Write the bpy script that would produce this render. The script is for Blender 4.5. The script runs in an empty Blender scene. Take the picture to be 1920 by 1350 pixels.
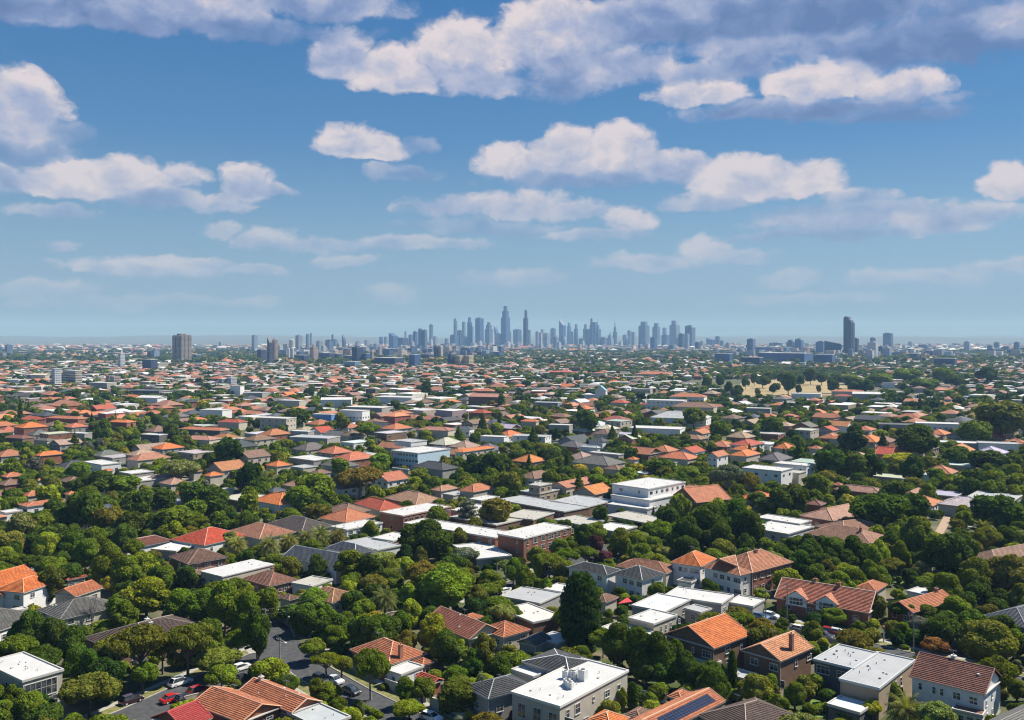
import bpy, bmesh, math, random
import numpy as np
from mathutils import Vector, Matrix

# ------------------------------------------------------------------ camera, sky, sun, haze, exposure
FPX = 1760.0      # focal length in photo pixels (1920 wide)
HOR = 633.0       # photo row of the true horizon
CAMH = 70.0       # height of the drone above the ground
sc = bpy.context.scene
cam_d = bpy.data.cameras.new('camera'); cam = bpy.data.objects.new('camera', cam_d)
sc.collection.objects.link(cam); sc.camera = cam
cam.location = (0, 0, CAMH); cam.rotation_euler = (math.radians(90), 0, 0)
cam_d.sensor_width = 36.0; cam_d.lens = 36.0 * FPX / 1920.0
cam_d.shift_y = -(675.0 - HOR) / 1920.0
cam_d.clip_start = 1.0; cam_d.clip_end = 90000.0

SUN_AZ, SUN_EL = math.radians(22), math.radians(50)
SUNV = Vector((math.cos(SUN_EL) * math.cos(SUN_AZ), math.cos(SUN_EL) * math.sin(SUN_AZ), math.sin(SUN_EL)))
sd = bpy.data.lights.new('sun', 'SUN'); sd.energy = 5.0; sd.angle = math.radians(0.5); sd.color = (1.0, 0.94, 0.83)
so = bpy.data.objects.new('sun', sd); sc.collection.objects.link(so)
so.rotation_euler = SUNV.to_track_quat('Z', 'Y').to_euler()
sc.view_settings.view_transform = 'Standard'; sc.view_settings.look = 'None'
sc.view_settings.exposure = 0.75; sc.view_settings.gamma = 1.0; sc.view_settings.use_curve_mapping = False
sc.render.engine = 'CYCLES'
cy = sc.cycles
cy.use_denoising = True
try: cy.denoiser = 'OPENIMAGEDENOISE'; cy.denoising_input_passes = 'RGB_ALBEDO_NORMAL'
except Exception: pass
cy.filter_width = 1.15; cy.max_bounces = 5; cy.diffuse_bounces = 2; cy.glossy_bounces = 2; cy.transmission_bounces = 2
cy.volume_bounces = 0; cy.transparent_max_bounces = 6
cy.sample_clamp_indirect = 4.0
cy.use_adaptive_sampling = True; cy.adaptive_threshold = 0.02

world = bpy.data.worlds.new('World'); sc.world = world; world.use_nodes = True
def build_sky(nt):
    N, Lk = nt.nodes, nt.links
    N.clear()
    def nd(t, **k):
        n = N.new(t)
        for a, b in k.items(): setattr(n, a, b)
        return n
    def vm(op, a, b=None, c=None):
        n = nd('ShaderNodeVectorMath', operation=op)
        for i, v in enumerate((a, b, c)):
            if v is None: continue
            if isinstance(v, (tuple, list)): n.inputs[i].default_value = v
            else: Lk.new(v, n.inputs[i])
        return n.outputs['Value'] if op in ('LENGTH', 'DOT_PRODUCT') else n.outputs[0]
    def m(op, a, b=None, c=None, clamp=False):
        n = nd('ShaderNodeMath', operation=op); n.use_clamp = clamp
        for i, v in enumerate((a, b, c)):
            if v is None: continue
            if isinstance(v, (int, float)): n.inputs[i].default_value = v
            else: Lk.new(v, n.inputs[i])
        return n.outputs[0]
    def mr(v, a, b, c=0.0, d=1.0, kind='SMOOTHSTEP'):
        n = nd('ShaderNodeMapRange', interpolation_type=kind)
        Lk.new(v, n.inputs[0])
        for i, x in zip((1, 2, 3, 4), (a, b, c, d)): n.inputs[i].default_value = x
        return n.outputs[0]
    def mixc(f, a, b):
        n = nd('ShaderNodeMix', data_type='RGBA')
        if isinstance(f, (int, float)): n.inputs[0].default_value = f
        else: Lk.new(f, n.inputs[0])
        for i, v in ((6, a), (7, b)):
            if isinstance(v, (tuple, list)): n.inputs[i].default_value = (*v, 1)
            else: Lk.new(v, n.inputs[i])
        return n.outputs[2]
    tc = nd('ShaderNodeTexCoord')
    sx = nd('ShaderNodeSeparateXYZ'); Lk.new(tc.outputs['Generated'], sx.inputs[0])
    az = m('ARCTAN2', sx.outputs[0], sx.outputs[1]); el = m('ARCSINE', sx.outputs[2])
    cb = nd('ShaderNodeCombineXYZ'); Lk.new(az, cb.inputs[0]); Lk.new(el, cb.inputs[1]); cb.inputs[2].default_value = 1.0
    p0 = cb.outputs[0]
    def noise(p, scale, detail=4, rough=0.55, stretch=(1, 1.35, 1), off=0.0):
        q = vm('MULTIPLY_ADD', p, stretch, (off, off * .7, 0))
        n = nd('ShaderNodeTexNoise', noise_dimensions='3D'); Lk.new(q, n.inputs['Vector'])
        n.inputs['Scale'].default_value = scale; n.inputs['Detail'].default_value = detail; n.inputs['Roughness'].default_value = rough
        return n
    # puffy outline: the direction is warped by two sizes of billow
    n1 = noise(p0, 16, 2, 0.5); n2 = noise(p0, 48, 3, 0.55, off=3.1)
    w1 = vm('MULTIPLY_ADD', n1.outputs['Color'], (0.030, 0.020, 0), (-0.015, -0.010, 0))
    w2 = vm('MULTIPLY_ADD', n2.outputs['Color'], (0.013, 0.010, 0), (-0.0065, -0.005, 0))
    n3 = noise(p0, 130, 3, 0.5, off=8.3); w3 = vm('MULTIPLY_ADD', n3.outputs['Color'], (0.005, 0.0045, 0), (-0.0025, -0.00225, 0))
    p = vm('ADD', vm('ADD', vm('ADD', p0, w1), w2), w3)
    # cx, cy, rx, ry (photo pixels of the direction), strength, brightness, flatness of base
    C = [
        (120,8,340,50,1.3,.35,.4),(330,12,190,52,1.1,.62,.3),(590,5,190,40,.9,.5,.3),(430,50,260,30,.5,.2,.3),
        (640,112,72,58,1.0,.6,.5),(860,100,110,70,1.25,.8,.4),(850,65,45,40,.9,.85,.2),(745,150,105,55,1.1,.85,.9),(900,160,110,45,.9,.6,.9),
        (1040,80,130,90,1.2,.75,.4),(1120,130,170,50,.95,.55,.5),(1250,45,260,56,.95,.35,.3),(1500,30,380,60,.86,.14,.2),(1760,70,300,62,.84,.14,.2),
        (1330,20,120,45,.9,.55,.2),(1880,45,120,32,.9,.75,.1),(1560,75,330,28,.8,.6,.1),(1060,150,120,45,.7,.4,.2),
        (1310,178,110,34,1.0,.85,.5),(1300,135,80,22,.7,.6,.2),(1400,120,90,35,.8,.5,.2),(1540,160,110,50,1.2,.85,.7),(1690,168,90,36,1.0,.7,.6),(1520,205,260,24,.8,.3,.2),(1690,215,140,18,.5,.15,.1),
        (20,215,95,80,1.2,.7,.3),(-20,180,110,60,1.0,.8,.3),(125,250,50,26,.35,.5,.2),(20,285,110,26,.5,.25,.2),(15,342,50,34,.8,.7,.5),
        (150,350,110,46,1.25,.85,.7),(235,345,90,48,1.15,.85,.6),(335,335,70,26,.8,.7,.5),(300,375,120,28,.5,.45,.3),
        (465,350,60,50,1.1,.8,.6),(400,385,75,26,.75,.75,.5),(520,362,30,14,.4,.7,.3),(415,428,50,16,.35,.75,.2),(110,400,90,14,.35,.6,.2),
        (655,275,72,46,1.3,.85,.8),(715,282,60,34,1.0,.75,.8),(785,272,42,18,.3,.5,.2),(760,325,75,20,.28,.4,.2),
        (955,305,75,42,1.15,.8,.5),(1060,295,72,58,1.3,.85,.5),(1160,290,82,58,1.3,.8,.4),(1260,318,75,36,1.0,.7,.4),(1100,335,210,24,.6,.35,.2),
        (1400,345,110,50,1.15,.85,.7),(1490,350,100,48,1.15,.85,.7),(1600,375,85,22,.6,.7,.5),(1320,378,90,24,.55,.6,.4),(1600,400,200,20,.3,.3,.2),
        (1895,345,52,38,1.2,.9,.5),(1560,418,180,24,.85,.75,.4),(1640,400,60,26,.8,.85,.4),(1760,415,120,36,.9,.75,.4),(1840,400,60,26,.7,.8,.4),(1560,440,220,14,.5,.4,.2),
        (850,390,120,28,.7,.7,.3),(980,385,130,34,.9,.8,.3),(1070,395,90,26,.6,.7,.3),(1175,415,60,32,.85,.8,.4),(1130,440,120,14,.4,.6,.2),(900,425,170,18,.3,.4,.2),
        (740,458,110,16,.5,.75,.2),(510,452,80,24,.5,.75,.3),(600,460,130,20,.32,.6,.2),(840,455,110,14,.32,.7,.2),(640,490,90,14,.3,.8,.2),
        (280,505,170,22,.7,.8,.3),(370,495,80,16,.6,.8,.3),(470,510,80,14,.4,.7,.2),(110,462,32,14,.4,.8,.2),(60,545,120,16,.4,.7,.2),
        (1220,492,120,24,.55,.75,.3),(1320,465,60,26,.6,.8,.3),(1380,480,90,18,.4,.7,.2),(1640,520,60,20,.35,.8,.2),(1780,520,110,18,.4,.75,.2),(1480,520,60,24,.25,.75,.2),(980,520,110,18,.3,.75,.2),(1880,500,90,20,.35,.8,.2),
        (300,570,260,14,.25,.7,.2),(740,560,60,22,.25,.75,.2),(1500,560,200,14,.2,.7,.2),
    ]
    dens = None; acc = None; accw = None
    for cx, cyy, rx, ry, s, b, fl in C:
        se = max(s, .72); ry = ry * 1.04; rx = rx * (.95 if s > .85 else 1.0)
        u = math.atan((cx - 960) / FPX); v = math.atan((HOR - cyy) / FPX * math.cos(u))
        a = vm('SUBTRACT', p, (u, v, 0))
        q = vm('MULTIPLY', a, (FPX / rx, FPX / ry, b))
        qn = vm('MINIMUM', q, (0, 0, 0))
        q2 = vm('MULTIPLY_ADD', qn, (0, 1.2 * fl, 0), q)
        ln = vm('LENGTH', vm('MULTIPLY', q2, (1, 1, 0)))
        e = m('SUBTRACT', 1.12, ln); e = m('MULTIPLY', e, se)
        w = m('POWER', m('MAXIMUM', e, 0.0), 2.0)
        dens = e if dens is None else m('MAXIMUM', dens, e)
        cw = nd('ShaderNodeCombineXYZ'); [Lk.new(w, cw.inputs[i]) for i in range(3)]
        qs = vm('MULTIPLY_ADD', q, (0, 1, 1), (s, 0, 0)); acc = vm('MULTIPLY', qs, cw.outputs[0]) if acc is None else vm('MULTIPLY_ADD', qs, cw.outputs[0], acc)
        accw = w if accw is None else m('ADD', accw, w)
    # beyond the frame the same broken cumulus goes on as an even field
    wide = noise(p0, 5.5, 3, 0.55, stretch=(1, 2.2, 1), off=9.0)
    outside = m('MAXIMUM', mr(m('ABSOLUTE', az), 0.52, 0.60), mr(el, 0.36, 0.46))
    ex = m('MULTIPLY', m('MULTIPLY', m('SUBTRACT', wide.outputs[0], 0.53), 6.0), outside)
    ex = m('ADD', ex, m('MULTIPLY', m('SUBTRACT', 1.0, outside), -1.0))
    dens = m('MAXIMUM', dens, ex)
    f = noise(p, 24, 8, 0.60, off=5.7)
    fo = noise(vm('ADD', p, (0.004, 0.009, 0)), 22, 4, 0.5, off=5.7)
    d = m('ADD', dens, m('MULTIPLY', m('SUBTRACT', f.outputs[0], 0.52), 1.3))
    alpha = mr(d, 0.0, 0.40)
    alpha = m('MULTIPLY', alpha, mr(el, -0.01, 0.09, 0.35, 0.97, 'LINEAR'))
    s2 = nd('ShaderNodeSeparateXYZ'); Lk.new(acc, s2.inputs[0])
    iw = m('MAXIMUM', accw, 0.002)
    cap = mr(m('DIVIDE', s2.outputs[0], iw), 0.15, 1.0, 0.42, 1.0, 'LINEAR'); cap = m('MAXIMUM', cap, outside); qy = m('DIVIDE', s2.outputs[1], iw); bb = m('DIVIDE', s2.outputs[2], iw)
    alpha = m('MULTIPLY', alpha, cap)
    bump = m('SUBTRACT', f.outputs[0], fo.outputs[0])
    edge = mr(d, 0.0, 0.9, 0.10, -0.05)
    lit = m('ADD', m('MULTIPLY', bump, 1.25), m('MULTIPLY', qy, 0.28))
    lit = m('ADD', lit, bb); lit = m('ADD', lit, edge, None)
    lit = m('ADD', lit, -0.02, clamp=True)
    ramp = nd('ShaderNodeValToRGB'); Lk.new(lit, ramp.inputs[0])
    cr = ramp.color_ramp
    cr.elements[0].position = 0.0; cr.elements[0].color = (0.150, 0.235, 0.455, 1)
    cr.elements[1].position = 1.0; cr.elements[1].color = (0.80, 0.715, 0.74, 1)
    for pos, col in ((0.3, (0.235, 0.325, 0.56)), (0.6, (0.42, 0.475, 0.66)), (0.85, (0.65, 0.62, 0.70))):
        e_ = cr.elements.new(pos); e_.color = (*col, 1)
    sky = nd('ShaderNodeTexSky', sky_type='NISHITA'); sky.sun_disc = False
    sky.sun_elevation = SUN_EL; sky.sun_rotation = math.pi / 2 - SUN_AZ
    sky.altitude = 0; sky.air_density = 1.0; sky.dust_density = 0.0; sky.ozone_density = 3.0
    STR = 0.060
    # the air takes the clouds' contrast away towards the horizon
    far = mr(el, 0.0, 0.26, 0.45, 0.0, 'LINEAR')
    cloud = mixc(far, ramp.outputs[0], (0.37, 0.47, 0.60))
    hsv = nd('ShaderNodeHueSaturation'); hsv.inputs['Saturation'].default_value = SKY_SAT; Lk.new(sky.outputs[0], hsv.inputs['Color'])
    tint = vm('MULTIPLY', hsv.outputs[0], SKY_TINT)
    tint = mixc(mr(el, 0.0, 0.13, 1.0, 0.0), tint, vm('MULTIPLY', tint, (0.42, 0.53, 0.88)))
    er = nd('ShaderNodeValToRGB'); Lk.new(mr(el, 0.0, 1.57, 0.0, 1.0, 'LINEAR'), er.inputs[0]); ee = er.color_ramp.elements
    stops = [(0.0, (.235, .325, .42)), (.035, (.29, .41, .53)), (.066, (.235, .375, .52)), (.13, (.095, .255, .49)), (.22, (.045, .19, .45)), (1.0, (.028, .12, .34))]
    while len(ee) < len(stops): ee.new(.5)
    for x_, (p_, c_) in zip(ee, stops): x_.position = p_; x_.color = (*c_, 1)
    tint = mixc(0.62, tint, vm('MULTIPLY', er.outputs[0], (1 / (STR * 1.682),) * 3))
    sc_cloud = vm('MULTIPLY', cloud, (0.57 / STR,) * 3)
    col = mixc(alpha, tint, sc_cloud)
    bg = nd('ShaderNodeBackground'); bg.inputs[1].default_value = STR; Lk.new(col, bg.inputs[0])
    out = nd('ShaderNodeOutputWorld'); Lk.new(bg.outputs[0], out.inputs[0])
SKY_SAT = 1.2; SKY_TINT = (0.745, 0.825, 0.92)
build_sky(world.node_tree)
try: world.cycles.sampling_method = 'MANUAL'; world.cycles.sample_map_resolution = 512
except Exception: pass

HAZE_DENSITY = 7.8e-5
def build_haze():
    me = bpy.data.meshes.new('haze'); bm = bmesh.new(); bmesh.ops.create_cube(bm, size=1.0)
    for v in bm.verts: v.co = Vector((v.co.x * 34000, v.co.y * 34000, -1.0 if v.co.z < 0 else 345.0))
    bm.to_mesh(me); bm.free()
    o = bpy.data.objects.new('haze', me); sc.collection.objects.link(o)
    o['kind'] = 'stuff'; o['label'] = 'thin blue summer haze over the whole city'
    mt = bpy.data.materials.new('haze'); mt.use_nodes = True; nt = mt.node_tree; nt.nodes.clear()
    v = nt.nodes.new('ShaderNodeVolumePrincipled'); v.inputs['Color'].default_value = (0.36, 0.62, 1.0, 1)
    v.inputs['Absorption Color'].default_value = (0.55, 0.80, 1, 1)
    v.inputs['Density'].default_value = HAZE_DENSITY; v.inputs['Anisotropy'].default_value = 0.0
    out = nt.nodes.new('ShaderNodeOutputMaterial'); nt.links.new(v.outputs[0], out.inputs['Volume'])
    me.materials.append(mt)
build_haze()
rnd = random.Random(7)

# ------------------------------------------------------------------ helpers
COL = sc.collection
def P(px, py, z=0.0):
    "photo pixel -> point of the world at height z"
    d = FPX * (CAMH - z) / (py - HOR)
    return Vector(((px - 960) / FPX * d, d, z))
def pix(x, y, z):
    return 960 + FPX * x / y, HOR + FPX * (CAMH - z) / y
TH = math.radians(-39.0)          # heading of the near street grid
def unit(a): return Vector((math.cos(a), math.sin(a), 0))

class MB:
    def __init__(s): s.v = []; s.f = []; s.uv = []; s.m = []
    def poly(s, pts, uv=None, mi=0):
        n = len(s.v); s.v += [tuple(p) for p in pts]; s.f.append(tuple(range(n, n + len(pts)))); s.m.append(mi)
        if uv is None:
            a = Vector(pts[0]); e = (Vector(pts[1]) - a)
            nn = e.cross(Vector(pts[2]) - Vector(pts[1]))
            if nn.length < 1e-9: nn = Vector((0, 0, 1))
            nn.normalize()
            if abs(nn.z) > 0.95: uv = [(p[0], p[1]) for p in pts]
            else:
                h = Vector((-nn.y, nn.x, 0)).normalized(); vv = nn.cross(h)
                uv = [(Vector(p).dot(h), Vector(p).dot(vv)) for p in pts]
        s.uv += uv
    def box(s, x0, x1, y0, y1, z0, z1, R=None, mi=0, bottom=True):
        c = [(x0, y0, z0), (x1, y0, z0), (x1, y1, z0), (x0, y1, z0), (x0, y0, z1), (x1, y0, z1), (x1, y1, z1), (x0, y1, z1)]
        if R is not None: c = [tuple(R @ Vector(p)) for p in c]
        F = [(4, 5, 6, 7), (0, 1, 5, 4), (1, 2, 6, 5), (2, 3, 7, 6), (3, 0, 4, 7)]
        if bottom: F.append((3, 2, 1, 0))
        for f in F: s.poly([c[i] for i in f], mi=mi)
    def tube(s, a, b, r0, r1, n=6, mi=0, cap=True):
        a, b = Vector(a), Vector(b); d = (b - a)
        if d.length < 1e-6: return
        q = d.to_track_quat('Z', 'Y').to_matrix()
        A = [a + q @ Vector((math.cos(2 * math.pi * i / n) * r0, math.sin(2 * math.pi * i / n) * r0, 0)) for i in range(n)]
        B = [b + q @ Vector((math.cos(2 * math.pi * i / n) * r1, math.sin(2 * math.pi * i / n) * r1, 0)) for i in range(n)]
        for i in range(n):
            j = (i + 1) % n; s.poly([A[i], A[j], B[j], B[i]], mi=mi)
        if cap: s.poly(B, mi=mi); s.poly(A[::-1], mi=mi)
    def mesh(s, name, mats):
        me = bpy.data.meshes.new(name); me.from_pydata(s.v, [], s.f)
        l = me.uv_layers.new(name='UVMap')
        l.data.foreach_set('uv', np.array(s.uv, dtype=np.float32).ravel())
        if not isinstance(mats, (list, tuple)): mats = [mats]
        for m in mats: me.materials.append(m)
        if len(mats) > 1: me.polygons.foreach_set('material_index', s.m)
        me.update(); return me
def link(name, me, parent=None, color=None, loc=None, rz=None, kind=None, label=None):
    o = bpy.data.objects.new(name, me); COL.objects.link(o)
    if parent is not None: o.parent = parent
    if color: o.color = (*color, 1)
    if loc is not None: o.location = loc
    if rz is not None: o.rotation_euler = (0, 0, rz)
    if kind: o['kind'] = kind
    if label: o['label'] = label
    return o
THINGS = []      # (object, look, category, px, py, group) - labels are written at the end
LAND = []        # (phrase, x, y) landmarks that labels can point to
def empty(name, loc, rz=0.0):
    o = bpy.data.objects.new(name, None); COL.objects.link(o); o.location = loc; o.rotation_euler = (0, 0, rz)
    o.empty_display_size = 0.5; return o
def tag(o, label, cat, group=None):
    o['label'] = label; o['category'] = cat
    if group: o['group'] = group
def later(o, look, cat, group=None):
    o['category'] = cat
    if group: o['group'] = group
    THINGS.append((o, look, o.location.copy()))
def linc(h):
    h = h.lstrip('#'); c = [int(h[i:i + 2], 16) / 255 for i in (0, 2, 4)]
    return tuple(x / 12.92 if x <= .04045 else ((x + .055) / 1.055) ** 2.4 for x in c)

# ------------------------------------------------------------------ materials
class Mat:
    def __init__(s, name, rough=0.8, spec=0.3):
        s.mt = bpy.data.materials.new(name); s.mt.use_nodes = True; s.nt = s.mt.node_tree
        s.N = s.nt.nodes; s.L = s.nt.links; s.b = s.N['Principled BSDF']
        s.b.inputs['Roughness'].default_value = rough; s.b.inputs['Specular IOR Level'].default_value = spec
    def nd(s, t, **k):
        n = s.N.new(t)
        for a, b in k.items(): setattr(n, a, b)
        return n
    def put(s, sock, v):
        if isinstance(v, (int, float)): sock.default_value = v
        elif isinstance(v, tuple): sock.default_value = (*v, 1) if len(sock.default_value) == 4 and len(v) == 3 else v
        else: s.L.new(v, sock)
    def m(s, op, a, b=0.0, c=None, clamp=False):
        n = s.nd('ShaderNodeMath', operation=op); n.use_clamp = clamp
        s.put(n.inputs[0], a); s.put(n.inputs[1], b)
        if c is not None: s.put(n.inputs[2], c)
        return n.outputs[0]
    def v(s, op, a, b):
        n = s.nd('ShaderNodeVectorMath', operation=op); s.put(n.inputs[0], a); s.put(n.inputs[1], b); return n.outputs[0]
    def mix(s, f, a, b, mode='MIX'):
        n = s.nd('ShaderNodeMix', data_type='RGBA', blend_type=mode); s.put(n.inputs[0], f); s.put(n.inputs[6], a); s.put(n.inputs[7], b); return n.outputs[2]
    def noise(s, vec, scale, det=3, rough=0.55, out=0):
        n = s.nd('ShaderNodeTexNoise'); 
        if vec is not None: s.L.new(vec, n.inputs['Vector'])
        n.inputs['Scale'].default_value = scale; n.inputs['Detail'].default_value = det; n.inputs['Roughness'].default_value = rough
        return n.outputs[out]
    def ramp(s, f, *stops):
        n = s.nd('ShaderNodeValToRGB'); s.L.new(f, n.inputs[0]); e = n.color_ramp.elements
        while len(e) < len(stops): e.new(0.5)
        for x, (p, c) in zip(e, stops): x.position = p; x.color = (*c, 1) if isinstance(c, tuple) else (c, c, c, 1)
        return n.outputs[0]
    def rng(s, f, a, b, c, d):
        n = s.nd('ShaderNodeMapRange'); s.L.new(f, n.inputs[0])
        for i, x in zip((1, 2, 3, 4), (a, b, c, d)): n.inputs[i].default_value = x
        return n.outputs[0]
    def uv(s): return s.nd('ShaderNodeTexCoord').outputs['UV']
    def pos(s): return s.nd('ShaderNodeNewGeometry').outputs['Position']
    def obj(s): return s.nd('ShaderNodeTexCoord').outputs['Object']
    def ocol(s): return s.nd('ShaderNodeObjectInfo').outputs['Color']
    def rand(s): return s.nd('ShaderNodeObjectInfo').outputs['Random']
    def base(s, c): s.put(s.b.inputs['Base Color'], c); return s
    def bump(s, h, dist=0.02, st=0.6):
        n = s.nd('ShaderNodeBump'); s.L.new(h, n.inputs['Height']); n.inputs['Distance'].default_value = dist; n.inputs['Strength'].default_value = st
        s.L.new(n.outputs[0], s.b.inputs['Normal']); return s
def hashv(M, vec, cell):
    "one random number for each cell of the given size"
    q = M.v('DIVIDE', vec, cell); fl = M.nd('ShaderNodeVectorMath', operation='FLOOR'); M.L.new(q, fl.inputs[0])
    w = M.nd('ShaderNodeTexWhiteNoise', noise_dimensions='3D'); M.L.new(fl.outputs[0], w.inputs[0]); return w.outputs[0]
MT = {}
def mk_mats():
    # clay tiles: every tile its own tone, lichen and weathering in patches, pan profile as bump
    M = Mat('roof_tile', 0.75); uv = M.uv(); c = M.ocol()
    h = hashv(M, uv, (0.30, 0.34, 1.0)); tone = M.rng(h, 0, 1, 0.72, 1.22)
    big = M.noise(uv, 0.35, 4); tone2 = M.rng(big, 0.3, 0.7, 0.78, 1.16)
    t = M.m('MULTIPLY', tone, tone2); cx = M.nd('ShaderNodeCombineXYZ'); [M.L.new(t, cx.inputs[i]) for i in range(3)]
    col = M.v('MULTIPLY', c, cx.outputs[0])
    li = M.noise(uv, 2.2, 5, 0.7); li = M.rng(li, 0.60, 0.72, 0, 0.45)
    col = M.mix(li, col, (0.16, 0.145, 0.11))
    sx = M.nd('ShaderNodeSeparateXYZ'); M.L.new(uv, sx.inputs[0])
    fx = M.m('FRACT', M.m('DIVIDE', sx.outputs[0], 0.30)); fy = M.m('FRACT', M.m('DIVIDE', sx.outputs[1], 0.34))
    rib = M.m('ABSOLUTE', M.m('SUBTRACT', fx, 0.5)); rib = M.m('ADD', rib, M.m('MULTIPLY', M.m('SUBTRACT', 1.0, fy), 0.6))
    M.base(col).bump(rib, 0.06, 0.9); MT['tile'] = M.mt
    # slate / concrete tiles share the above with their own colour; membrane and sheet metal roofs
    M = Mat('flat_roof_membrane', 0.55); uv = M.uv(); c = M.ocol()
    n = M.noise(uv, 0.25, 5, 0.6); a = M.rng(n, 0.3, 0.7, 0.80, 0.98)
    n2 = M.noise(uv, 1.7, 6, 0.7); st = M.rng(n2, 0.52, 0.74, 0, 0.42)
    sx = M.nd('ShaderNodeSeparateXYZ'); M.L.new(uv, sx.inputs[0])
    seam = M.m('FRACT', M.m('DIVIDE', sx.outputs[0], 0.85)); seam = M.m('LESS_THAN', seam, 0.09)
    a = M.m('MULTIPLY', a, M.rng(seam, 0, 1, 1.0, 0.88))
    cx = M.nd('ShaderNodeCombineXYZ'); [M.L.new(a, cx.inputs[i]) for i in range(3)]
    col = M.mix(st, M.v('MULTIPLY', c, cx.outputs[0]), (0.28, 0.27, 0.25)); M.base(col).bump(seam, 0.03, 0.5); MT['flat'] = M.mt
    M = Mat('wall_render', 0.9, 0.2); uv = M.uv(); c = M.ocol()
    n = M.noise(uv, 0.6, 5, 0.65); a = M.rng(n, 0.3, 0.7, 0.84, 1.06); n3 = M.noise(M.pos(), 9.0, 3, 0.6); a = M.m('MULTIPLY', a, M.rng(n3, .3, .7, .95, 1.05))
    cx = M.nd('ShaderNodeCombineXYZ'); [M.L.new(a, cx.inputs[i]) for i in range(3)]
    M.base(M.v('MULTIPLY', c, cx.outputs[0])); MT['wall'] = M.mt
    M = Mat('wall_brick', 0.9, 0.2); uv = M.uv(); c = M.ocol()
    br = M.nd('ShaderNodeTexBrick'); M.L.new(uv, br.inputs['Vector']); br.inputs['Scale'].default_value = 1.0
    br.inputs['Brick Width'].default_value = 0.24; br.inputs['Row Height'].default_value = 0.085; br.inputs['Mortar Size'].default_value = 0.008
    br.inputs['Color1'].default_value = (1.12, 1.12, 1.12, 1); br.inputs['Color2'].default_value = (0.72, 0.70, 0.70, 1); br.inputs['Mortar'].default_value = (1.25, 1.4, 1.5, 1)
    n = M.noise(uv, 0.5, 4); a = M.rng(n, 0.3, 0.7, 0.82, 1.12); cx = M.nd('ShaderNodeCombineXYZ'); [M.L.new(a, cx.inputs[i]) for i in range(3)]
    M.base(M.v('MULTIPLY', M.v('MULTIPLY', c, cx.outputs[0]), br.outputs['Color'])); MT['brick'] = M.mt
    M = Mat('plain_paint', 0.6); M.base(M.ocol()); MT['plain'] = M.mt
    M = Mat('window_glass', 0.06, 0.9); r = M.noise(M.pos(), 0.9, 2); M.base(M.ramp(r, (0.35, (0.012, 0.018, 0.024)), (0.65, (0.07, 0.08, 0.09)))); MT['glass'] = M.mt
    M = Mat('solar_cell', 0.12, 0.7); uv = M.uv(); sx = M.nd('ShaderNodeSeparateXYZ'); M.L.new(uv, sx.inputs[0])
    g = M.m('MAXIMUM', M.m('LESS_THAN', M.m('FRACT', M.m('DIVIDE', sx.outputs[0], .5)), .06), M.m('LESS_THAN', M.m('FRACT', M.m('DIVIDE', sx.outputs[1], .8)), .05))
    M.base(M.mix(g, (0.015, 0.02, 0.045), (0.10, 0.11, 0.13))); MT['solar'] = M.mt
    M = Mat('car_paint', 0.25, 0.6); M.base(M.ocol()); M.b.inputs['Coat Weight'].default_value = 0.6; M.b.inputs['Coat Roughness'].default_value = 0.08; MT['car'] = M.mt
    M = Mat('tyre_rubber', 0.9); M.base((0.02, 0.02, 0.02)); MT['rubber'] = M.mt
    # towers: floors and bays by object-space coordinates of each wall
    for nm, flr, bay, gl, rough in (('tower_glass', 3.6, 1.6, 0.82, 0.35), ('tower_concrete', 3.2, 3.4, 0.50, 0.45), ('tower_strip', 3.5, 60.0, 0.58, 0.6)):
        M = Mat(nm, rough, 0.6); uv = M.uv(); c = M.ocol(); sx = M.nd('ShaderNodeSeparateXYZ'); M.L.new(uv, sx.inputs[0])
        fx = M.m('FRACT', M.m('DIVIDE', sx.outputs[0], bay)); fy = M.m('FRACT', M.m('DIVIDE', sx.outputs[1], flr))
        inx = M.m('LESS_THAN', fx, 0.80 if bay < 50 else 2.0); iny = M.m('LESS_THAN', fy, gl); win = M.m('MULTIPLY', inx, iny)
        h = hashv(M, uv, (bay, flr, 1.0)); wc = M.mix(M.rng(h, 0, 1, 0, 0.35), M.v('MULTIPLY', c, (0.16, 0.20, 0.27)) if nm != 'tower_glass' else M.v('MULTIPLY', c, (0.55, 0.62, 0.72)), c)
        big = M.noise(uv, 0.035, 3); a = M.rng(big, .3, .7, .8, 1.15); cx = M.nd('ShaderNodeCombineXYZ'); [M.L.new(a, cx.inputs[i]) for i in range(3)]
        M.base(M.v('MULTIPLY', M.mix(win, c, wc), cx.outputs[0])); M.put(M.b.inputs['Roughness'], M.rng(win, 0, 1, 0.8, rough)); MT[nm] = M.mt
    # leaves: object colour, clump to clump variation, some light passing through
    M = Mat('leaves', 0.7, 0.03); at = M.nd('ShaderNodeAttribute', attribute_type='INSTANCER', attribute_name='tint'); c = M.v('ADD', M.ocol(), at.outputs['Vector']); r = M.rand(); po = M.pos()
    n = M.noise(po, 0.55, 3, 0.6); a = M.rng(n, 0.3, 0.7, 0.62, 1.42); a = M.m('MULTIPLY', a, M.rng(r, 0, 1, 0.8, 1.22))
    fine = M.noise(po, 3.5, 2); a = M.m('MULTIPLY', a, M.rng(fine, .3, .7, .75, 1.3))
    cx = M.nd('ShaderNodeCombineXYZ'); [M.L.new(a, cx.inputs[i]) for i in range(3)]
    col = M.v('MULTIPLY', c, cx.outputs[0])
    hs = M.nd('ShaderNodeHueSaturation'); M.L.new(col, hs.inputs['Color']); M.L.new(M.rng(n, .3, .7, .485, .51), hs.inputs['Hue'])
    M.base(hs.outputs[0])
    tr = M.nd('ShaderNodeBsdfTranslucent'); M.L.new(M.v('MULTIPLY', hs.outputs[0], (1.5, 1.45, 0.45)), tr.inputs[0])
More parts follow.
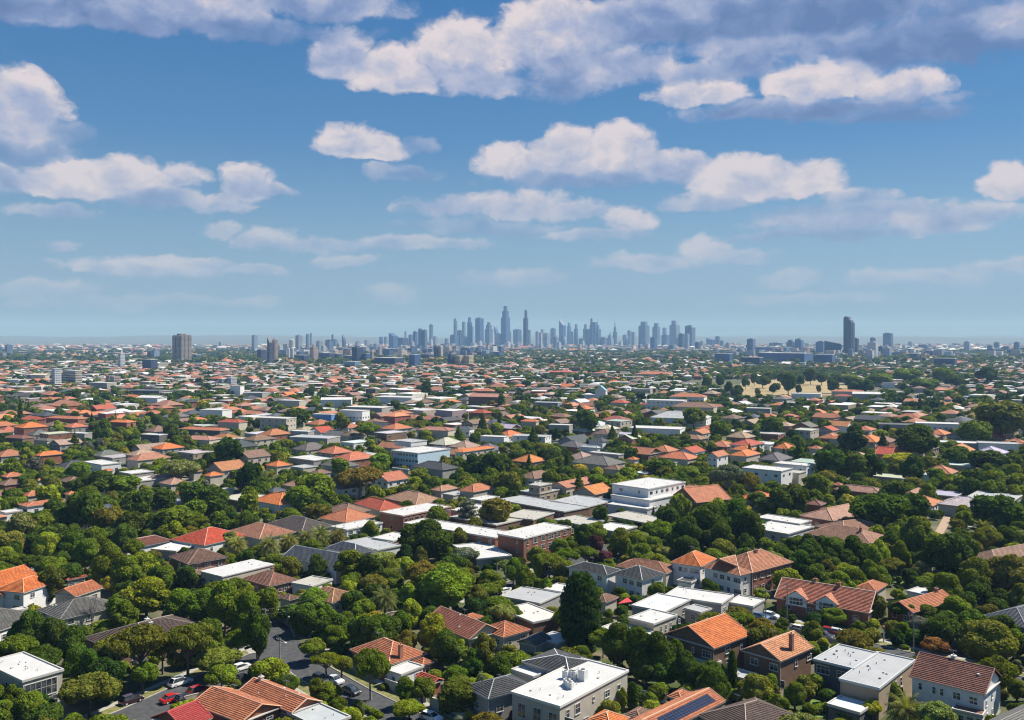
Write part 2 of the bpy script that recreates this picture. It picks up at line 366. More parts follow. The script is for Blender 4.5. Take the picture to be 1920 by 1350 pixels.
    mx = M.nd('ShaderNodeMixShader'); mx.inputs[0].default_value = 0.30; M.L.new(M.b.outputs[0], mx.inputs[1]); M.L.new(tr.outputs[0], mx.inputs[2])
    M.L.new(mx.outputs[0], M.N['Material Output'].inputs['Surface']); MT['leaf'] = M.mt
    M = Mat('bark', 0.95); n = M.noise(M.obj(), 3.0, 5); cc = M.ocol(); M.base(M.mix(M.rng(n, .3, .7, 0, .6), cc, (0.05, 0.04, 0.03))); MT['bark'] = M.mt
    # ground: gardens, soil, dry grass and paving, mixed by noise
    M = Mat('ground', 0.95, 0.1); po = M.pos()
    n = M.noise(po, 0.05, 5, .62); n2 = M.noise(po, 0.011, 4); n3 = M.noise(po, 0.6, 4)
    col = M.ramp(n, (0.30, (0.045, 0.065, 0.022)), (0.47, (0.075, 0.10, 0.035)), (0.56, (0.17, 0.14, 0.085)), (0.68, (0.22, 0.205, 0.18)))
    col = M.mix(M.rng(n2, 0.45, 0.62, 0, 0.5), col, (0.14, 0.125, 0.10))
    col = M.mix(M.rng(n3, .3, .7, 0, .35), col, (0.03, 0.04, 0.02)); 
    sp = M.nd('ShaderNodeSeparateXYZ'); M.L.new(po, sp.inputs[0])
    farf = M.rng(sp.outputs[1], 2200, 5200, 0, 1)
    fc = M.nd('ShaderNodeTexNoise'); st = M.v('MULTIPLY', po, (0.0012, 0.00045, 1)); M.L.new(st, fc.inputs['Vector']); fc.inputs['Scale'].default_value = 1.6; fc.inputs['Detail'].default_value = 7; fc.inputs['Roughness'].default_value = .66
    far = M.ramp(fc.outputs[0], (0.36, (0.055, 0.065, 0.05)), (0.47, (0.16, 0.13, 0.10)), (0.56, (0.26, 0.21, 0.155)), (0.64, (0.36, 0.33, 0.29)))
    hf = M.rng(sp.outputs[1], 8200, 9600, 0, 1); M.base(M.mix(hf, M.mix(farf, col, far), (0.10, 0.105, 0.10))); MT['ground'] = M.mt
    def simple(nm, c1, c2, sc1, rough=0.9, sc2=None):
        M = Mat(nm, rough, 0.2); po = M.pos(); n = M.noise(po, sc1, 6, .65); M.base(M.mix(M.rng(n, .32, .68, 0, 1), c1, c2)); MT[nm] = M.mt
    simple('asphalt', (0.045, 0.047, 0.052), (0.085, 0.085, 0.088), 0.7)
    simple('concrete', (0.26, 0.25, 0.23), (0.40, 0.385, 0.35), 0.9)
    simple('verge_grass', (0.08, 0.10, 0.028), (0.24, 0.21, 0.085), 0.8)
    simple('dry_grass', (0.24, 0.18, 0.09), (0.36, 0.28, 0.15), 0.02)
    simple('lawn', (0.08, 0.15, 0.03), (0.15, 0.22, 0.05), 0.4)
    simple('oval_grass', (0.18, 0.24, 0.07), (0.30, 0.33, 0.12), 0.01)
    simple('hill_land', (0.09, 0.095, 0.07), (0.17, 0.15, 0.11), 0.0022)
    simple('brick_paving', (0.30, 0.21, 0.15), (0.40, 0.29, 0.21), 1.1)
    M = Mat('vertex_painted', 0.8, 0.2); at = M.nd('ShaderNodeVertexColor', layer_name='Col'); n = M.noise(M.pos(), 0.35, 4); a = M.rng(n, .3, .7, .82, 1.12)
    cx = M.nd('ShaderNodeCombineXYZ'); [M.L.new(a, cx.inputs[i]) for i in range(3)]; M.base(M.v('MULTIPLY', at.outputs[0], cx.outputs[0])); MT['vcol'] = M.mt
    M = Mat('white_line', 0.7); M.base((0.7, 0.7, 0.68)); MT['line'] = M.mt
mk_mats()

# ------------------------------------------------------------------ occupancy of the ground and of the view
OCC = []         # (cx, cy, radius, ux, uy, half w, half l) rectangles that stand on the ground
def occ_rect(c, ang, w, l): OCC.append((c.x, c.y, math.hypot(w, l) / 2, math.cos(ang), math.sin(ang), w / 2, l / 2))
def blocked(x, y, r):
    for cx, cy_, R, ux, uy, hw, hl in OCC:
        dx, dy = x - cx, y - cy_
        if dx * dx + dy * dy > (R + r) ** 2: continue
        if abs(dx * ux + dy * uy) < hw + r and abs(-dx * uy + dy * ux) < hl + r: return True
    return False
GW, GH = 480, 340
VIS = np.zeros((GH, GW), dtype=np.float32)      # distance of what must stay in view, 0 = nothing
YY, XX = np.mgrid[0:GH, 0:GW]; XX = (XX + .5) * 4; YY = (YY + .5) * 4
def hull(pts):
    pts = sorted(set(pts))
    def half(ps):
        h = []
        for p in ps:
            while len(h) > 1 and (h[-1][0] - h[-2][0]) * (p[1] - h[-2][1]) - (h[-1][1] - h[-2][1]) * (p[0] - h[-2][0]) <= 0: h.pop()
            h.append(p)
        return h
    a, b = half(pts), half(pts[::-1]); return a[:-1] + b[:-1]
def protect(world_pts):
    pp = [pix(p[0], p[1], p[2]) for p in world_pts if p[1] > 5]
    if len(pp) < 3: return
    d = min(p[1] for p in world_pts); h = hull([(round(a, 1), round(b, 1)) for a, b in pp])
    if len(h) < 3: return
    m = np.ones((GH, GW), bool)
    for (x0, y0), (x1, y1) in zip(h, h[1:] + h[:1]):
        m &= ((x1 - x0) * (YY - y0) - (y1 - y0) * (XX - x0)) >= 0
    VIS[m] = np.maximum(VIS[m], d)
def covers(px, cyp, rx, ry, d):
    "share of an ellipse of the view that would hide something kept in view"
    x0, x1 = max(0, int((px - rx) / 4)), min(GW, int((px + rx) / 4) + 1); y0, y1 = max(0, int((cyp - ry) / 4)), min(GH, int((cyp + ry) / 4) + 1)
    if x0 >= x1 or y0 >= y1: return 0.0
    e = ((XX[y0:y1, x0:x1] - px) / rx) ** 2 + ((YY[y0:y1, x0:x1] - cyp) / ry) ** 2 < 1
    if not e.any(): return 0.0
    return float((e & (VIS[y0:y1, x0:x1] > d)).sum()) / float(e.sum())

# ------------------------------------------------------------------ houses
WHITE = (0.56, 0.56, 0.54)
WINM = {}
def win_mesh(w, h):
    k = (round(w, 1), round(h, 1))
    if k not in WINM:
        f = MB(); t = 0.09
        f.box(-w / 2, w / 2, -0.09, 0.0, h / 2 - t, h / 2); f.box(-w / 2 - .06, w / 2 + .06, -0.16, 0.0, -h / 2 - .04, -h / 2 + t)
        f.box(-w / 2, -w / 2 + t, -0.09, 0.0, -h / 2 + t, h / 2 - t); f.box(w / 2 - t, w / 2, -0.09, 0.0, -h / 2 + t, h / 2 - t)
        n = max(1, int(round(w / 0.8)))
        for i in range(1, n):
            x = -w / 2 + w * i / n; f.box(x - .03, x + .03, -0.07, 0.0, -h / 2 + t, h / 2 - t)
        if h > 1.1: f.box(-w / 2 + t, w / 2 - t, -0.068, 0.0, .10, .15)
        p = MB(); p.box(-w / 2 + .05, w / 2 - .05, -0.035, 0.002, -h / 2 + .05, h / 2 - .05)
        WINM[k] = (f.mesh('window_frame', MT['plain']), p.mesh('pane', MT['glass']))
    return WINM[k]
def slope(mb, A, B, C, D, near):
    A, B, C, D = map(Vector, (A, B, C, D)); e = B - A; el = max(e.length, 1e-6); eu = e / el
    up = ((C + D) / 2 - (A + B) / 2); nrm = eu.cross(up).normalized(); vu = nrm.cross(eu); S = (D - A).dot(vu)
    def uvp(p): q = p - A; return (q.dot(eu), q.dot(vu))
    n = max(1, int(round(S / 0.42))) if near else 1
    for i in range(n):
        t0, t1 = i / n, (i + 1) / n
        a, b, c, d = A.lerp(D, t0), B.lerp(C, t0), B.lerp(C, t1), A.lerp(D, t1)
        lift = nrm * (0.11 if near else 0.0)
        a2, b2 = a + lift, b + lift
        pts = [a2, b2, c, d] if (c - d).length > 1e-3 else [a2, b2, c]
        mb.poly(pts, [uvp(p) for p in (a, b, c, d)[:len(pts)]])
        if near and i: mb.poly([a, b, b2, a2], [uvp(p) for p in (a, b, b, a)])
def add_window(root, face, u, z, w, h, ow, ol, col, mbj=None):
    "u: metres along the face from its left end as seen from outside"
    if face == 'F': loc = (-ow / 2 + u, -ol / 2, z); rz = 0
    elif face == 'R': loc = (ow / 2, -ol / 2 + u, z); rz = math.pi / 2
    elif face == 'L': loc = (-ow / 2, ol / 2 - u, z); rz = -math.pi / 2
    else: loc = (ow / 2 - u, ol / 2, z); rz = math.pi
    if mbj is not None:
        R = Matrix.Translation(loc) @ Matrix.Rotation(rz, 4, 'Z')
        mbj.box(-w / 2, w / 2, -0.06, 0.0, -h / 2, h / 2, R, 0, False)
        n = max(1, int(round(w / 0.9)))
        for i in range(n): mbj.box(-w / 2 + w * i / n + .08, -w / 2 + w * (i + 1) / n - .04, -0.09, -0.05, -h / 2 + .09, h / 2 - .09, R, 1, False)
        return
    fm, pm = win_mesh(w, h)
    f = link('window', fm, root, col, loc, rz); link('pane', pm, f)
def build_house(c, ang, w, l, z, roof='hip', rc=(.4, .14, .06), wc=WHITE, wall='wall', pitch=24, axis=None, win=None, st=1, over=0.45,
                name='house', chim=(), detail=2, wcol=(.55, .55, .53), zb=0.0, cap=None, rmat='tile', fcol=(.48, .46, .43), parapet=True, wins=None, door=False, wall_h=None):
    root = empty(name, (c.x, c.y, zb), ang)
    if roof == 'flat': over = min(over, 0.2)
    ow, ol = w - 2 * over, l - 2 * over; d = c.length; near = detail >= 2
    root['dims'] = (w, l, z)
    zz = z - zb
    # walls
    mb = MB(); top = zz - (0.12 if roof != 'flat' else 0.3); wb = 0.0 if wall_h is None else zz - wall_h
    mb.box(-ow / 2, ow / 2, -ol / 2, ol / 2, wb, top)
    if axis is None: axis = 'x' if w >= l else 'y'
    sp = (l if axis == 'x' else w) / 2; rise = sp * math.tan(math.radians(pitch)); spw = (ol if axis == 'x' else ow) / 2
    if roof == 'gable':
        hz = zz + rise * (1 - over / sp) - over * math.tan(math.radians(pitch)) * 0 - 0.05; hz = zz + rise - 0.10
        if axis == 'x':
            for x, s in ((-ow / 2, -1), (ow / 2, 1)):
                t = [(x, -spw, top), (x, spw, top), (x, 0, hz)]; mb.poly(t if s > 0 else t[::-1])
        else:
            for y, s in ((-ol / 2, -1), (ol / 2, 1)):
                t = [(-spw, y, top), (spw, y, top), (0, y, hz)]; mb.poly(t if s < 0 else t[::-1])
    link('wall', mb.mesh('wall', MT[wall]), root, wc)
    # roof
    r = MB(); W, Lh = w / 2, l / 2; ridge = []
    if roof == 'flat':
        r.box(-W, W, -Lh, Lh, zz - 0.3, zz)
        ro = link('roof', r.mesh('roof', MT['flat' if rmat == 'tile' else rmat]), root, rc)
        if parapet and detail >= 1:
            p = MB(); t = .22; hh = .22
            p.box(-W - .03, W + .03, -Lh - .03, -Lh + t, zz - .22, zz + hh); p.box(-W - .03, W + .03, Lh - t, Lh + .03, zz - .22, zz + hh)
            p.box(-W - .03, -W + t, -Lh + t, Lh - t, zz - .22, zz + hh); p.box(W - t, W + .03, -Lh + t, Lh - t, zz - .22, zz + hh)
            link('parapet', p.mesh('parapet', MT['plain']), root, fcol)
    else:
        if roof == 'gable':
            if axis == 'x':
                slope(r, (-W, -Lh, zz), (W, -Lh, zz), (W, 0, zz + rise), (-W, 0, zz + rise), near)
                slope(r, (W, Lh, zz), (-W, Lh, zz), (-W, 0, zz + rise), (W, 0, zz + rise), near); ridge = [((-W, 0, zz + rise), (W, 0, zz + rise))]
                ridge += [((x, s * Lh, zz), (x, 0, zz + rise)) for x in (-W, W) for s in (-1, 1)]
            else:
                slope(r, (W, -Lh, zz), (W, Lh, zz), (0, Lh, zz + rise), (0, -Lh, zz + rise), near)
                slope(r, (-W, Lh, zz), (-W, -Lh, zz), (0, -Lh, zz + rise), (0, Lh, zz + rise), near); ridge = [((0, -Lh, zz + rise), (0, Lh, zz + rise))]
                ridge += [((s * W, y, zz), (0, y, zz + rise)) for y in (-Lh, Lh) for s in (-1, 1)]
        else:
            if axis == 'x': a, b = (-W + sp, 0, zz + rise), (W - sp, 0, zz + rise)
            else: a, b = (0, -Lh + sp, zz + rise), (0, Lh - sp, zz + rise)
            c0, c1, c2, c3 = (-W, -Lh, zz), (W, -Lh, zz), (W, Lh, zz), (-W, Lh, zz)
            if axis == 'x':
                slope(r, c0, c1, b, a, near); slope(r, c2, c3, a, b, near); slope(r, c1, c2, b, b, near); slope(r, c3, c0, a, a, near)
                ridge = [(a, b), (c0, a), (c3, a), (c1, b), (c2, b)]
            else:
                slope(r, c1, c2, b, a, near); slope(r, c3, c0, a, b, near); slope(r, c0, c1, a, a, near); slope(r, c2, c3, b, b, near)
                ridge = [(a, b), (c0, a), (c1, a), (c2, b), (c3, b)]
        ro = link('roof', r.mesh('roof', MT[rmat]), root, rc)
        g = MB(); g.box(-W + .02, W - .02, -Lh + .02, Lh - .02, zz - 0.18, zz - 0.004); link('fascia', g.mesh('fascia', MT['plain']), root, fcol)
        if detail >= 1:
            k = MB()
            for p, q in ridge:
                if (Vector(q) - Vector(p)).length > .3: k.tube(Vector(p) + Vector((0, 0, .05)), Vector(q) + Vector((0, 0, .05)), .13 if near else .17, .13 if near else .17, 5)
            link('ridge_capping', k.mesh('ridge_capping', MT['plain']), root, cap or tuple(min(1, x * 1.25 + .03) for x in rc))
    # chimneys: (u along width 0..1, v along depth 0..1, height)
    def roof_z(x, y):
        if roof == 'flat': return zz
        e = min(W - abs(x), Lh - abs(y)) if roof == 'hip' else (Lh - abs(y) if axis == 'x' else W - abs(x))
        return zz + min(e, sp) * math.tan(math.radians(pitch))
    root_rz = roof_z
    for cu, cv, ch, cc in chim:
        x, y = -W + cu * w, -Lh + cv * l; zr = roof_z(x, y)
        k = MB(); k.box(x - .38, x + .38, y - .38, y + .38, zr - 1.0, zr + ch); k.box(x - .46, x + .46, y - .46, y + .46, zr + ch, zr + ch + .14)
        k.tube((x, y, zr + ch + .14), (x, y, zr + ch + .5), .15, .12, 6)
        link('chimney', k.mesh('chimney', MT['brick']), root, cc)
    # windows
    mbj = None if d < 345 and detail >= 2 else MB()
    if detail >= 1:
        lst = []
        if wins: lst = wins
        elif win:
            for face, n in zip('FRLB', win):
                span = ow if face in 'FB' else ol
                for s_ in range(st):
                    Hh = (wall_h or zz) - .2; zc = zz - .2 - Hh + Hh * (s_ + .56) / st
                    for i in range(n):
                        ww = (1.8, 1.1, 1.5)[(i + s_ * (n > 3) * 0 + int(w * 7)) % 3]; ww = min(ww, span / n * .7)
                        lst.append((face, span * (i + .5) / n + rnd.uniform(-.2, .2), zc, round(ww, 1), 1.3))
        for face, u, zc, ww, hh in lst:
            if u < 1: u *= (ow if face in 'FB' else ol)
            add_window(root, face, u, zc, ww, hh, ow, ol, wcol, mbj)
        if mbj is not None and mbj.f: link('window', mbj.mesh('window', [MT['plain'], MT['glass']]), root, wcol, kind='stuff')
        if door:
            k = MB(); x = -ow / 2 + ow * .42; k.box(x, x + 1.0, -ol / 2 - .05, -ol / 2 + .02, 0.02, 2.1); link('door', k.mesh('door', MT['plain']), root, (.06, .05, .045))
    occ_rect(Vector((c.x, c.y, 0)), ang, w, l)
    R = Matrix.Rotation(ang, 3, 'Z'); zt = z + (rise * .9 if roof != 'flat' else 0)
    pts = [tuple(R @ Vector((sx * W, sy * Lh, 0)) + Vector((c.x, c.y, z))) for sx in (-1, 1) for sy in (-1, 1)]
    pts += [tuple(R @ Vector((sx * W * .5, sy * Lh * .5, 0)) + Vector((c.x, c.y, zt))) for sx in (-1, 1) for sy in (-1, 1)]
    if wb <= 0.01:
        pts += [tuple(R @ Vector((sx * ow / 2, sy * ol / 2, 0)) + Vector((c.x, c.y, z * .55 + zb))) for sx, sy in ((-1, -1), (1, -1), (1, 1))]
    protect(pts)
    return root, roof_z
ROOFC = dict(ter=(.38, .155, .085), org=(.52, .175, .058), red=(.40, .085, .045), brn=(.225, .130, .088), mau=(.27, .150, .115), dbr=(.105, .072, .060), gry=(.14, .135, .125),
             dgr=(.070, .072, .078), sla=(.085, .098, .12), wht=(.77, .76, .74), lgr=(.53, .54, .55), crm=(.60, .57, .50), mar=(.21, .085, .062), tan=(.38, .27, .19), mix=(.33, .155, .095))
WALLC = dict(w=(.74, .74, .72), c=(.60, .55, .46), g=(.36, .35, .33), d=(.14, .13, .125), b=(.33, .135, .085), n=(.21, .125, .085), t=(.42, .33, .24), p=(.62, .64, .68))
for _t in (ROOFC, WALLC):
    for _k in _t: _f = .74 if min(_t[_k]) > .45 else .84; _t[_k] = tuple(v * _f for v in _t[_k])
WALLC['w'] = (.66, .66, .655); ROOFC['ter'] = (.37, .135, .066); ROOFC['org'] = (.50, .150, .045)
def H(L, N, R, z, roof, rc, wc, look, name='house', cat='house', ph=None, group=None, **kw):
    Pl, Pr = P(*L, z), P(*R, z)
    if N is not None:
        Pn = P(*N, z); va, vb = Pn - Pl, Pr - Pn
        ta = math.atan2(va.y, va.x); tb = math.atan2(vb.y, vb.x) - math.pi / 2
        ang = (ta * va.length + tb * vb.length) / (va.length + vb.length); far = Pn.length > 380
        if far: ang = kw.get('ang', TH); s_ = FPX / Pn.y; va = Vector(((N[0] - L[0]) / s_ / math.cos(ang), 0, 0)); vb = Vector(((R[0] - N[0]) / s_ / abs(math.sin(ang)), 0, 0))
        a, b = unit(ang), unit(ang + math.pi / 2); w, l = va.length, vb.length; c = Pn - a * w / 2 + b * l / 2
    else:
        ang = kw.pop('ang', TH); a, b = unit(ang), unit(ang + math.pi / 2); dv = Pr - Pl; w, l = abs(dv.dot(a)), abs(dv.dot(b)); c = (Pl + Pr) / 2
        if c.length > 300: w = l = (R[0] - L[0]) / (FPX / c.y) / 1.38
    kw.pop('ang', None)
    if N is not None and Pn.length > 380 and w * l > 900 and roof == 'hip': f_ = math.sqrt(900 / (w * l)); c = Pn - a * w / 2 * 1 + b * l * f_ / 2; l *= f_
    wall = kw.pop('wall', 'brick' if wc in ('b', 'n', 'd') else 'wall')
    dist = c.length; det = kw.pop('detail', 2 if dist < 345 else 1)
    root, rz = build_house(Vector((c.x, c.y, 0)), ang, w, l, z, roof=roof, rc=ROOFC[rc] if isinstance(rc, str) else rc, wc=WALLC[wc] if isinstance(wc, str) else wc, wall=wall, detail=det, name=name, **kw)
    tag(root, look, cat, group)
    if ph: LAND.append((ph, c.x, c.y))
    root['wl'] = (w, l)
    if det == 2 and roof != 'flat' and w * l > 70:
        r_ = random.Random(int(w * 77)); x, y = r_.uniform(-.2, .2) * w, r_.uniform(-.2, .2) * l; zr = rz(x, y); k = MB(); k.tube((x, y, zr - .2), (x, y, zr + 1.9), .03, .03, 4); k.tube((x - .7, y, zr + 1.8), (x + .7, y, zr + 1.8), .025, .025, 4)
        for i in range(5): q_ = x - .6 + i * .3; k.tube((q_, y - .35, zr + 1.8), (q_, y + .35, zr + 1.8), .018, .018, 3)
        on_roof(root, 'antenna', k, MT['plain'], (.35, .35, .36))
    if det == 2 and dist < 280 and not kw.get('wall_h'):
        k = MB(); k.tube((w / 2 - .38, -l / 2 + .38, 0), (w / 2 - .38, -l / 2 + .38, z - .2), .06, .06, 5); on_roof(root, 'downpipe', k, MT['plain'], (.5, .5, .48))
    if roof == 'flat' and w * l > 50 and det >= 1: vents(root, rz, w, l, min(8, 2 + int(w * l / 60)), int(w * 100), (.42, .42, .42))
    return root, rz, w, l
def on_roof(root, name, mb, mat, color, label=None):
    return link(name, mb.mesh(name, mat), root, color, label=label)
def vents(root, rz, w, l, n, seed=0, col=(.55, .55, .55)):
    r = random.Random(seed)
    for i in range(n):
        x, y = r.uniform(-.38, .38) * w, r.uniform(-.38, .38) * l; z = rz(x, y); k = MB()
        if r.random() < .5: k.box(x - .19, x + .19, y - .19, y + .19, z - .1, z + .22)
        else: k.tube((x, y, z - .1), (x, y, z + .32), .07, .07, 6); k.tube((x, y, z + .32), (x, y, z + .42), .12, .08, 6)
        on_roof(root, 'roof_vent', k, MT['plain'], col)
def hvac(root, rz, spots, w, l):
    for u, v, sx, sy, h in spots:
        x, y = (u - .5) * w, (v - .5) * l; z = rz(x, y); k = MB()
        k.box(x - sx / 2, x + sx / 2, y - sy / 2, y + sy / 2, z + .12, z + h); k.box(x - sx / 2 - .05, x + sx / 2 + .05, y - sy / 2 - .05, y + sy / 2 + .05, z, z + .12)
        e = on_roof(root, 'air_conditioner', k, MT['plain'], (.6, .6, .58))
        g = MB(); g.tube((x, y, z + h), (x, y, z + h + .08), min(sx, sy) * .38, min(sx, sy) * .36, 10); link('fan', g.mesh('fan', MT['plain']), e, (.12, .12, .12))

# ------------------------------------------------------------------ trees
TONE = dict(d=(.068, .112, .013), m=(.130, .178, .016), l=(.215, .260, .020), o=(.150, .160, .024), s=(.15, .165, .12), y=(.36, .31, .03), p=(.11, .04, .05), g=(.180, .165, .028),
            k=(.034, .070, .012), f=(.21, .22, .07), r=(.28, .13, .045))
TONEW = dict(d='dark green', m='mid green', l='bright green', o='olive green', s='silvery', y='yellow', p='purple leaved', g='golden olive', k='very dark green', f='pale green', r='rusty orange')
_ico = {}
def ico(sub):
    if sub not in _ico:
        bm = bmesh.new(); bmesh.ops.create_icosphere(bm, subdivisions=sub, radius=1.0)
        v = np.array([x.co[:] for x in bm.verts]); f = np.array([[y.index for y in x.verts] for x in bm.faces]); bm.free(); _ico[sub] = (v, f)
    return _ico[sub]
def crown_from_lobes(name, C, Rr, nleaf, leaf, seed, sub=2, updown=0.35, stretch=(1, 1, 1), core=0.84, rough=.6):
    rg = np.random.default_rng(seed); C = np.array(C, float); Rr = np.array(Rr, float); st = np.array(stretch, float)
    pw = Rr ** 2; pw /= pw.sum(); V = []; tot = 0
    while tot < nleaf:
        k = rg.choice(len(C), size=nleaf, p=pw); dr = rg.normal(size=(nleaf, 3)); dr /= np.linalg.norm(dr, axis=1)[:, None]
        keep = rg.random(nleaf) < np.clip(dr[:, 2] + 1 - (1 - updown) * .5, updown, 1); k, dr = k[keep], dr[keep]
        p = C[k] + dr * st * (Rr[k] * rg.uniform(.84, 1.10, len(k)))[:, None]
        q = (p[:, None, :] - C[None]) / st; inside = ((q ** 2).sum(2) < (Rr[None] * .86) ** 2); inside[np.arange(len(k)), k] = False
        ok = ~inside.any(1); p, dr = p[ok], dr[ok]; V.append((p, dr)); tot += len(p)
    p = np.concatenate([a for a, b in V])[:nleaf]; dr = np.concatenate([b for a, b in V])[:nleaf]; n = len(p)
    nm = dr + rg.normal(size=(n, 3)) * rough * .6; nm /= np.linalg.norm(nm, axis=1)[:, None]
    t = np.cross(nm, rg.normal(size=(n, 3))); t /= np.linalg.norm(t, axis=1)[:, None]; b = np.cross(nm, t)
    s = (leaf * rg.uniform(.6, 1.35, n))[:, None]; sb = s * rg.uniform(.55, 1.0, n)[:, None]
    quad = np.stack([p - t * s - b * sb * .3, p + b * sb - nm * s * .25, p + t * s + b * sb * .2, p - b * sb - nm * s * .25], 1).reshape(-1, 3)
    iv, if_ = ico(sub); nv = len(iv)
    cv = np.concatenate([(iv * (1 + rg.normal(size=(nv, 1)) * .05)) * st * (r * core) + c for c, r in zip(C, Rr)])
    nq = n * 4; verts = np.concatenate([quad, cv]); nf = len(if_) * len(C)
    tri = np.concatenate([if_ + nq + i * nv for i in range(len(C))])
    me = bpy.data.meshes.new(name); me.vertices.add(len(verts)); me.vertices.foreach_set('co', verts.astype(np.float32).ravel())
    loops = np.concatenate([np.arange(nq), tri.ravel()]).astype(np.int32); me.loops.add(len(loops)); me.loops.foreach_set('vertex_index', loops)
    me.polygons.add(n + nf); ls = np.concatenate([np.arange(n) * 4, nq + np.arange(nf) * 3]).astype(np.int32); me.polygons.foreach_set('loop_start', ls)
    me.update(calc_edges=True); me.validate(); me.materials.append(MT['leaf']); return me
def lobes_round(seed, n, rs=(.15, .24), flat=1.0, spread=.34):
    r = random.Random(seed); C = []; R = []
    for i in range(n):
        while True:
            p = Vector((r.uniform(-1, 1), r.uniform(-1, 1), r.uniform(-1, 1)))
            if p.length < 1 and p.length > .25: break
        rad = r.uniform(*rs); z = .5 + p.z * (.5 - rad) * flat
        wid = spread * (1 - .35 * max(0, p.z)); C.append((p.x * wid, p.y * wid, z)); R.append(rad)
    return C, R
PROTO = {}
def tubes_mesh(name, segs, n=6):
    mb = MB()
    for a, b, r0, r1 in segs: mb.tube(a, b, r0, r1, n)
    return mb.mesh(name, MT['bark'])
def trunk_std(seed, top=.55):
    r = random.Random(seed); segs = [((0, 0, -.02), (r.uniform(-.02, .02), r.uniform(-.02, .02), top * .6), .030, .022)]; e = segs[0][1]
    for i in range(5):
        an = i * 1.26 + r.random(); segs.append((e, (e[0] + .22 * math.cos(an), e[1] + .22 * math.sin(an), top + r.uniform(0, .15)), .016, .007))
    return tubes_mesh('trunk', segs, 5)
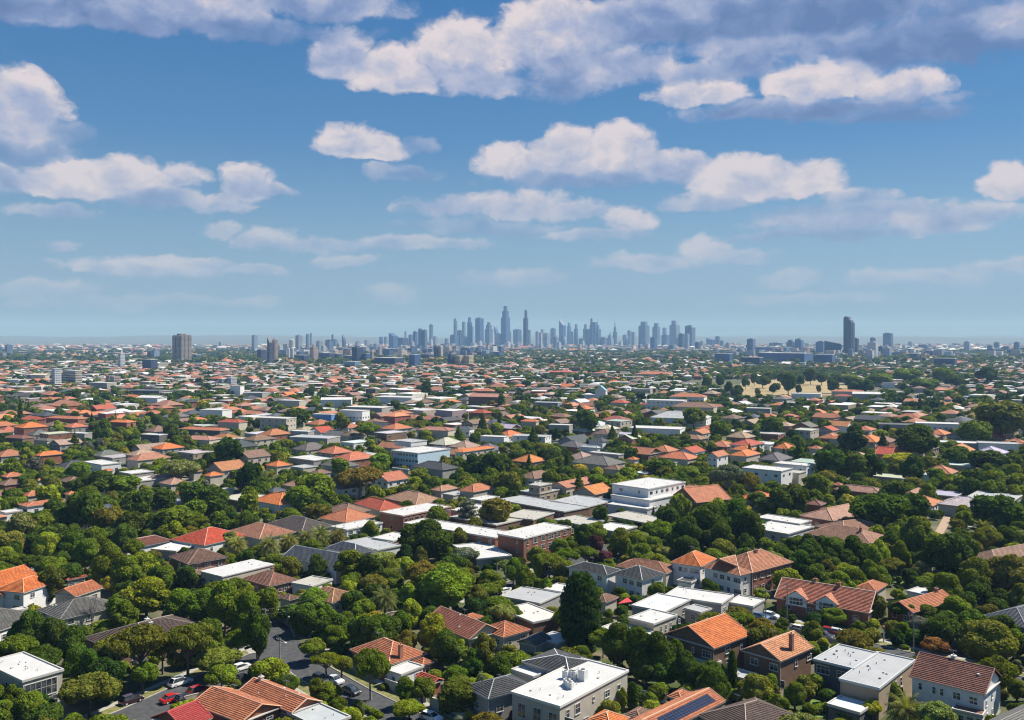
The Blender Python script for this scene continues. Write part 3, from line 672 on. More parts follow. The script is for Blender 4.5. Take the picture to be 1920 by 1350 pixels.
def make_protos():
    for q, nl, leaf, sub, nlob in (('n', 6000, .033, 2, 30), ('f', 1300, .062, 1, 15), ('v', 150, .15, 1, 7)):
        kinds = {'round': 4 if q == 'n' else 3, 'tall': 2, 'dome': 2}
        for kd, cnt in kinds.items():
            for i in range(cnt):
                sd_ = i * 13 + len(kd) * 101
                rs = (.09, .23) if q == 'n' else (.17, .26) if q == 'f' else (.24, .32)
                if kd == 'round': C, R = lobes_round(sd_, nlob, rs)
                elif kd == 'tall': C, R = lobes_round(sd_, nlob, (rs[0] * .9, rs[1] * .85), spread=.30)
                else:
                    C, R = lobes_round(sd_, nlob, rs, flat=.8, spread=.38); C = [(x, y, .30 + .42 * math.sqrt(max(0, 1 - min(1, (x * x + y * y) / .20))) * random.Random(k).uniform(.55, 1)) for k, (x, y, z) in enumerate(C)]
                PROTO[(kd, q, i)] = crown_from_lobes('crown', C, R, nl, leaf, sd_, sub, core=.84 if (i % 2 or q != 'n') else .66, rough=.9)
        for i in range(2):      # column and cone
            for kd in ('column', 'cone'):
                r = random.Random(i + 50); C = []; R = []; n = {'n': 70, 'f': 30, 'v': 9}[q]
                for k in range(n):
                    z = (k + .5) / n; pr = (.5 * math.sqrt(max(.02, 1 - ((z - .44) / .60) ** 2))) if kd == 'column' else .5 * (1.04 - z) * min(1, z / .06 + .4)
                    rad = min(pr * .62, .17) + .02; an = k * 2.4; C.append(((pr - rad * .8) * math.cos(an), (pr - rad * .8) * math.sin(an), z)); R.append(rad)
                for k in range(6): z = (k + .5) / 7; pr = .36 * (1 - z) if kd == 'cone' else .36 * (1 - max(0, z - .4) * 1.4); C.append((0, 0, z)); R.append(max(.06, pr))
                PROTO[(kd, q, i)] = crown_from_lobes('crown', C, R, int(nl * (1.0 if q == 'n' else .8)), leaf * .75, i + 5, 1, updown=.6, stretch=(1, 1, .34), rough=1.0)
        for i in range(3):      # shrub
            C, R = lobes_round(i + 300, 9, (.22, .32), spread=.30); C = [(x, y, z * .8 + .05) for x, y, z in C]
            PROTO[('shrub', q, i)] = crown_from_lobes('foliage', C, R, {'n': 1500, 'f': 500, 'v': 90}[q], {'n': .06, 'f': .09, 'v': .16}[q], i, 1)
    # open trees with limbs in view: cedar plates and pale gums
    for kd, nlob, rs in (('cedar', 16, (.11, .17)), ('gum', 15, (.12, .17))):
        for i in range(2):
            r = random.Random(i * 7 + nlob); C = []; R = []; seg = []
            fork = Vector((r.uniform(-.03, .03), 0, .30 if kd == 'gum' else .38)); seg.append(((0, 0, -.02), tuple(fork), .034, .024))
            for k in range(nlob):
                an = k * 2.4 + r.random() * .5; rr = .36 * math.sqrt((k + .5) / nlob); rad = r.uniform(*rs)
                z = (.86 - .55 * rr + r.uniform(-.04, .04)) if kd == 'gum' else (.90 - .9 * rr * r.uniform(.3, 1))
                c = (rr * math.cos(an), rr * math.sin(an), z - rad * .35); C.append(c); R.append(rad)
                mid = fork.lerp(Vector(c), .5) + Vector((0, 0, -.03)); seg += [(tuple(fork), tuple(mid), .015, .010), (tuple(mid), c, .010, .004)]
            PROTO[(kd, 'n', i)] = crown_from_lobes('crown', C, R, 4600, .030, i + 60, 2, stretch=(1.15, 1.15, .62 if kd == 'cedar' else .8), core=.72, rough=1.0)
            PROTO[(kd, 't', i)] = tubes_mesh('trunk', seg, 5)
    # feather palm: arching fronds, each with its leaflets
    for i in range(2):
        r = random.Random(i + 9); mb = MB(); nf = 56
        for k in range(nf):
            an = k * 2.399; el = math.radians(78 - 95 * (k / nf)); Ln = .50 * r.uniform(.85, 1.05); p = Vector((0, 0, 0)); dirv = Vector((math.cos(an) * math.cos(el), math.sin(an) * math.cos(el), math.sin(el)))
            side = Vector((-math.sin(an), math.cos(an), 0)); n = 9; pts = [p.copy()]
            for s_ in range(n): dirv = (dirv + Vector((0, 0, -.17))).normalized(); p = p + dirv * Ln / n; pts.append(p.copy())
            for s_ in range(n):
                a, b = pts[s_], pts[s_ + 1]; wv = .105 * math.sin(math.pi * (s_ + 1.0) / (n + 1.2)) + .012; dn = Vector((0, 0, -wv * .75))
                for sg in (-1, 1):
                    for hlf in (0, .33, .66):
                        q0 = a.lerp(b, hlf); q1 = a.lerp(b, hlf + .30); tip = q1 + side * sg * wv + dn * r.uniform(.5, 1.2) + (b - a) * .8; mb.poly([q0, q1, tip])
        me = mb.mesh('crown', MT['leaf']); PROTO[('palm', 'n', i)] = me
    for i in range(4): PROTO[('trunk', i)] = trunk_std(i)
    # bare, wiry crown
    r = random.Random(4); seg = [((0, 0, 0), (0, 0, .3), .02, .015)]
    for k in range(46):
        an = r.uniform(0, 6.28); a = Vector((0, 0, .15 + .5 * r.random())); b = Vector((math.cos(an) * .3 * r.random(), math.sin(an) * .3 * r.random(), .55 + .4 * r.random())); seg += [(tuple(a), tuple(b), .006, .003)]
        for j in range(3): seg.append((tuple(b), tuple(b + Vector((r.uniform(-.1, .1), r.uniform(-.1, .1), r.uniform(0, .14)))), .003, .0015))
    PROTO[('bare', 'n', 0)] = tubes_mesh('branches', seg, 3)
make_protos()
TREES = []          # (x, y, radius)
SHAPEW = dict(round='round tree', tall='tall tree', dome='broad domed tree', column='narrow column cypress', cone='pointed conifer', shrub='garden shrub', cedar='flat topped cedar', gum='pale limbed gum tree', palm='feather palm', bare='wiry leafless tree')
NAMEW = dict(round='broadleaf_tree', tall='broadleaf_tree', dome='broadleaf_tree', column='cypress_tree', cone='conifer_tree', shrub='shrub', cedar='cedar_tree', gum='gum_tree', palm='palm_tree', bare='bare_tree')
def plant(x, y, width, height, kind, tone, look=None, seed=None, q=None, keep=False):
    r = random.Random(seed if seed is not None else int(x * 131 + y * 17)); dist = math.hypot(x, y)
    if q is None: q = 'n' if dist < 330 else 'f'
    root = empty(NAMEW[kind], (x, y, 0), r.uniform(0, 6.28)); col = tuple(c * r.uniform(.9, 1.12) for c in ((.155, .165, .045) if kind == 'palm' else TONE[tone]))
    bark = (.30, .28, .24) if kind in ('gum', 'bare') else (.10, .08, .06)
    if kind == 'bare':
        o = link('branches', PROTO[('bare', 'n', 0)], root, (.33, .31, .28)); o.scale = (width, width, height)
    elif kind == 'palm':
        i = r.randrange(2); hz = max(1.6, height - width * .46); o = link('crown', PROTO[('palm', 'n', i)], root, col, (0, 0, hz)); o.scale = (width * 1.12,) * 3
        t = MB(); t.tube((0, 0, 0), (0, 0, hz + .2), .42, .36, 9); t.tube((0, 0, hz - .7), (0, 0, hz + .5), .5, .3, 9); link('trunk', t.mesh('trunk', MT['bark']), root, (.14, .10, .07))
    elif kind in ('cedar', 'gum'):
        i = r.randrange(2); o = link('crown', PROTO[(kind, 'n', i)], root, col); t = link('trunk', PROTO[(kind, 't', i)], root, bark if kind == 'gum' else (.16, .13, .10)); o.scale = t.scale = (width * 1.1, width * 1.1, height)
    elif kind == 'shrub':
        o = link('foliage', PROTO[('shrub', q, r.randrange(3))], root, col); o.scale = (width, width * r.uniform(.8, 1.2), height)
        t = MB(); t.tube((0, 0, -.05), (0, 0, height * .5), .07, .04, 5); link('stem', t.mesh('stem', MT['bark']), root, bark)
    else:
        n = {'round': 4 if q == 'n' else 3}.get(kind, 2); me = PROTO[(kind, q, r.randrange(n))]
        cb = height * (.10 if kind not in ('column', 'cone') else .02) if height < 9 or kind in ('column', 'cone') else height * .14
        o = link('crown', me, root, col, (0, 0, cb)); o.scale = (width, width * r.uniform(.92, 1.1), height - cb)
        t = link('trunk', PROTO[('trunk', r.randrange(4))], root, bark); t.scale = (max(7, width), max(7, width), height)
    TREES.append((x, y, width / 2))
    if kind in ('palm', 'gum', 'cedar', 'bare') or (tone in 'ylpsf' and kind != 'shrub' and keep): protect([(x - width * .4, y, height * .45), (x + width * .4, y, height * .45), (x - width * .3, y, height), (x + width * .3, y, height)])
    if look is None:
        w = 'small ' if height < 5 and kind != 'shrub' else 'large ' if height > 12 else ''
        look = f'{w}{TONEW[tone]} {SHAPEW[kind]}'
    later(root, look, 'shrub' if kind == 'shrub' else 'tree'); return root
def T(px, top, base, wpx, kind='round', tone='m', look=None):
    d = FPX * CAMH / (base - HOR); x = (px - 960) / FPX * d; s = FPX / d
    h = (base - top) / s * 1.04; w = wpx / s
    if kind in ('round', 'dome', 'tall', 'cedar', 'gum', 'column', 'cone'): d2 = d + w * .25; x = (px - 960) / FPX * d2; d = d2
    return plant(x, d, w, h, kind, tone, look, keep=True)

# ------------------------------------------------------------------ ground, far hills, roads
def sheet(name, pts, mat, z=0.0, kind='structure', label=None):
    mb = MB(); mb.poly([(p[0], p[1], z) for p in pts]); return link(name, mb.mesh(name, MT[mat]), kind=kind, label=label)
def build_ground():
    # one sheet that runs to the foot of the ranges and rises into them
    xs = np.linspace(-16500, 16500, 130); ys = np.concatenate([[-1500, -200, 0], np.linspace(150, 9000, 12), np.linspace(9400, 16500, 34)])
    from mathutils import noise as mn
    V = []; F = []
    for y in ys:
        for x in xs:
            z = 0.0
            if y > 9300:
                t = min(1, (y - 9300) / 4200); side = 1.0 if x < -1500 else (.55 if x < 2500 else .8)
                ridge = mn.noise(Vector((x / 2600, y / 3000, 0))) * .42 + mn.noise(Vector((x / 900, y / 1500, 3))) * .22 + mn.noise(Vector((x / 330, y / 1500, 5))) * .07 + .80
                z = (t ** 1.5) * 108 * ridge * (0.86 + .14 * side)
            V.append((x, y, z))
    nx = len(xs)
    for j in range(len(ys) - 1):
        for i in range(nx - 1): F.append((j * nx + i, j * nx + i + 1, (j + 1) * nx + i + 1, (j + 1) * nx + i))
    me = bpy.data.meshes.new('ground'); me.from_pydata(V, [], F); me.materials.append(MT['ground']); link('ground', me, kind='structure')
build_ground()
ROADS = []; g = lambda x, y: P(x, y).xy
PLAN = [('road', [g(150, 1385), g(262, 1338), g(365, 1290), g(455, 1250), g(560, 1205)], 9.0), ('side_street', [g(505, 1168), g(520, 1200), g(585, 1258), g(655, 1300), g(745, 1345), g(860, 1400)], 8.0)]
def in_other(p, name):
    for nm, pts, w in PLAN:
        if nm == name: continue
        for a, b in zip(pts, pts[1:]):
            a, b = Vector((*a, 0)), Vector((*b, 0)); t = max(0, min(1, (p - a).dot(b - a) / (b - a).length_squared))
            if (a.lerp(b, t) - p).length < w / 2 + .25: return True
    return False
def road(name, pts, width, kerbs=True, verge=2.2, ends=None):
    "asphalt strip along world points with kerbs, grass verge and footpath"
    raw = [Vector((p[0], p[1], 0)) for p in pts]; pts = []; nr = []; ROADS.append((name + str(len(ROADS)), raw, width)); me_ = len(ROADS) - 1
    for a, b in zip(raw, raw[1:]):
        n_ = max(1, int((b - a).length / 2.0)); pts += [a.lerp(b, i / n_) for i in range(n_)]
    pts.append(raw[-1])
    for i, p in enumerate(pts):
        d = (pts[min(i + 1, len(pts) - 1)] - pts[max(i - 1, 0)]).normalized(); nr.append(Vector((-d.y, d.x, 0)))
    def strip(nm, o0, o1, z0, mat, z1=None, **k):
        mb = MB()
        for i in range(len(pts) - 1):
            a, b = pts[i], pts[i + 1]; na, nb = nr[i], nr[i + 1]
            if mat != 'asphalt' and in_other((a + b) / 2 + na * (o0 + o1) / 2, name): continue
            mb.poly([(*(a + na * o0).xy, z0), (*(b + nb * o0).xy, z0), (*(b + nb * o1).xy, z0), (*(a + na * o1).xy, z0)][::-1] if o1 < o0 else [(*(a + na * o1).xy, z0), (*(a + na * o0).xy, z0), (*(b + nb * o0).xy, z0), (*(b + nb * o1).xy, z0)])
            if z1 is not None:
                for o in (o0, o1): mb.poly([(*(a + na * o).xy, z1), (*(b + nb * o).xy, z1), (*(b + nb * o).xy, z0), (*(a + na * o).xy, z0)])
        return link(nm, mb.mesh(nm, MT[mat]), kind='structure')
    h = width / 2
    strip(name, -h, h, .010 + .004 * me_, 'asphalt')
    if kerbs:
        for s in (-1, 1):
            strip('kerb', s * h, s * (h + .22), .13, 'concrete', 0.0); strip('verge', s * (h + .22), s * (h + .22 + verge), .11, 'verge_grass')
            strip('footpath', s * (h + .22 + verge), s * (h + 1.7 + verge), .12, 'concrete', 0.0)
    for a, b in zip(raw, raw[1:]):
        L = (b - a).length; c = (a + b) / 2; an = math.atan2((b - a).y, (b - a).x); occ_rect(c, an, L, width + 1)
    return pts
g = lambda x, y: P(x, y).xy
NEARROAD = [g(150, 1385), g(262, 1338), g(365, 1290), g(455, 1250), g(560, 1205)]
road('road', NEARROAD, 9.0)
road('side_street', [g(505, 1168), g(520, 1200), g(585, 1258), g(655, 1300), g(745, 1345), g(860, 1400)], 8.0, verge=2.6)
protect([(*g(240, 1340), 0), (*g(300, 1345), 0), (*g(540, 1240), 0), (*g(500, 1222), 0)]); protect([(*g(505, 1180), 0), (*g(540, 1180), 0), (*g(610, 1270), 0), (*g(545, 1270), 0)])
protect([(*g(650, 1320), 0), (*g(760, 1345), 0), (*g(740, 1325), 0)])
junction = sheet('road_junction', [g(470, 1232), g(500, 1205), g(548, 1205), g(600, 1268), g(560, 1262), g(545, 1268), g(500, 1262)], 'asphalt', .030)
occ_rect(Vector((*g(540, 1238), 0)), TH, 12, 12)
road('back_street', [g(1380, 1150), g(1450, 1172), g(1530, 1192), g(1620, 1213), g(1720, 1238), g(1830, 1262), g(1960, 1290)], 7.5, verge=2.4)
protect([(*g(1620, 1195), 0), (*g(1720, 1208), 0), (*g(1700, 1228), 0), (*g(1630, 1212), 0)])
road('block_street', [g(900, 1135), g(960, 1098), g(1060, 1060), g(1150, 1024)], 6.5, verge=1.5)
sheet('driveway', [g(1340, 1168), g(1372, 1172), g(1440, 1150), g(1400, 1142)], 'concrete', .02)
sheet('driveway', [g(1735, 1030), g(1752, 1030), g(1792, 960), g(1774, 960)], 'brick_paving', .02); protect([(*g(1737, 1030), 0), (*g(1752, 1030), 0), (*g(1790, 970), 0), (*g(1775, 970), 0)])
occ_rect(Vector((*g(1762, 995), 0)), math.radians(75), 40, 8)
sheet('lawn', [g(1668, 1094), g(1705, 1100), g(1708, 1078), g(1672, 1076)], 'lawn', .02); protect([(*g(1668, 1094), 0), (*g(1705, 1100), 0), (*g(1708, 1078), 0)])
sheet('lawn', [g(1505, 1345), g(1550, 1345), g(1555, 1308), g(1522, 1312)], 'lawn', .02); protect([(*g(1508, 1340), 0), (*g(1552, 1340), 0), (*g(1552, 1310), 0)])
sheet('lawn', [g(55, 1348), g(110, 1330), g(100, 1318), g(58, 1330)], 'lawn', .02)
sheet('lawn', [g(600, 1335), g(648, 1340), g(625, 1322), g(600, 1322)], 'lawn', .03)
sheet('courtyard', [g(1230, 972), g(1262, 976), g(1290, 935), g(1240, 940)], 'brick_paving', .02)
sheet('forecourt', [g(990, 1068), g(1060, 1052), g(1112, 1024), g(1085, 1020)], 'concrete', .03)
# open ground further out
sheet('golf_course', [g(1375, 743), g(1612, 741), g(1600, 722), g(1560, 711), g(1400, 711), g(1385, 722)], 'dry_grass', .05); protect([(*g(1390, 742), 0), (*g(1640, 738), 0), (*g(1590, 712), 0), (*g(1385, 714), 0)])
occ_rect(Vector((*g(1470, 725), 0)), 0, 240, 420)
sheet('sports_oval', [g(1060, 673.5), g(1180, 675.5), g(1175, 670), g(1090, 669)], 'oval_grass', .3); sheet('sports_oval', [g(1020, 667), g(1062, 667), g(1060, 664), g(1028, 664)], 'oval_grass', .3)
sheet('sports_oval', [g(430, 680), g(490, 680), g(482, 674), g(436, 674)], 'oval_grass', .2); sheet('sports_oval', [g(1130, 665.5), g(1200, 665.5), g(1195, 662.5), g(1135, 662.5)], 'oval_grass', .3)
sheet('dry_field', [g(0, 686), g(70, 682), g(120, 672), g(40, 669), g(0, 672)], 'dry_grass', .2)

# ------------------------------------------------------------------ buildings nearest the camera
def solar(root, rz, w, l, x0, x1, y0, y1, nx, ny):
    for i in range(nx):
        for j in range(ny):
            a, b = x0 + (x1 - x0) * i / nx, x0 + (x1 - x0) * (i + .94) / nx; c, d = y0 + (y1 - y0) * j / ny, y0 + (y1 - y0) * (j + .97) / ny
            k = MB(); pts = [(a, c, rz(a, c) + .13), (b, c, rz(b, c) + .13), (b, d, rz(b, d) + .13), (a, d, rz(a, d) + .13)]
            lo = [(p[0], p[1], p[2] - .06) for p in pts]; k.poly(pts, [(a, c), (b, c), (b, d), (a, d)])
            for m_ in range(4): n_ = (m_ + 1) % 4; k.poly([lo[m_], lo[n_], pts[n_], pts[m_]])
            link('solar_panel', k.mesh('solar_panel', MT['solar']), root)
BR = (.30, .12, .075)
# bottom row
r, rz, w, l = H((-32, 1243), (42, 1278), (120, 1256), 6.4, 'flat', 'wht', 'c', 'cream two storey house with white flat roof and tall front windows', ph='the cream flat roofed house', rmat='flat',
   wins=[('R', .11 + i * .135, 4.0, 1.1, 3.0) for i in range(6)] + [('F', 3 + i * 3.2, 4.4, .9, .9) for i in range(3)] + [('R', .45, 1.2, 2.0, 1.6), ('R', .8, 1.2, 1.2, 2.0)])
vents(r, rz, w * .5, l * .5, 6, 3)
H((155, 1196), None, (405, 1178), 3.2, 'hip', 'dbr', 'n', 'long low house under dark brown tiled hip roof behind cedars', pitch=19, win=(5, 4), chim=[(.62, .45, .8, (.45, .42, .38)), (.3, .55, .5, (.6, .58, .52))], axis='y', ph='the long dark brown roof', cap=(.30, .26, .22))
r, rz, w, l = H((69, 1144), (112, 1162), (225, 1136), 4.6, 'hip', 'gry', 'c', 'two storey house with weathered grey tiled hip roof', pitch=21, win=(2, 3), st=2, ph='the weathered grey hip roof'); vents(r, rz, w, l, 2, 4)
H((-60, 1160), (-8, 1185), (54, 1150), 4.0, 'hip', 'gry', 'w', 'mottled grey roofed house cut by the picture edge', pitch=20, win=(2, 3), ph='the mottled grey roof')
H((6, 1146), None, (53, 1141), 2.8, 'flat', 'wht', 'w', 'small white patio roof beside mottled grey roof', name='patio_roof', cat='patio roof')
H((21, 1099), (44, 1112), (82, 1088), 5.6, 'hip', 'org', 'w', 'white two storey house with bright orange hipped roof', win=(2, 2), st=2, ph='the white house with orange roof', cap=(.7, .3, .15))
H((-30, 1093), (5, 1117), (37, 1090), 4.6, 'gable', 'org', 'w', 'orange gabled house cut by the picture edge', win=(2, 2), st=2, axis='y')
H((122, 1108), (141, 1119), (172, 1101), 3.6, 'gable', 'ter', 'c', 'small house with faded red gable between trees', win=(1, 2), axis='y')
H((126, 1088), None, (160, 1079), 3.4, 'hip', 'red', 'c', 'small house with dull red roof beyond willow like tree', win=(1, 2))
r, rz, w, l = H((370, 1316), (452, 1356), (520, 1322), 3.4, 'gable', 'ter', 'b', 'low house with orange ribbed double gable roof near cars', win=(2, 2), axis='x', pitch=22, cap=(.6, .3, .18)); vents(r, rz, w, l, 3, 5)
r, rz, w, l = H((452, 1294), (547, 1337), (600, 1314), 3.3, 'gable', 'ter', 'b', 'orange tiled gable house at the road corner', win=(3, 2), axis='x', pitch=24, cap=(.62, .38, .25), ph='the orange gable at the corner', chim=[(.12, .55, .7, (.5, .45, .4))]); vents(r, rz, w, l, 4, 6)
H((285, 1345), (345, 1368), (398, 1345), 3.0, 'gable', (.33, .045, .04), 'b', 'bright red sheet metal gable roof at bottom edge', axis='y', rmat='flat', win=(0, 1))
H((546, 1334), (600, 1366), (652, 1342), 3.0, 'flat', (.42, .45, .46), 'w', 'grey sheet metal carport roof beside orange gable', name='carport', cat='carport', wall_h=.4)
# terracotta house in the middle with white flat extension
r, rz, w, l = H((661, 1217), (728, 1248), (797, 1224), 3.6, 'hip', 'ter', 'b', 'terracotta house with tall brick chimney and white extension', win=(2, 3), pitch=26, chim=[(.93, .38, 2.6, (.36, .16, .10))], ph='the terracotta chimney house', cap=(.6, .33, .22)); vents(r, rz, w, l, 3, 7)
H((727, 1255), (752, 1266), (791, 1248), 3.1, 'flat', 'wht', 'w', 'white walled flat roofed extension in front of terracotta roof', win=(1, 2), name='extension', cat='extension')
H((785, 1268), (812, 1282), (826, 1273), 2.6, 'gable', 'red', 'b', 'small rusty red shed roof below white extension', name='shed', cat='shed', axis='x')
H((771, 1240), (792, 1248), (816, 1242), 3.0, 'hip', 'ter', 'b', 'small terracotta annex right behind white extension', win=(1, 1))
r, rz, w, l = H((801, 1162), (880, 1199), (938, 1182), 3.4, 'gable', (.27, .10, .065), 'c', 'long brown red gable roof facing terracotta chimney house', axis='x', pitch=28, win=(3, 2), ph='the long brown red gable', cap=(.5, .3, .2)); vents(r, rz, w, l, 5, 8)
H((857, 1160), None, (908, 1156), 3.2, 'hip', 'ter', 'c', 'short terracotta wing behind long brown red gable', win=(1, 2))
H((905, 1178), (944, 1196), (990, 1179), 3.3, 'hip', 'ter', 'c', 'terracotta hipped house left of white flat terraces', win=(2, 2), pitch=25, ph='the terracotta hip by the terraces')
# grey tile and white membrane complex
H((886, 1283), (915, 1312), (992, 1283), 5.0, 'hip', 'dgr', 'g', 'dark grey tiled hip roof beside big white flat roof', pitch=22, win=(1, 2), cap=(.25, .25, .26))
r, rz, w, l = H((960, 1297), (1050, 1326), (1176, 1257), 6.6, 'flat', 'wht', 'c', 'large cream block with white flat roof and rooftop units', rmat='flat', fcol=(.62, .60, .56), ph='the large white roofed block',
   wins=[('R', 2.4, 4.6, 1.0, 1.6), ('R', 5.4, 4.6, 1.6, 1.9), ('R', 10.5, 4.8, .6, .9), ('R', 3.0, 1.5, 1.6, 1.5), ('R', 15, 4.4, 1.6, 1.4), ('R', 19, 4.4, 1.1, 1.1), ('R', 8, 1.6, 1.6, 1.3)] + [('F', 2.2 + i * 3.4, 3.9, 1.8, 2.6) for i in range(4)])
hvac(r, rz, [(.35, .52, 1.1, .8, 1.5), (.41, .55, 1.0, .8, 1.5), (.47, .56, 1.0, .8, 1.5), (.55, .40, 1.1, .9, 1.2), (.62, .38, 1.1, .9, 1.2), (.68, .36, 1.1, .9, 1.2), (.62, .58, 1.4, 1.2, 2.0), (.52, .62, .6, .6, 1.1)], w, l); vents(r, rz, w, l, 5, 9)
r, rz, w, l = H((985, 1238), (1068, 1268), (1120, 1240), 6.2, 'hip', 'dgr', 'c', 'dark grey tiled roof with white kerb behind white flat roof', pitch=13, fcol=WHITE, cap=(.6, .6, .58))
H((960, 1255), (1000, 1270), (1030, 1257), 5.2, 'flat', 'wht', 'c', 'small white flat roof beside dark grey tiled roof')
# brick pair
r, rz, w, l = H((1237, 1192), (1339, 1217), (1419, 1193), 6.0, 'gable', 'org', 'n', 'two storey brown brick house with bright orange gable roof', axis='y', pitch=26, st=2, ph='the orange gable brick house', cap=(.55, .28, .17),
   wins=[('F', 3.5, 4.4, 1.0, 1.5), ('F', 7.0, 4.4, .6, 1.2), ('F', 10.5, 4.3, 2.2, 1.5), ('R', 5, 4.5, 1.6, 1.5), ('R', 5, 1.8, 1.6, 1.8), ('R', 10, 4.2, .7, 1.2), ('F', 6.0, 1.4, 1.6, 1.3)]); vents(r, rz, w, l, 3, 11)
H((1290, 1232), (1336, 1248), (1350, 1240), 3.0, 'flat', 'lgr', 'n', 'curved white porch roof under orange gable brick house', name='porch_roof', cat='porch', wall_h=.3)
r, rz, w, l = H((1383, 1222), (1464, 1241), (1536, 1217), 6.0, 'gable', (.44, .20, .10), 'n', 'two storey brown brick house with tall chimney, dusty orange roof', axis='y', pitch=27, st=2, chim=[(.86, .48, 3.2, (.26, .13, .09))], ph='the tall chimney brick house', cap=(.55, .33, .22),
   wins=[('F', 2.5, 4.4, 1.8, 1.4), ('F', 7.0, 4.4, 2.0, 1.5), ('F', 6.0, 1.5, 2.0, 1.5), ('R', 6.0, 4.2, 1.0, 1.5), ('R', 11, 4.2, 1.8, 1.2), ('F', 9.0, 1.5, 1.0, 1.5)])
H((1365, 1260), (1400, 1275), (1408, 1262), 3.2, 'flat', 'lgr', 'g', 'small grey balcony roof between the two brick houses', name='balcony', cat='balcony', wall_h=1.0)
# grey metal roof house and the maroon roof house
r, rz, w, l = H((1525, 1236), (1601, 1255), (1646, 1225), 6.0, 'flat', 'lgr', 'd', 'dark walled house with pale grey flat metal roof', fcol=(.45, .46, .47), ph='the pale grey metal roof', wins=[('F', 1.8, 4.4, 2.6, 1.7), ('F', 6.0, 4.3, 2.8, 1.4)], parapet=True); vents(r, rz, w, l, 7, 12, (.15, .15, .16))
r, rz, w, l = H((1575, 1272), (1649, 1292), (1711, 1237), 5.9, 'flat', 'lgr', 't', 'forward wing with pale grey flat metal roof and tan walls', fcol=(.45, .46, .47), wins=[('R', 9, 3.8, 1.0, 1.8), ('R', 12, 3.8, 1.0, 1.8), ('R', 6, 1.5, 1.6, 1.6)]); vents(r, rz, w, l, 5, 13, (.15, .15, .16))
H((1550, 1320), (1613, 1338), (1636, 1322), 3.0, 'flat', (.62, .66, .72), 'd', 'low white roofed pool room with blue strip', name='pool_house', cat='pool house')
r, rz, w, l = H((1704, 1268), (1847, 1303), (1882, 1273), 6.2, 'gable', 'mar', 'w', 'white rendered two storey house with maroon tiled gable roof', axis='x', pitch=31, st=2, ph='the maroon roofed white house', cap=(.24, .11, .09), chim=[(.45, .56, .9, (.6, .57, .52))], wcol=(.8, .8, .78),
   wins=[('F', .12, 4.7, .8, 1.4), ('F', .32, 4.6, .8, 1.4), ('F', .43, 4.6, .8, 1.4), ('F', .64, 4.6, 1.4, 1.4), ('F', .87, 4.5, 1.5, 1.4), ('F', .38, 1.7, 1.6, 1.4), ('F', .72, 1.6, 1.0, 1.4), ('R', .18, 4.0, .6, 1.1), ('R', .50, 4.6, .6, 1.2), ('R', .82, 4.6, .6, 1.1), ('R', .22, 1.5, .6, 1.2), ('R', .52, 1.5, .6, 1.2), ('R', .82, 1.6, .6, 1.1)]); vents(r, rz, w, l, 3, 14)
H((1784, 1330), (1843, 1343), (1850, 1333), 3.2, 'flat', 'mar', 'w', 'maroon roofed glazed porch on white rendered house', name='porch', cat='porch', wins=[('F', 1.2, 1.8, 1.2, 1.5), ('F', 2.8, 1.8, 1.2, 1.5), ('F', 4.4, 1.8, 1.2, 1.5)])
H((1872, 1352), (1905, 1378), (1960, 1320), 4.0, 'gable', 'gry', 'g', 'dark grey metal roof in the bottom corner', axis='y', rmat='flat')
H((1318, 1338), (1400, 1385), (1498, 1343), 3.6, 'hip', 'dbr', 'c', 'dark chocolate tiled hip roof with white roof lights', pitch=24, cap=(.33, .25, .19), ph='the chocolate tiled roof')
r, rz, w, l = H((1180, 1352), (1236, 1378), (1352, 1312), 3.8, 'gable', 'ter', 'c', 'orange tiled roof carrying a long row of solar panels', axis='y', pitch=22, ph='the solar panel roof', cap=(.6, .35, .22), win=(1, 2))
solar(r, rz, w, l, w * .13, w * .40, -l * .36, l * .40, 2, 12)
H((1251, 1306), None, (1300, 1300), 3.6, 'hip', 'ter', 'c', 'small terracotta hip behind solar panel roof', pitch=25)
H((1096, 1352), None, (1182, 1346), 3.4, 'hip', 'org', 'c', 'orange hipped roof left of solar panel roof', pitch=26, cap=(.62, .38, .25))
H((1172, 1340), None, (1225, 1333), 3.2, 'hip', 'brn', 'c', 'low brown roof between orange hips', pitch=22)

# second row: flat white cluster, townhouses, attic roofs
H((1245, 1117), (1353, 1133), (1377, 1116), 4.2, 'flat', 'wht', 'g', 'widest white flat roof of the modern grey cluster', ph='the modern flat roof cluster', win=(3, 2))
H((1182, 1136), (1247, 1148), (1298, 1125), 4.3, 'flat', (.62, .66, .70), 'g', 'pale blue grey flat roof of the modern cluster', win=(2, 2))
H((1284, 1140), (1314, 1149), (1332, 1141), 3.4, 'flat', 'lgr', 'g', 'smallest flat roofed pavilion of the modern cluster', win=(1, 2))
r, rz, w, l = H((1177, 1159), (1226, 1171), (1271, 1154), 4.6, 'flat', 'wht', 'c', 'flat roofed pavilion with three small side windows', wins=[('R', 3, 2.8, .6, 1.4), ('R', 5, 2.8, .6, 1.2), ('R', 7, 2.9, .6, 1.2), ('R', 10.5, 3.0, .7, 1.2)])
H((1128, 1176), (1236, 1208), (1262, 1196), 3.0, 'flat', 'wht', 'g', 'long low white roof stepping below pavilion', name='terrace_roof', cat='roof')
H((1362, 1130), (1412, 1138), (1437, 1125), 3.0, 'flat', 'wht', 'g', 'white flat garage roof right of modern cluster', name='garage', cat='garage')
r, rz, w, l = H((1065, 1063), (1138, 1078), (1161, 1068), 5.8, 'hip', 'dgr', 'w', 'white townhouse with charcoal hip roof, back one of two', pitch=21, st=2, win=(3, 0), cap=(.42, .42, .42), ph='the charcoal roofed townhouses')
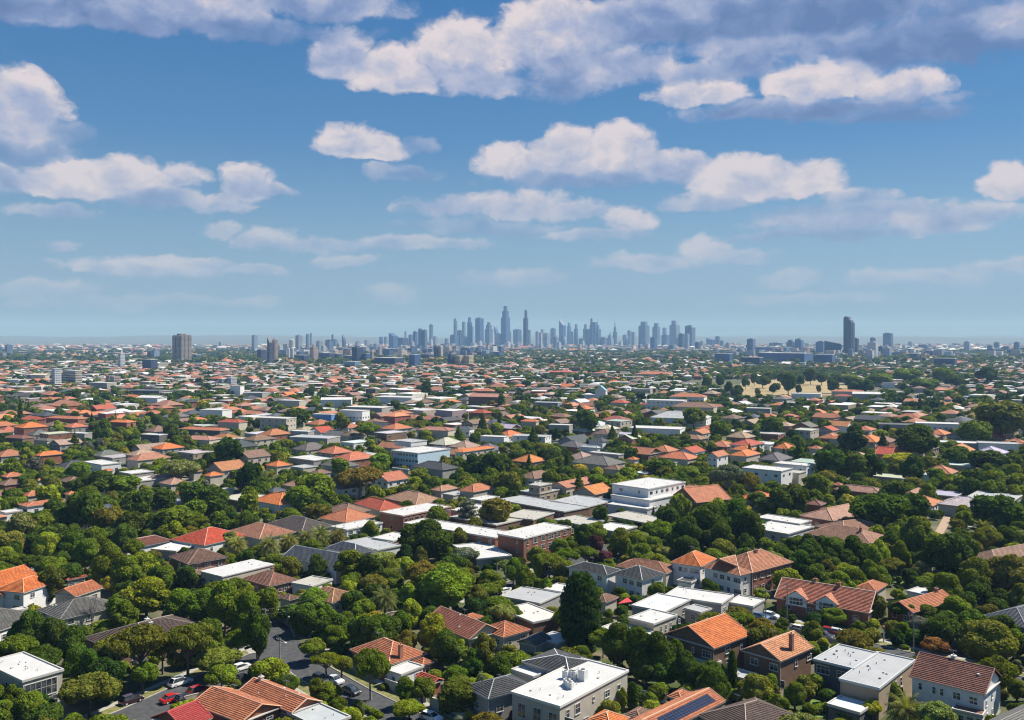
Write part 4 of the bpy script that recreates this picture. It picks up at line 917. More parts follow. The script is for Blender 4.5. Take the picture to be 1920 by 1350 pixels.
r, rz, w, l = H((1153, 1074), (1204, 1088), (1243, 1075), 5.8, 'hip', 'dgr', 'w', 'white townhouse with charcoal hip roof, front one of two', pitch=24, st=2, win=(4, 1), cap=(.42, .42, .42)); vents(r, rz, w, l, 3, 16)
H((1157, 1060), (1250, 1076), (1266, 1062), 4.2, 'hip', 'mix', 'c', 'broad mottled red brown hip roof behind townhouses', pitch=22, win=(3, 0), ph='the mottled red brown roof')
r, rz, w, l = H((1254, 1056), (1314, 1063), (1351, 1049), 6.2, 'hip', 'org', 'w', 'white two storey house with vivid orange pyramid roof', pitch=30, st=2, win=(5, 2), ph='the vivid orange pyramid roof', cap=(.6, .32, .18))
H((1319, 1063), (1388, 1080), (1409, 1073), 6.2, 'hip', (.38, .165, .095), 'w', 'white front wing with five paired windows and weathered orange hip', axis='y', pitch=29, st=2, win=(5, 1), ph='the weathered orange hip', cap=(.58, .36, .25))
H((1341, 1058), (1411, 1074.5), (1487, 1054), 6.2, 'hip', (.38, .165, .095), 'b', 'red brick rear wing with balconies and weathered orange roof', axis='y', pitch=29, st=2, win=(0, 6), chim=[(.55, .5, .8, (.35, .2, .15))], cap=(.58, .36, .25))
H((1270, 1088), (1296, 1093), (1308, 1086), 3.0, 'flat', 'dgr', 'w', 'small dark porch roof on white two storey house', name='porch', cat='porch')
r, rz, w, l = H((1450, 1121), (1630, 1150), (1659, 1131), 3.9, 'gable', (.37, .13, .08), 'b', 'long red tiled attic roof with two white dormer gables', axis='x', pitch=35, win=(4, 2), ph='the long red attic roof', cap=(.6, .42, .34), chim=[(.36, .56, 1.2, (.3, .13, .09)), (.62, .52, .9, (.3, .13, .09))])
for u in (.24, .56):
    x = (u - .5) * w; k = MB(); hw = 2.6; zb_ = 3.9; y0 = -l / 2 + .1
    k.box(x - hw, x + hw, y0, y0 + 3.2, 2.6, zb_ + .8); k.poly([(x - hw, y0, zb_ + .8), (x + hw, y0, zb_ + .8), (x, y0, zb_ + 2.4)]); dmr = link('dormer', k.mesh('dormer', MT['wall']), r, (.70, .72, .74))
    k = MB(); slope(k, (x - hw - .35, y0 + 5.0, zb_ + .65), (x - hw - .35, y0 - .35, zb_ + .65), (x, y0 - .35, zb_ + 2.6), (x, y0 + 5.0, zb_ + 2.6), True); slope(k, (x + hw + .35, y0 - .35, zb_ + .65), (x + hw + .35, y0 + 5.0, zb_ + .65), (x, y0 + 5.0, zb_ + 2.6), (x, y0 - .35, zb_ + 2.6), True)
    link('dormer_roof', k.mesh('dormer_roof', MT['tile']), dmr, (.42, .17, .10)); fm, pm = win_mesh(3.6, 1.8); f = link('window', fm, dmr, (.8, .8, .78), (x, y0 - .02, zb_ - .1)); link('pane', pm, dmr, loc=(x, y0 - .02, zb_ - .1))
H((1600, 1103), None, (1665, 1096), 3.6, 'hip', 'ter', 'c', 'faded terracotta hip behind long red attic roof', pitch=24)
H((1661, 1136), (1712, 1150), (1792, 1126), 3.6, 'gable', 'ter', 'b', 'red tiled gable house right of long attic roof', axis='y', pitch=27, win=(2, 2), chim=[(.5, .85, .8, (.35, .2, .15))])
H((1700, 1108), (1735, 1116), (1760, 1106), 3.4, 'flat', 'wht', 'w', 'bright white flat roof behind red tiled gable')
H((1850, 1153), (1925, 1178), (1990, 1150), 4.6, 'hip', 'sla', 'g', 'blue grey slate hip roof at the picture edge', pitch=24, ph='the blue grey slate roof', cap=(.2, .21, .23))
# white terraces behind the great cypress
H((940, 1117), (1012, 1132), (1050, 1112), 3.2, 'flat', 'lgr', 'g', 'long pale roof terrace behind giant cypress', ph='the pale roof terraces')
H((950, 1140), (1000, 1168), (1044, 1152), 3.2, 'flat', (.60, .57, .53), 'n', 'stained pale flat roof in front of terraces')
H((1020, 1105), (1060, 1112), (1085, 1100), 3.4, 'flat', 'wht', 'g', 'bright white roof terrace beside cypress top')
H((1115, 1122), (1136, 1130), (1150, 1118), 3.6, 'hip', 'brn', 'c', 'small brown hip roof right of giant cypress')
H((1012, 1195), (1045, 1207), (1068, 1193), 2.6, 'flat', (.42, .44, .46), 'g', 'low grey shed roof left of cypress foot', name='shed', cat='shed')
H((980, 1200), (1005, 1212), (1022, 1196), 2.6, 'gable', 'gry', 'g', 'small weathered grey shed beside terracotta hip', name='shed', cat='shed')
# left middle
H((215, 1023), (238, 1030), (322, 1013), 3.4, 'hip', 'mar', 'w', 'house with mauve red hipped roof and white garage', pitch=25, win=(2, 2), ph='the mauve red hipped roof', cap=(.5, .35, .3))
H((290, 1028), (330, 1034), (362, 1020), 3.0, 'flat', (.62, .60, .58), 'g', 'pale flat garage roof beside mauve red hip', name='garage', cat='garage')
H((355, 1006), (383, 1023), (436, 1001), 3.8, 'hip', (.47, .085, .045), 'w', 'white house with brightest red tiled hip roof', pitch=22, win=(1, 3), ph='the bright red hip roof', cap=(.6, .3, .22)); 
H((321, 1043), (352, 1058), (426, 1044), 5.6, 'hip', (.17, .10, .075), 'n', 'two storey brown brick house with brown hip roof', pitch=22, st=2, win=(1, 3), ph='the brown two storey house')
H((351, 1078), (368, 1087), (411, 1066), 3.2, 'hip', 'brn', 'n', 'low brown annex in front of brown two storey house', pitch=20)
H((372, 1071), (417, 1081), (517, 1058), 5.0, 'flat', 'wht', 'c', 'cream walled hall with broad white flat roof', win=(3, 0), ph='the cream flat roofed hall', parapet=False, fcol=(.6, .6, .58))
H((455, 1085), (504, 1100), (560, 1087), 3.3, 'hip', (.23, .115, .08), 'b', 'brick house with red brown hip roof and chimney', pitch=24, win=(1, 4), chim=[(.45, .6, 1.2, (.3, .15, .1))], ph='the red brown hip with chimney')
r, rz, w, l = H((556, 1116), (622, 1131), (682, 1117), 3.3, 'hip', (.26, .14, .08), 'c', 'broad brown hip roof with orange tinted ridge', pitch=20, win=(1, 3), ph='the broad brown hip roof', cap=(.5, .3, .16))
H((521, 1120), None, (563, 1120), 3.0, 'hip', 'brn', 'c', 'small brown hip half hidden by street trees', pitch=22)
H((560, 1090), (585, 1100), (610, 1085), 3.0, 'flat', 'crm', 'w', 'pale patio roof behind broad brown hip', name='patio_roof', cat='patio roof')
H((430, 996), (486, 1011), (553, 997), 4.0, 'hip', (.36, .175, .115), 'c', 'large salmon tiled hip roof behind palms', pitch=22, win=(1, 4), ph='the salmon hip roof', cap=(.55, .35, .25))
H((507, 981), (566, 997), (621, 985), 4.4, 'hip', (.105, .085, .08), 'c', 'large charcoal brown hip roof beside salmon one', pitch=23, win=(2, 3), ph='the charcoal brown hip roof', cap=(.3, .28, .26))
H((621, 987), (650, 994), (716, 980), 4.6, 'flat', 'wht', 'w', 'white two storey box with white flat roof', st=2, win=(2, 5), ph='the white box house')
H((543, 1041), (630, 1064), (663, 1048), 4.9, 'gable', 'sla', 'w', 'white house with long blue grey slate gable', axis='x', pitch=25, st=2, win=(2, 2), ph='the blue slate gable', cap=(.35, .38, .42))
H((620, 1026), (665, 1040), (690, 1030), 5.2, 'hip', 'sla', 'w', 'blue slate hip roof joined behind slate gable', pitch=28, cap=(.5, .5, .52))
H((650, 1015), (708, 1032), (750, 1022), 3.4, 'flat', 'lgr', 'w', 'jumbled white flat roofs behind slate house')
H((705, 1007), (737, 1015), (770, 1003), 3.8, 'flat', 'wht', 'n', 'small white flat roof beside round dark tree')
H((834, 1024), (893, 1049), (965, 1046), 3.0, 'flat', 'wht', 'g', 'long low white carport roof before brick flats', name='carport', cat='carport', ang=math.radians(-30))
# red brick flats
r, rz, w, l = H((711, 960), (756, 968), (847, 950), 6.4, 'flat', 'wht', 'b', 'red brick flats with white flat roof, the farther block', st=2, win=(1, 9), name='apartment_building', cat='apartment building', ph='the farther brick flats', fcol=(.45, .30, .24)); vents(r, rz, w, l, 5, 20)
r, rz, w, l = H((760, 980), (929, 1009), (962, 998), 5.4, 'flat', 'wht', 'b', 'long white roofed two storey wing of brick flats', st=2, win=(9, 0), name='apartment_building', cat='apartment building', ph='the long white roofed wing'); vents(r, rz, w, l, 7, 21)
r, rz, w, l = H((929, 1002), (982, 1010.5), (1075, 989), 7.6, 'flat', 'wht', 'b', 'three storey red brick flats with rows of white windows', st=3, name='apartment_building', cat='apartment building', ph='the three storey brick flats', fcol=(.62, .58, .52),
   wins=[('R', 26.5 * (i + .5) / 7, z_, (1.0, 2.2, 1.8, 2.6, 2.2, 1.8, 1.0)[i], 1.6) for i in range(7) for z_ in (6.2, 3.6)] + [('F', 8, 6, .7, .8), ('F', 8, 3.4, .7, .8)]); vents(r, rz, w, l, 3, 22)
# ------------------------------------------------------------------ third row, 280 to 700 m away
def HB(rows):
    for r_ in rows:
        L, N, R, z, roof, rc, wc, look = r_[:8]; kw = r_[8] if len(r_) > 8 else {}
        H(L, N, R, z, roof, rc, wc, look, **kw)
HB([
 ((1146, 908), (1216, 917.5), (1287, 904), 10, 'flat', 'wht', 'w', 'top storey of stepped white modernist house', dict(wall_h=3.6, win=(2, 7), wcol=(.5, .5, .5), ph='the stepped white modernist house')),
 ((1150, 927), (1218, 939), (1290, 922), 6.6, 'flat', 'wht', 'w', 'middle storey of stepped white modernist house with dark glazing', dict(win=(3, 6))),
 ((1139, 945), (1214, 955), (1232, 949), 4.2, 'flat', 'wht', 'p', 'blank white lower wing of stepped modernist house', dict()),
 ((1137, 966), (1210, 981), (1250, 972), 2.8, 'flat', 'crm', 'g', 'low cream carport below blank white wing', dict(name='carport', cat='carport', wall_h=.4)),
 ((945, 935), (1058, 960), (1090, 949), 4.0, 'flat', 'lgr', 'n', 'long silver metal roof of L shaped hall', dict(win=(6, 0), ph='the long silver roof')),
 ((1030, 950), None, (1152, 929), 4.0, 'flat', 'lgr', 'n', 'silver metal roof arm pointing at modernist house', dict()),
 ((991, 906), (1012, 911.5), (1037, 905), 7.8, 'flat', 'crm', 't', 'glazed rooftop pavilion with cream flat roof', dict(wall_h=3.4, win=(2, 2), ph='the glazed rooftop pavilion')),
 ((975, 920), (1012, 926), (1073, 912), 4.6, 'flat', 'lgr', 't', 'glazed lower storey under rooftop pavilion', dict(win=(4, 5))),
 ((1031, 905), (1062, 915), (1122, 896), 5.4, 'gable', (.36, .15, .09), 'c', 'long terracotta roof right of glazed pavilion', dict(axis='y', pitch=22, win=(0, 6))),
 ((970, 892), (1002, 898), (1046, 890), 4.6, 'hip', 'brn', 'w', 'brown hip roofed white house behind glazed pavilion', dict(win=(2, 3))),
 ((1281, 930), (1306, 943), (1350, 932), 5.4, 'gable', 'ter', 'n', 'terracotta gable house half sunk in trees right of modernist house', dict(axis='y', pitch=30)),
 ((1403, 873), (1465, 884), (1500, 874), 9.4, 'flat', 'wht', 'w', 'white flat roofed modern block with curved end, front part', dict(st=2, win=(4, 2), ph='the white modern block')),
 ((1462, 868), (1512, 874), (1537, 864), 9.0, 'flat', 'wht', 'w', 'white flat roofed modern block, rear part', dict(st=2, win=(3, 2))),
 ((1462, 888), None, (1512, 880), 7.0, 'flat', 'crm', 'c', 'cream curved stair end of white modern block', dict(win=(1, 1))),
 ((1582, 914), (1650, 926), (1674, 908), 4.4, 'hip', (.30, .16, .115), 'b', 'long brown hip roof behind giant dark fig', dict(pitch=24, win=(2, 1), ph='the long brown hip roof')),
 ((1700, 914), (1713, 927), (1757, 917), 4.2, 'hip', (.30, .16, .115), 'b', 'smaller brown hip roof right of giant dark fig', dict(pitch=24)),
 ((1733, 886), (1748, 891), (1771, 886), 4.4, 'hip', (.62, .66, .64), (.42, .62, .62), 'small turquoise walled cottage with pale roof', dict(ph='the turquoise cottage')),
 ((1519, 964), (1562, 977), (1632, 952), 4.8, 'hip', (.33, .185, .13), 'b', 'sprawling brown roofed complex, upper wing', dict(pitch=22, win=(3, 0), ph='the sprawling brown roofs')),
 ((1509, 1000), (1632, 1020), (1662, 1006), 4.6, 'hip', (.33, .185, .13), 'b', 'sprawling brown roofed complex, lower wing', dict(pitch=22, chim=[(.75, .4, 1.2, (.3, .15, .1))])),
 ((1556, 985), (1580, 1000), (1640, 985), 4.7, 'hip', (.33, .185, .13), 'b', 'sprawling brown roofed complex, middle wing', dict(pitch=20)),
 ((1508, 945), None, (1550, 943), 4.2, 'hip', 'mar', 'b', 'small maroon hip roof beside sprawling brown roofs', dict()),
 ((1412, 972), (1500, 983), (1532, 978), 4.2, 'flat', 'wht', 'w', 'upper white flat roof left of sprawling brown roofs', dict(ang=math.radians(-20))),
 ((1400, 990), (1478, 1002), (1530, 988), 3.8, 'flat', 'wht', 'p', 'lower white flat roof left of sprawling brown roofs', dict(win=(4, 2), ph='the paired white flat roofs')),
 ((1828, 1041), (1868, 1053), (1960, 1030), 4.2, 'hip', (.28, .175, .13), 'c', 'wide dusty brown hip roof at the picture edge', dict(pitch=26, ph='the dusty brown roof at the edge')),
 ((1834, 934), (1897, 942), (1960, 922), 5.0, 'flat', 'lgr', 'g', 'pale metal flat roofed hall at the picture edge', dict(win=(0, 9), ph='the pale metal hall')),
 ((1778, 905), None, (1815, 895), 4, 'flat', 'crm', 'c', 'small cream roof beyond palms left of pale metal hall', {}),
 ((618, 968), (648, 980), (688, 966), 4.2, 'hip', 'ter', 'c', 'orange brown hip roof in front of brick flats', dict(win=(2, 2))),
 ((616, 955), (650, 965), (685, 955), 4.4, 'hip', 'brn', 'c', 'brown hip roof joined behind orange brown one', {}),
 ((673, 942), (712, 957.5), (751, 950), 4.6, 'hip', 'red', 'c', 'bright red brown hip roof next to farther brick flats', dict(pitch=26, ph='the red hip by the flats')),
 ((731, 932), (780, 946), (824, 936), 4.4, 'hip', (.29, .17, .11), 'b', 'wide brown roof behind farther brick flats', dict(pitch=23, ph='the wide brown roof')),
 ((805, 914), (827, 921), (858, 917), 4.4, 'hip', (.33, .17, .11), 'c', 'brown pink hip roof left of orange hip', {}),
 ((858, 913), (888, 923), (926, 913), 4.8, 'hip', 'ter', 'c', 'orange hip roof behind white metal sheds', dict(pitch=28, ph='the orange hip behind the sheds')),
 ((828, 922), (850, 929), (880, 922), 3.4, 'flat', 'lgr', 'c', 'grey metal annex between brown pink and orange hips', {}),
 ((877, 933), (902, 939), (937, 931), 3.8, 'flat', 'wht', 'g', 'white metal shed roofs behind silver tree', dict(ph='the white metal sheds')),
 ((848, 955), (880, 962), (925, 950), 3.6, 'flat', 'wht', 'g', 'white flat roof right of farther brick flats', {}),
 ((850, 968), (930, 985), (975, 972), 3.2, 'flat', 'crm', 'n', 'pale low roofs between brick flats and silver hall', {}),
 ((958, 965), (1000, 975), (1018, 960), 3.4, 'flat', 'crm', 'n', 'cream flat roof in front of silver hall', {}),
 ((1055, 972), (1090, 985), (1115, 974), 3.2, 'flat', 'crm', 'g', 'slanting cream roof below silver hall', {}),
 ((1118, 988), (1158, 998), (1183, 986), 3.2, 'flat', 'wht', 'g', 'white flat roof before stepped modernist house', {}),
 ((494, 935), (523, 947), (559, 936), 4.6, 'hip', 'org', 'w', 'white house with vivid orange hip roof behind trees', dict(pitch=24, ph='the vivid orange hip')),
 ((521, 905), (560, 914), (588, 900), 4.4, 'hip', (.31, .18, .13), 'c', 'pinkish brown hip roof behind vivid orange hip', {}),
 ((497, 912), (512, 922), (531, 915), 4.4, 'hip', 'sla', 'w', 'slate blue hip beside pinkish brown hip', {}),
 ((576, 882), (596, 889), (617, 882), 4.2, 'hip', 'brn', 'c', 'small brown cluster roof left of golden gum', {}),
 ((530, 855), (588, 864), (622, 855), 5.4, 'flat', 'wht', 'g', 'grey shed with bright white flat roof', dict(ph='the grey shed with white roof')),
 ((592, 866), (640, 876), (669, 864), 4.6, 'hip', 'gry', 'c', 'grey brown hip roof right of grey shed', {}),
 ((498, 873), None, (546, 870), 4.0, 'hip', 'org', 'c', 'low orange roof left of grey shed', {}),
 ((546, 875), None, (595, 874), 4.0, 'flat', 'lgr', 'c', 'low grey white roof in front of grey shed', {}),
 ((727, 841), (783, 850), (840, 833), 9.0, 'flat', 'wht', (.46, .60, .70), 'three storey blue glass office with white bands', dict(st=3, win=(9, 0), name='office_building', cat='office building', ph='the blue glass office')),
 ((740, 828), None, (800, 824), 11.5, 'flat', 'lgr', 'w', 'plant room on top of blue glass office', dict(wall_h=2.6, name='plant_room', cat='plant room')),
 ((850, 840), (868, 848), (928, 840), 7.2, 'hip', 'org', 'c', 'cream block with long bright orange roof', dict(pitch=16, st=2, win=(2, 5), ph='the cream block with orange roof')),
 ((731, 876), (765, 881), (768, 876), 4, 'flat', 'wht', 'g', 'white carport roof below blue glass office', {}),
 ((768, 872), (830, 881), (858, 873), 4.6, 'hip', 'dgr', 'g', 'charcoal hip roof between office and orange block', {}),
 ((220, 946), (252, 954), (288, 943), 4.6, 'hip', 'ter', 'w', 'white walled house with red hip roof amid dark trees', dict(pitch=27, chim=[(.55, .6, 1.2, (.3, .15, .1))], ph='the red hip amid dark trees')),
 ((18, 944), (50, 950), (97, 943), 4.2, 'hip', 'ter', 'w', 'long white house with flat pitched red roof', dict(pitch=10, win=(4, 2), ph='the flat pitched red roof')),
 ((-12, 956), (10, 962), (30, 955), 4.0, 'flat', 'wht', 'w', 'white flat box left of flat pitched red roof', {}),
 ((30, 920), (52, 931), (77, 921), 4.4, 'hip', 'ter', 'c', 'red hip roof above flat pitched red roof', dict(pitch=28)),
 ((120, 928), None, (148, 923), 4.2, 'hip', 'ter', 'c', 'small orange red hip in trees', {}),
 ((-10, 892), (12, 895), (34, 886), 4.6, 'hip', 'ter', 'b', 'brick and tile house at picture edge, upper', dict(win=(2, 2))),
 ((-20, 906), (8, 910), (32, 900), 4.6, 'hip', 'brn', 'b', 'brown roofed house at picture edge, lower', dict(win=(2, 2))),
 ((95, 896), (130, 905), (152, 896), 4.2, 'hip', 'brn', 'n', 'brown hip with lilac shade beside round tree', {}),
 ((66, 902), None, (82, 898), 4.0, 'hip', 'ter', 'c', 'tiny red roof left of lilac brown hip', {}),
 ((84, 872), (122, 879), (160, 868), 4.0, 'hip', 'dgr', 'w', 'dark grey roofs behind bright green tree', {}),
 ((132, 864), (190, 872), (215, 858), 6.0, 'flat', 'wht', 'w', 'jumbled white modular building on the left', dict(win=(5, 2), name='modular_building', cat='building', ph='the white modular building')),
 ((56, 848), (75, 855), (105, 848), 5.0, 'hip', 'org', 'b', 'bright orange hip roof on brick box', dict(pitch=26, ph='the orange hip on brick box')),
 ((212, 882), (245, 889), (275, 877), 5.4, 'flat', 'wht', 'g', 'grey sided shed with white roof, upper', dict(ph='the paired white sheds')),
 ((212, 890), (250, 904), (290, 902), 4.4, 'flat', 'wht', 'g', 'long white roof slanting below grey sided shed', {}),
 ((192, 884), None, (213, 880), 5.0, 'hip', 'org', 'c', 'narrow orange roof beside grey sided shed', {}),
 ((268, 892), (290, 899), (322, 885), 4.2, 'hip', (.33, .19, .14), 'c', 'pink brown roof right of white sheds', {}),
 ((288, 900), (320, 909), (345, 900), 4.2, 'hip', (.33, .19, .14), 'c', 'pink brown roof behind fine leaved gum', {}),
 ((352, 886), None, (380, 880), 4.4, 'hip', 'ter', 'c', 'terracotta roof between gum and orange roof', {}),
 ((376, 887), (394, 893), (413, 884), 4.6, 'hip', 'org', 'c', 'orange hip roof right of fine leaved gum', dict(ph='the orange hip by the gum')),
 ((225, 857), (258, 864), (302, 850), 5.2, 'hip', (.34, .155, .10), 'c', 'large red brown roof above white modular building', dict(pitch=24)),
 ((327, 928), None, (370, 922), 4.4, 'hip', 'ter', 'c', 'small red roof right of dark tree mass', {}),
 ((400, 912), (418, 920), (433, 912), 4.4, 'flat', (.55, .40, .40), 'w', 'pink and white flat roof before tall dark trees', {}),
 ((180, 922), None, (198, 916), 4, 'flat', 'wht', 'w', 'small white gable peeping through dark trees', {}),
 ((1241, 850), (1290, 862), (1320, 856), 5.0, 'hip', (.47, .15, .07), 'c', 'wide orange red roof behind bright trees', dict(pitch=24, ph='the wide orange red roof')),
 ((1175, 862), None, (1199, 859), 5.0, 'hip', 'org', 'c', 'small orange roof left of wide orange red roof', {}),
 ((1327, 850), (1345, 857), (1376, 849), 7.0, 'gable', 'ter', 'w', 'white gabled house with orange red roof and dormers', dict(axis='y', pitch=34, st=2, win=(2, 2), ph='the white gabled house')),
 ((1108, 843), (1160, 853), (1172, 842), 5.0, 'flat', 'wht', 'g', 'white edged flat roof with rounded end', dict(win=(4, 1))),
 ((1088, 833), (1120, 840), (1128, 834), 6.0, 'hip', (.42, .46, .47), 'w', 'pale grey hip roof left of wide tree', {}),
 ((1104, 822), (1130, 828), (1146, 820), 6.0, 'hip', 'dgr', 'w', 'dark hip roof above pale grey hip', {}),
 ((1074, 862), (1140, 873), (1180, 866), 4.6, 'hip', 'gry', 'c', 'sprawling grey hip roofs behind yellow shrubs', dict(pitch=22, ph='the sprawling grey hips')),
 ((1132, 880), None, (1175, 876), 4.4, 'hip', 'brn', 'c', 'brown hip in front of sprawling grey hips', {}),
 ((1188, 888), None, (1220, 884), 4.4, 'flat', (.55, .62, .62), 'g', 'pale green grey roof above yellow shrub', {}),
 ((1243, 868), None, (1270, 866), 4.8, 'flat', 'wht', 'w', 'white roof scrap below wide orange red roof', {}),
 ((1560, 905), None, (1582, 912), 4.2, 'hip', 'ter', 'b', 'orange gable end left of long brown hip', {}),
 ((1648, 845), (1672, 853), (1697, 850), 6.0, 'gable', (.50, .09, .05), 'b', 'scarlet gabled roof beside dark conifers', dict(axis='x', pitch=32, ph='the scarlet gable')),
 ((1650, 862), None, (1672, 855), 5, 'hip', 'org', 'c', 'orange roof under scarlet gable', {}),
 ((1455, 834), (1478, 842), (1502, 832), 6.0, 'hip', 'org', 'c', 'orange red house left of clustered conifers', dict(pitch=30, win=(2, 2))),
 ((1515, 842), None, (1543, 838), 5.5, 'hip', 'ter', 'c', 'terracotta roof right of clustered conifers', {}),
 ((1372, 848), (1400, 856), (1440, 842), 5.6, 'hip', 'org', 'c', 'long orange roof right of white gabled house', dict(pitch=24)),
 ((1376, 838), (1405, 845), (1425, 832), 5.6, 'hip', 'org', 'c', 'upper orange roof right of white gabled house', dict(pitch=24)),
])

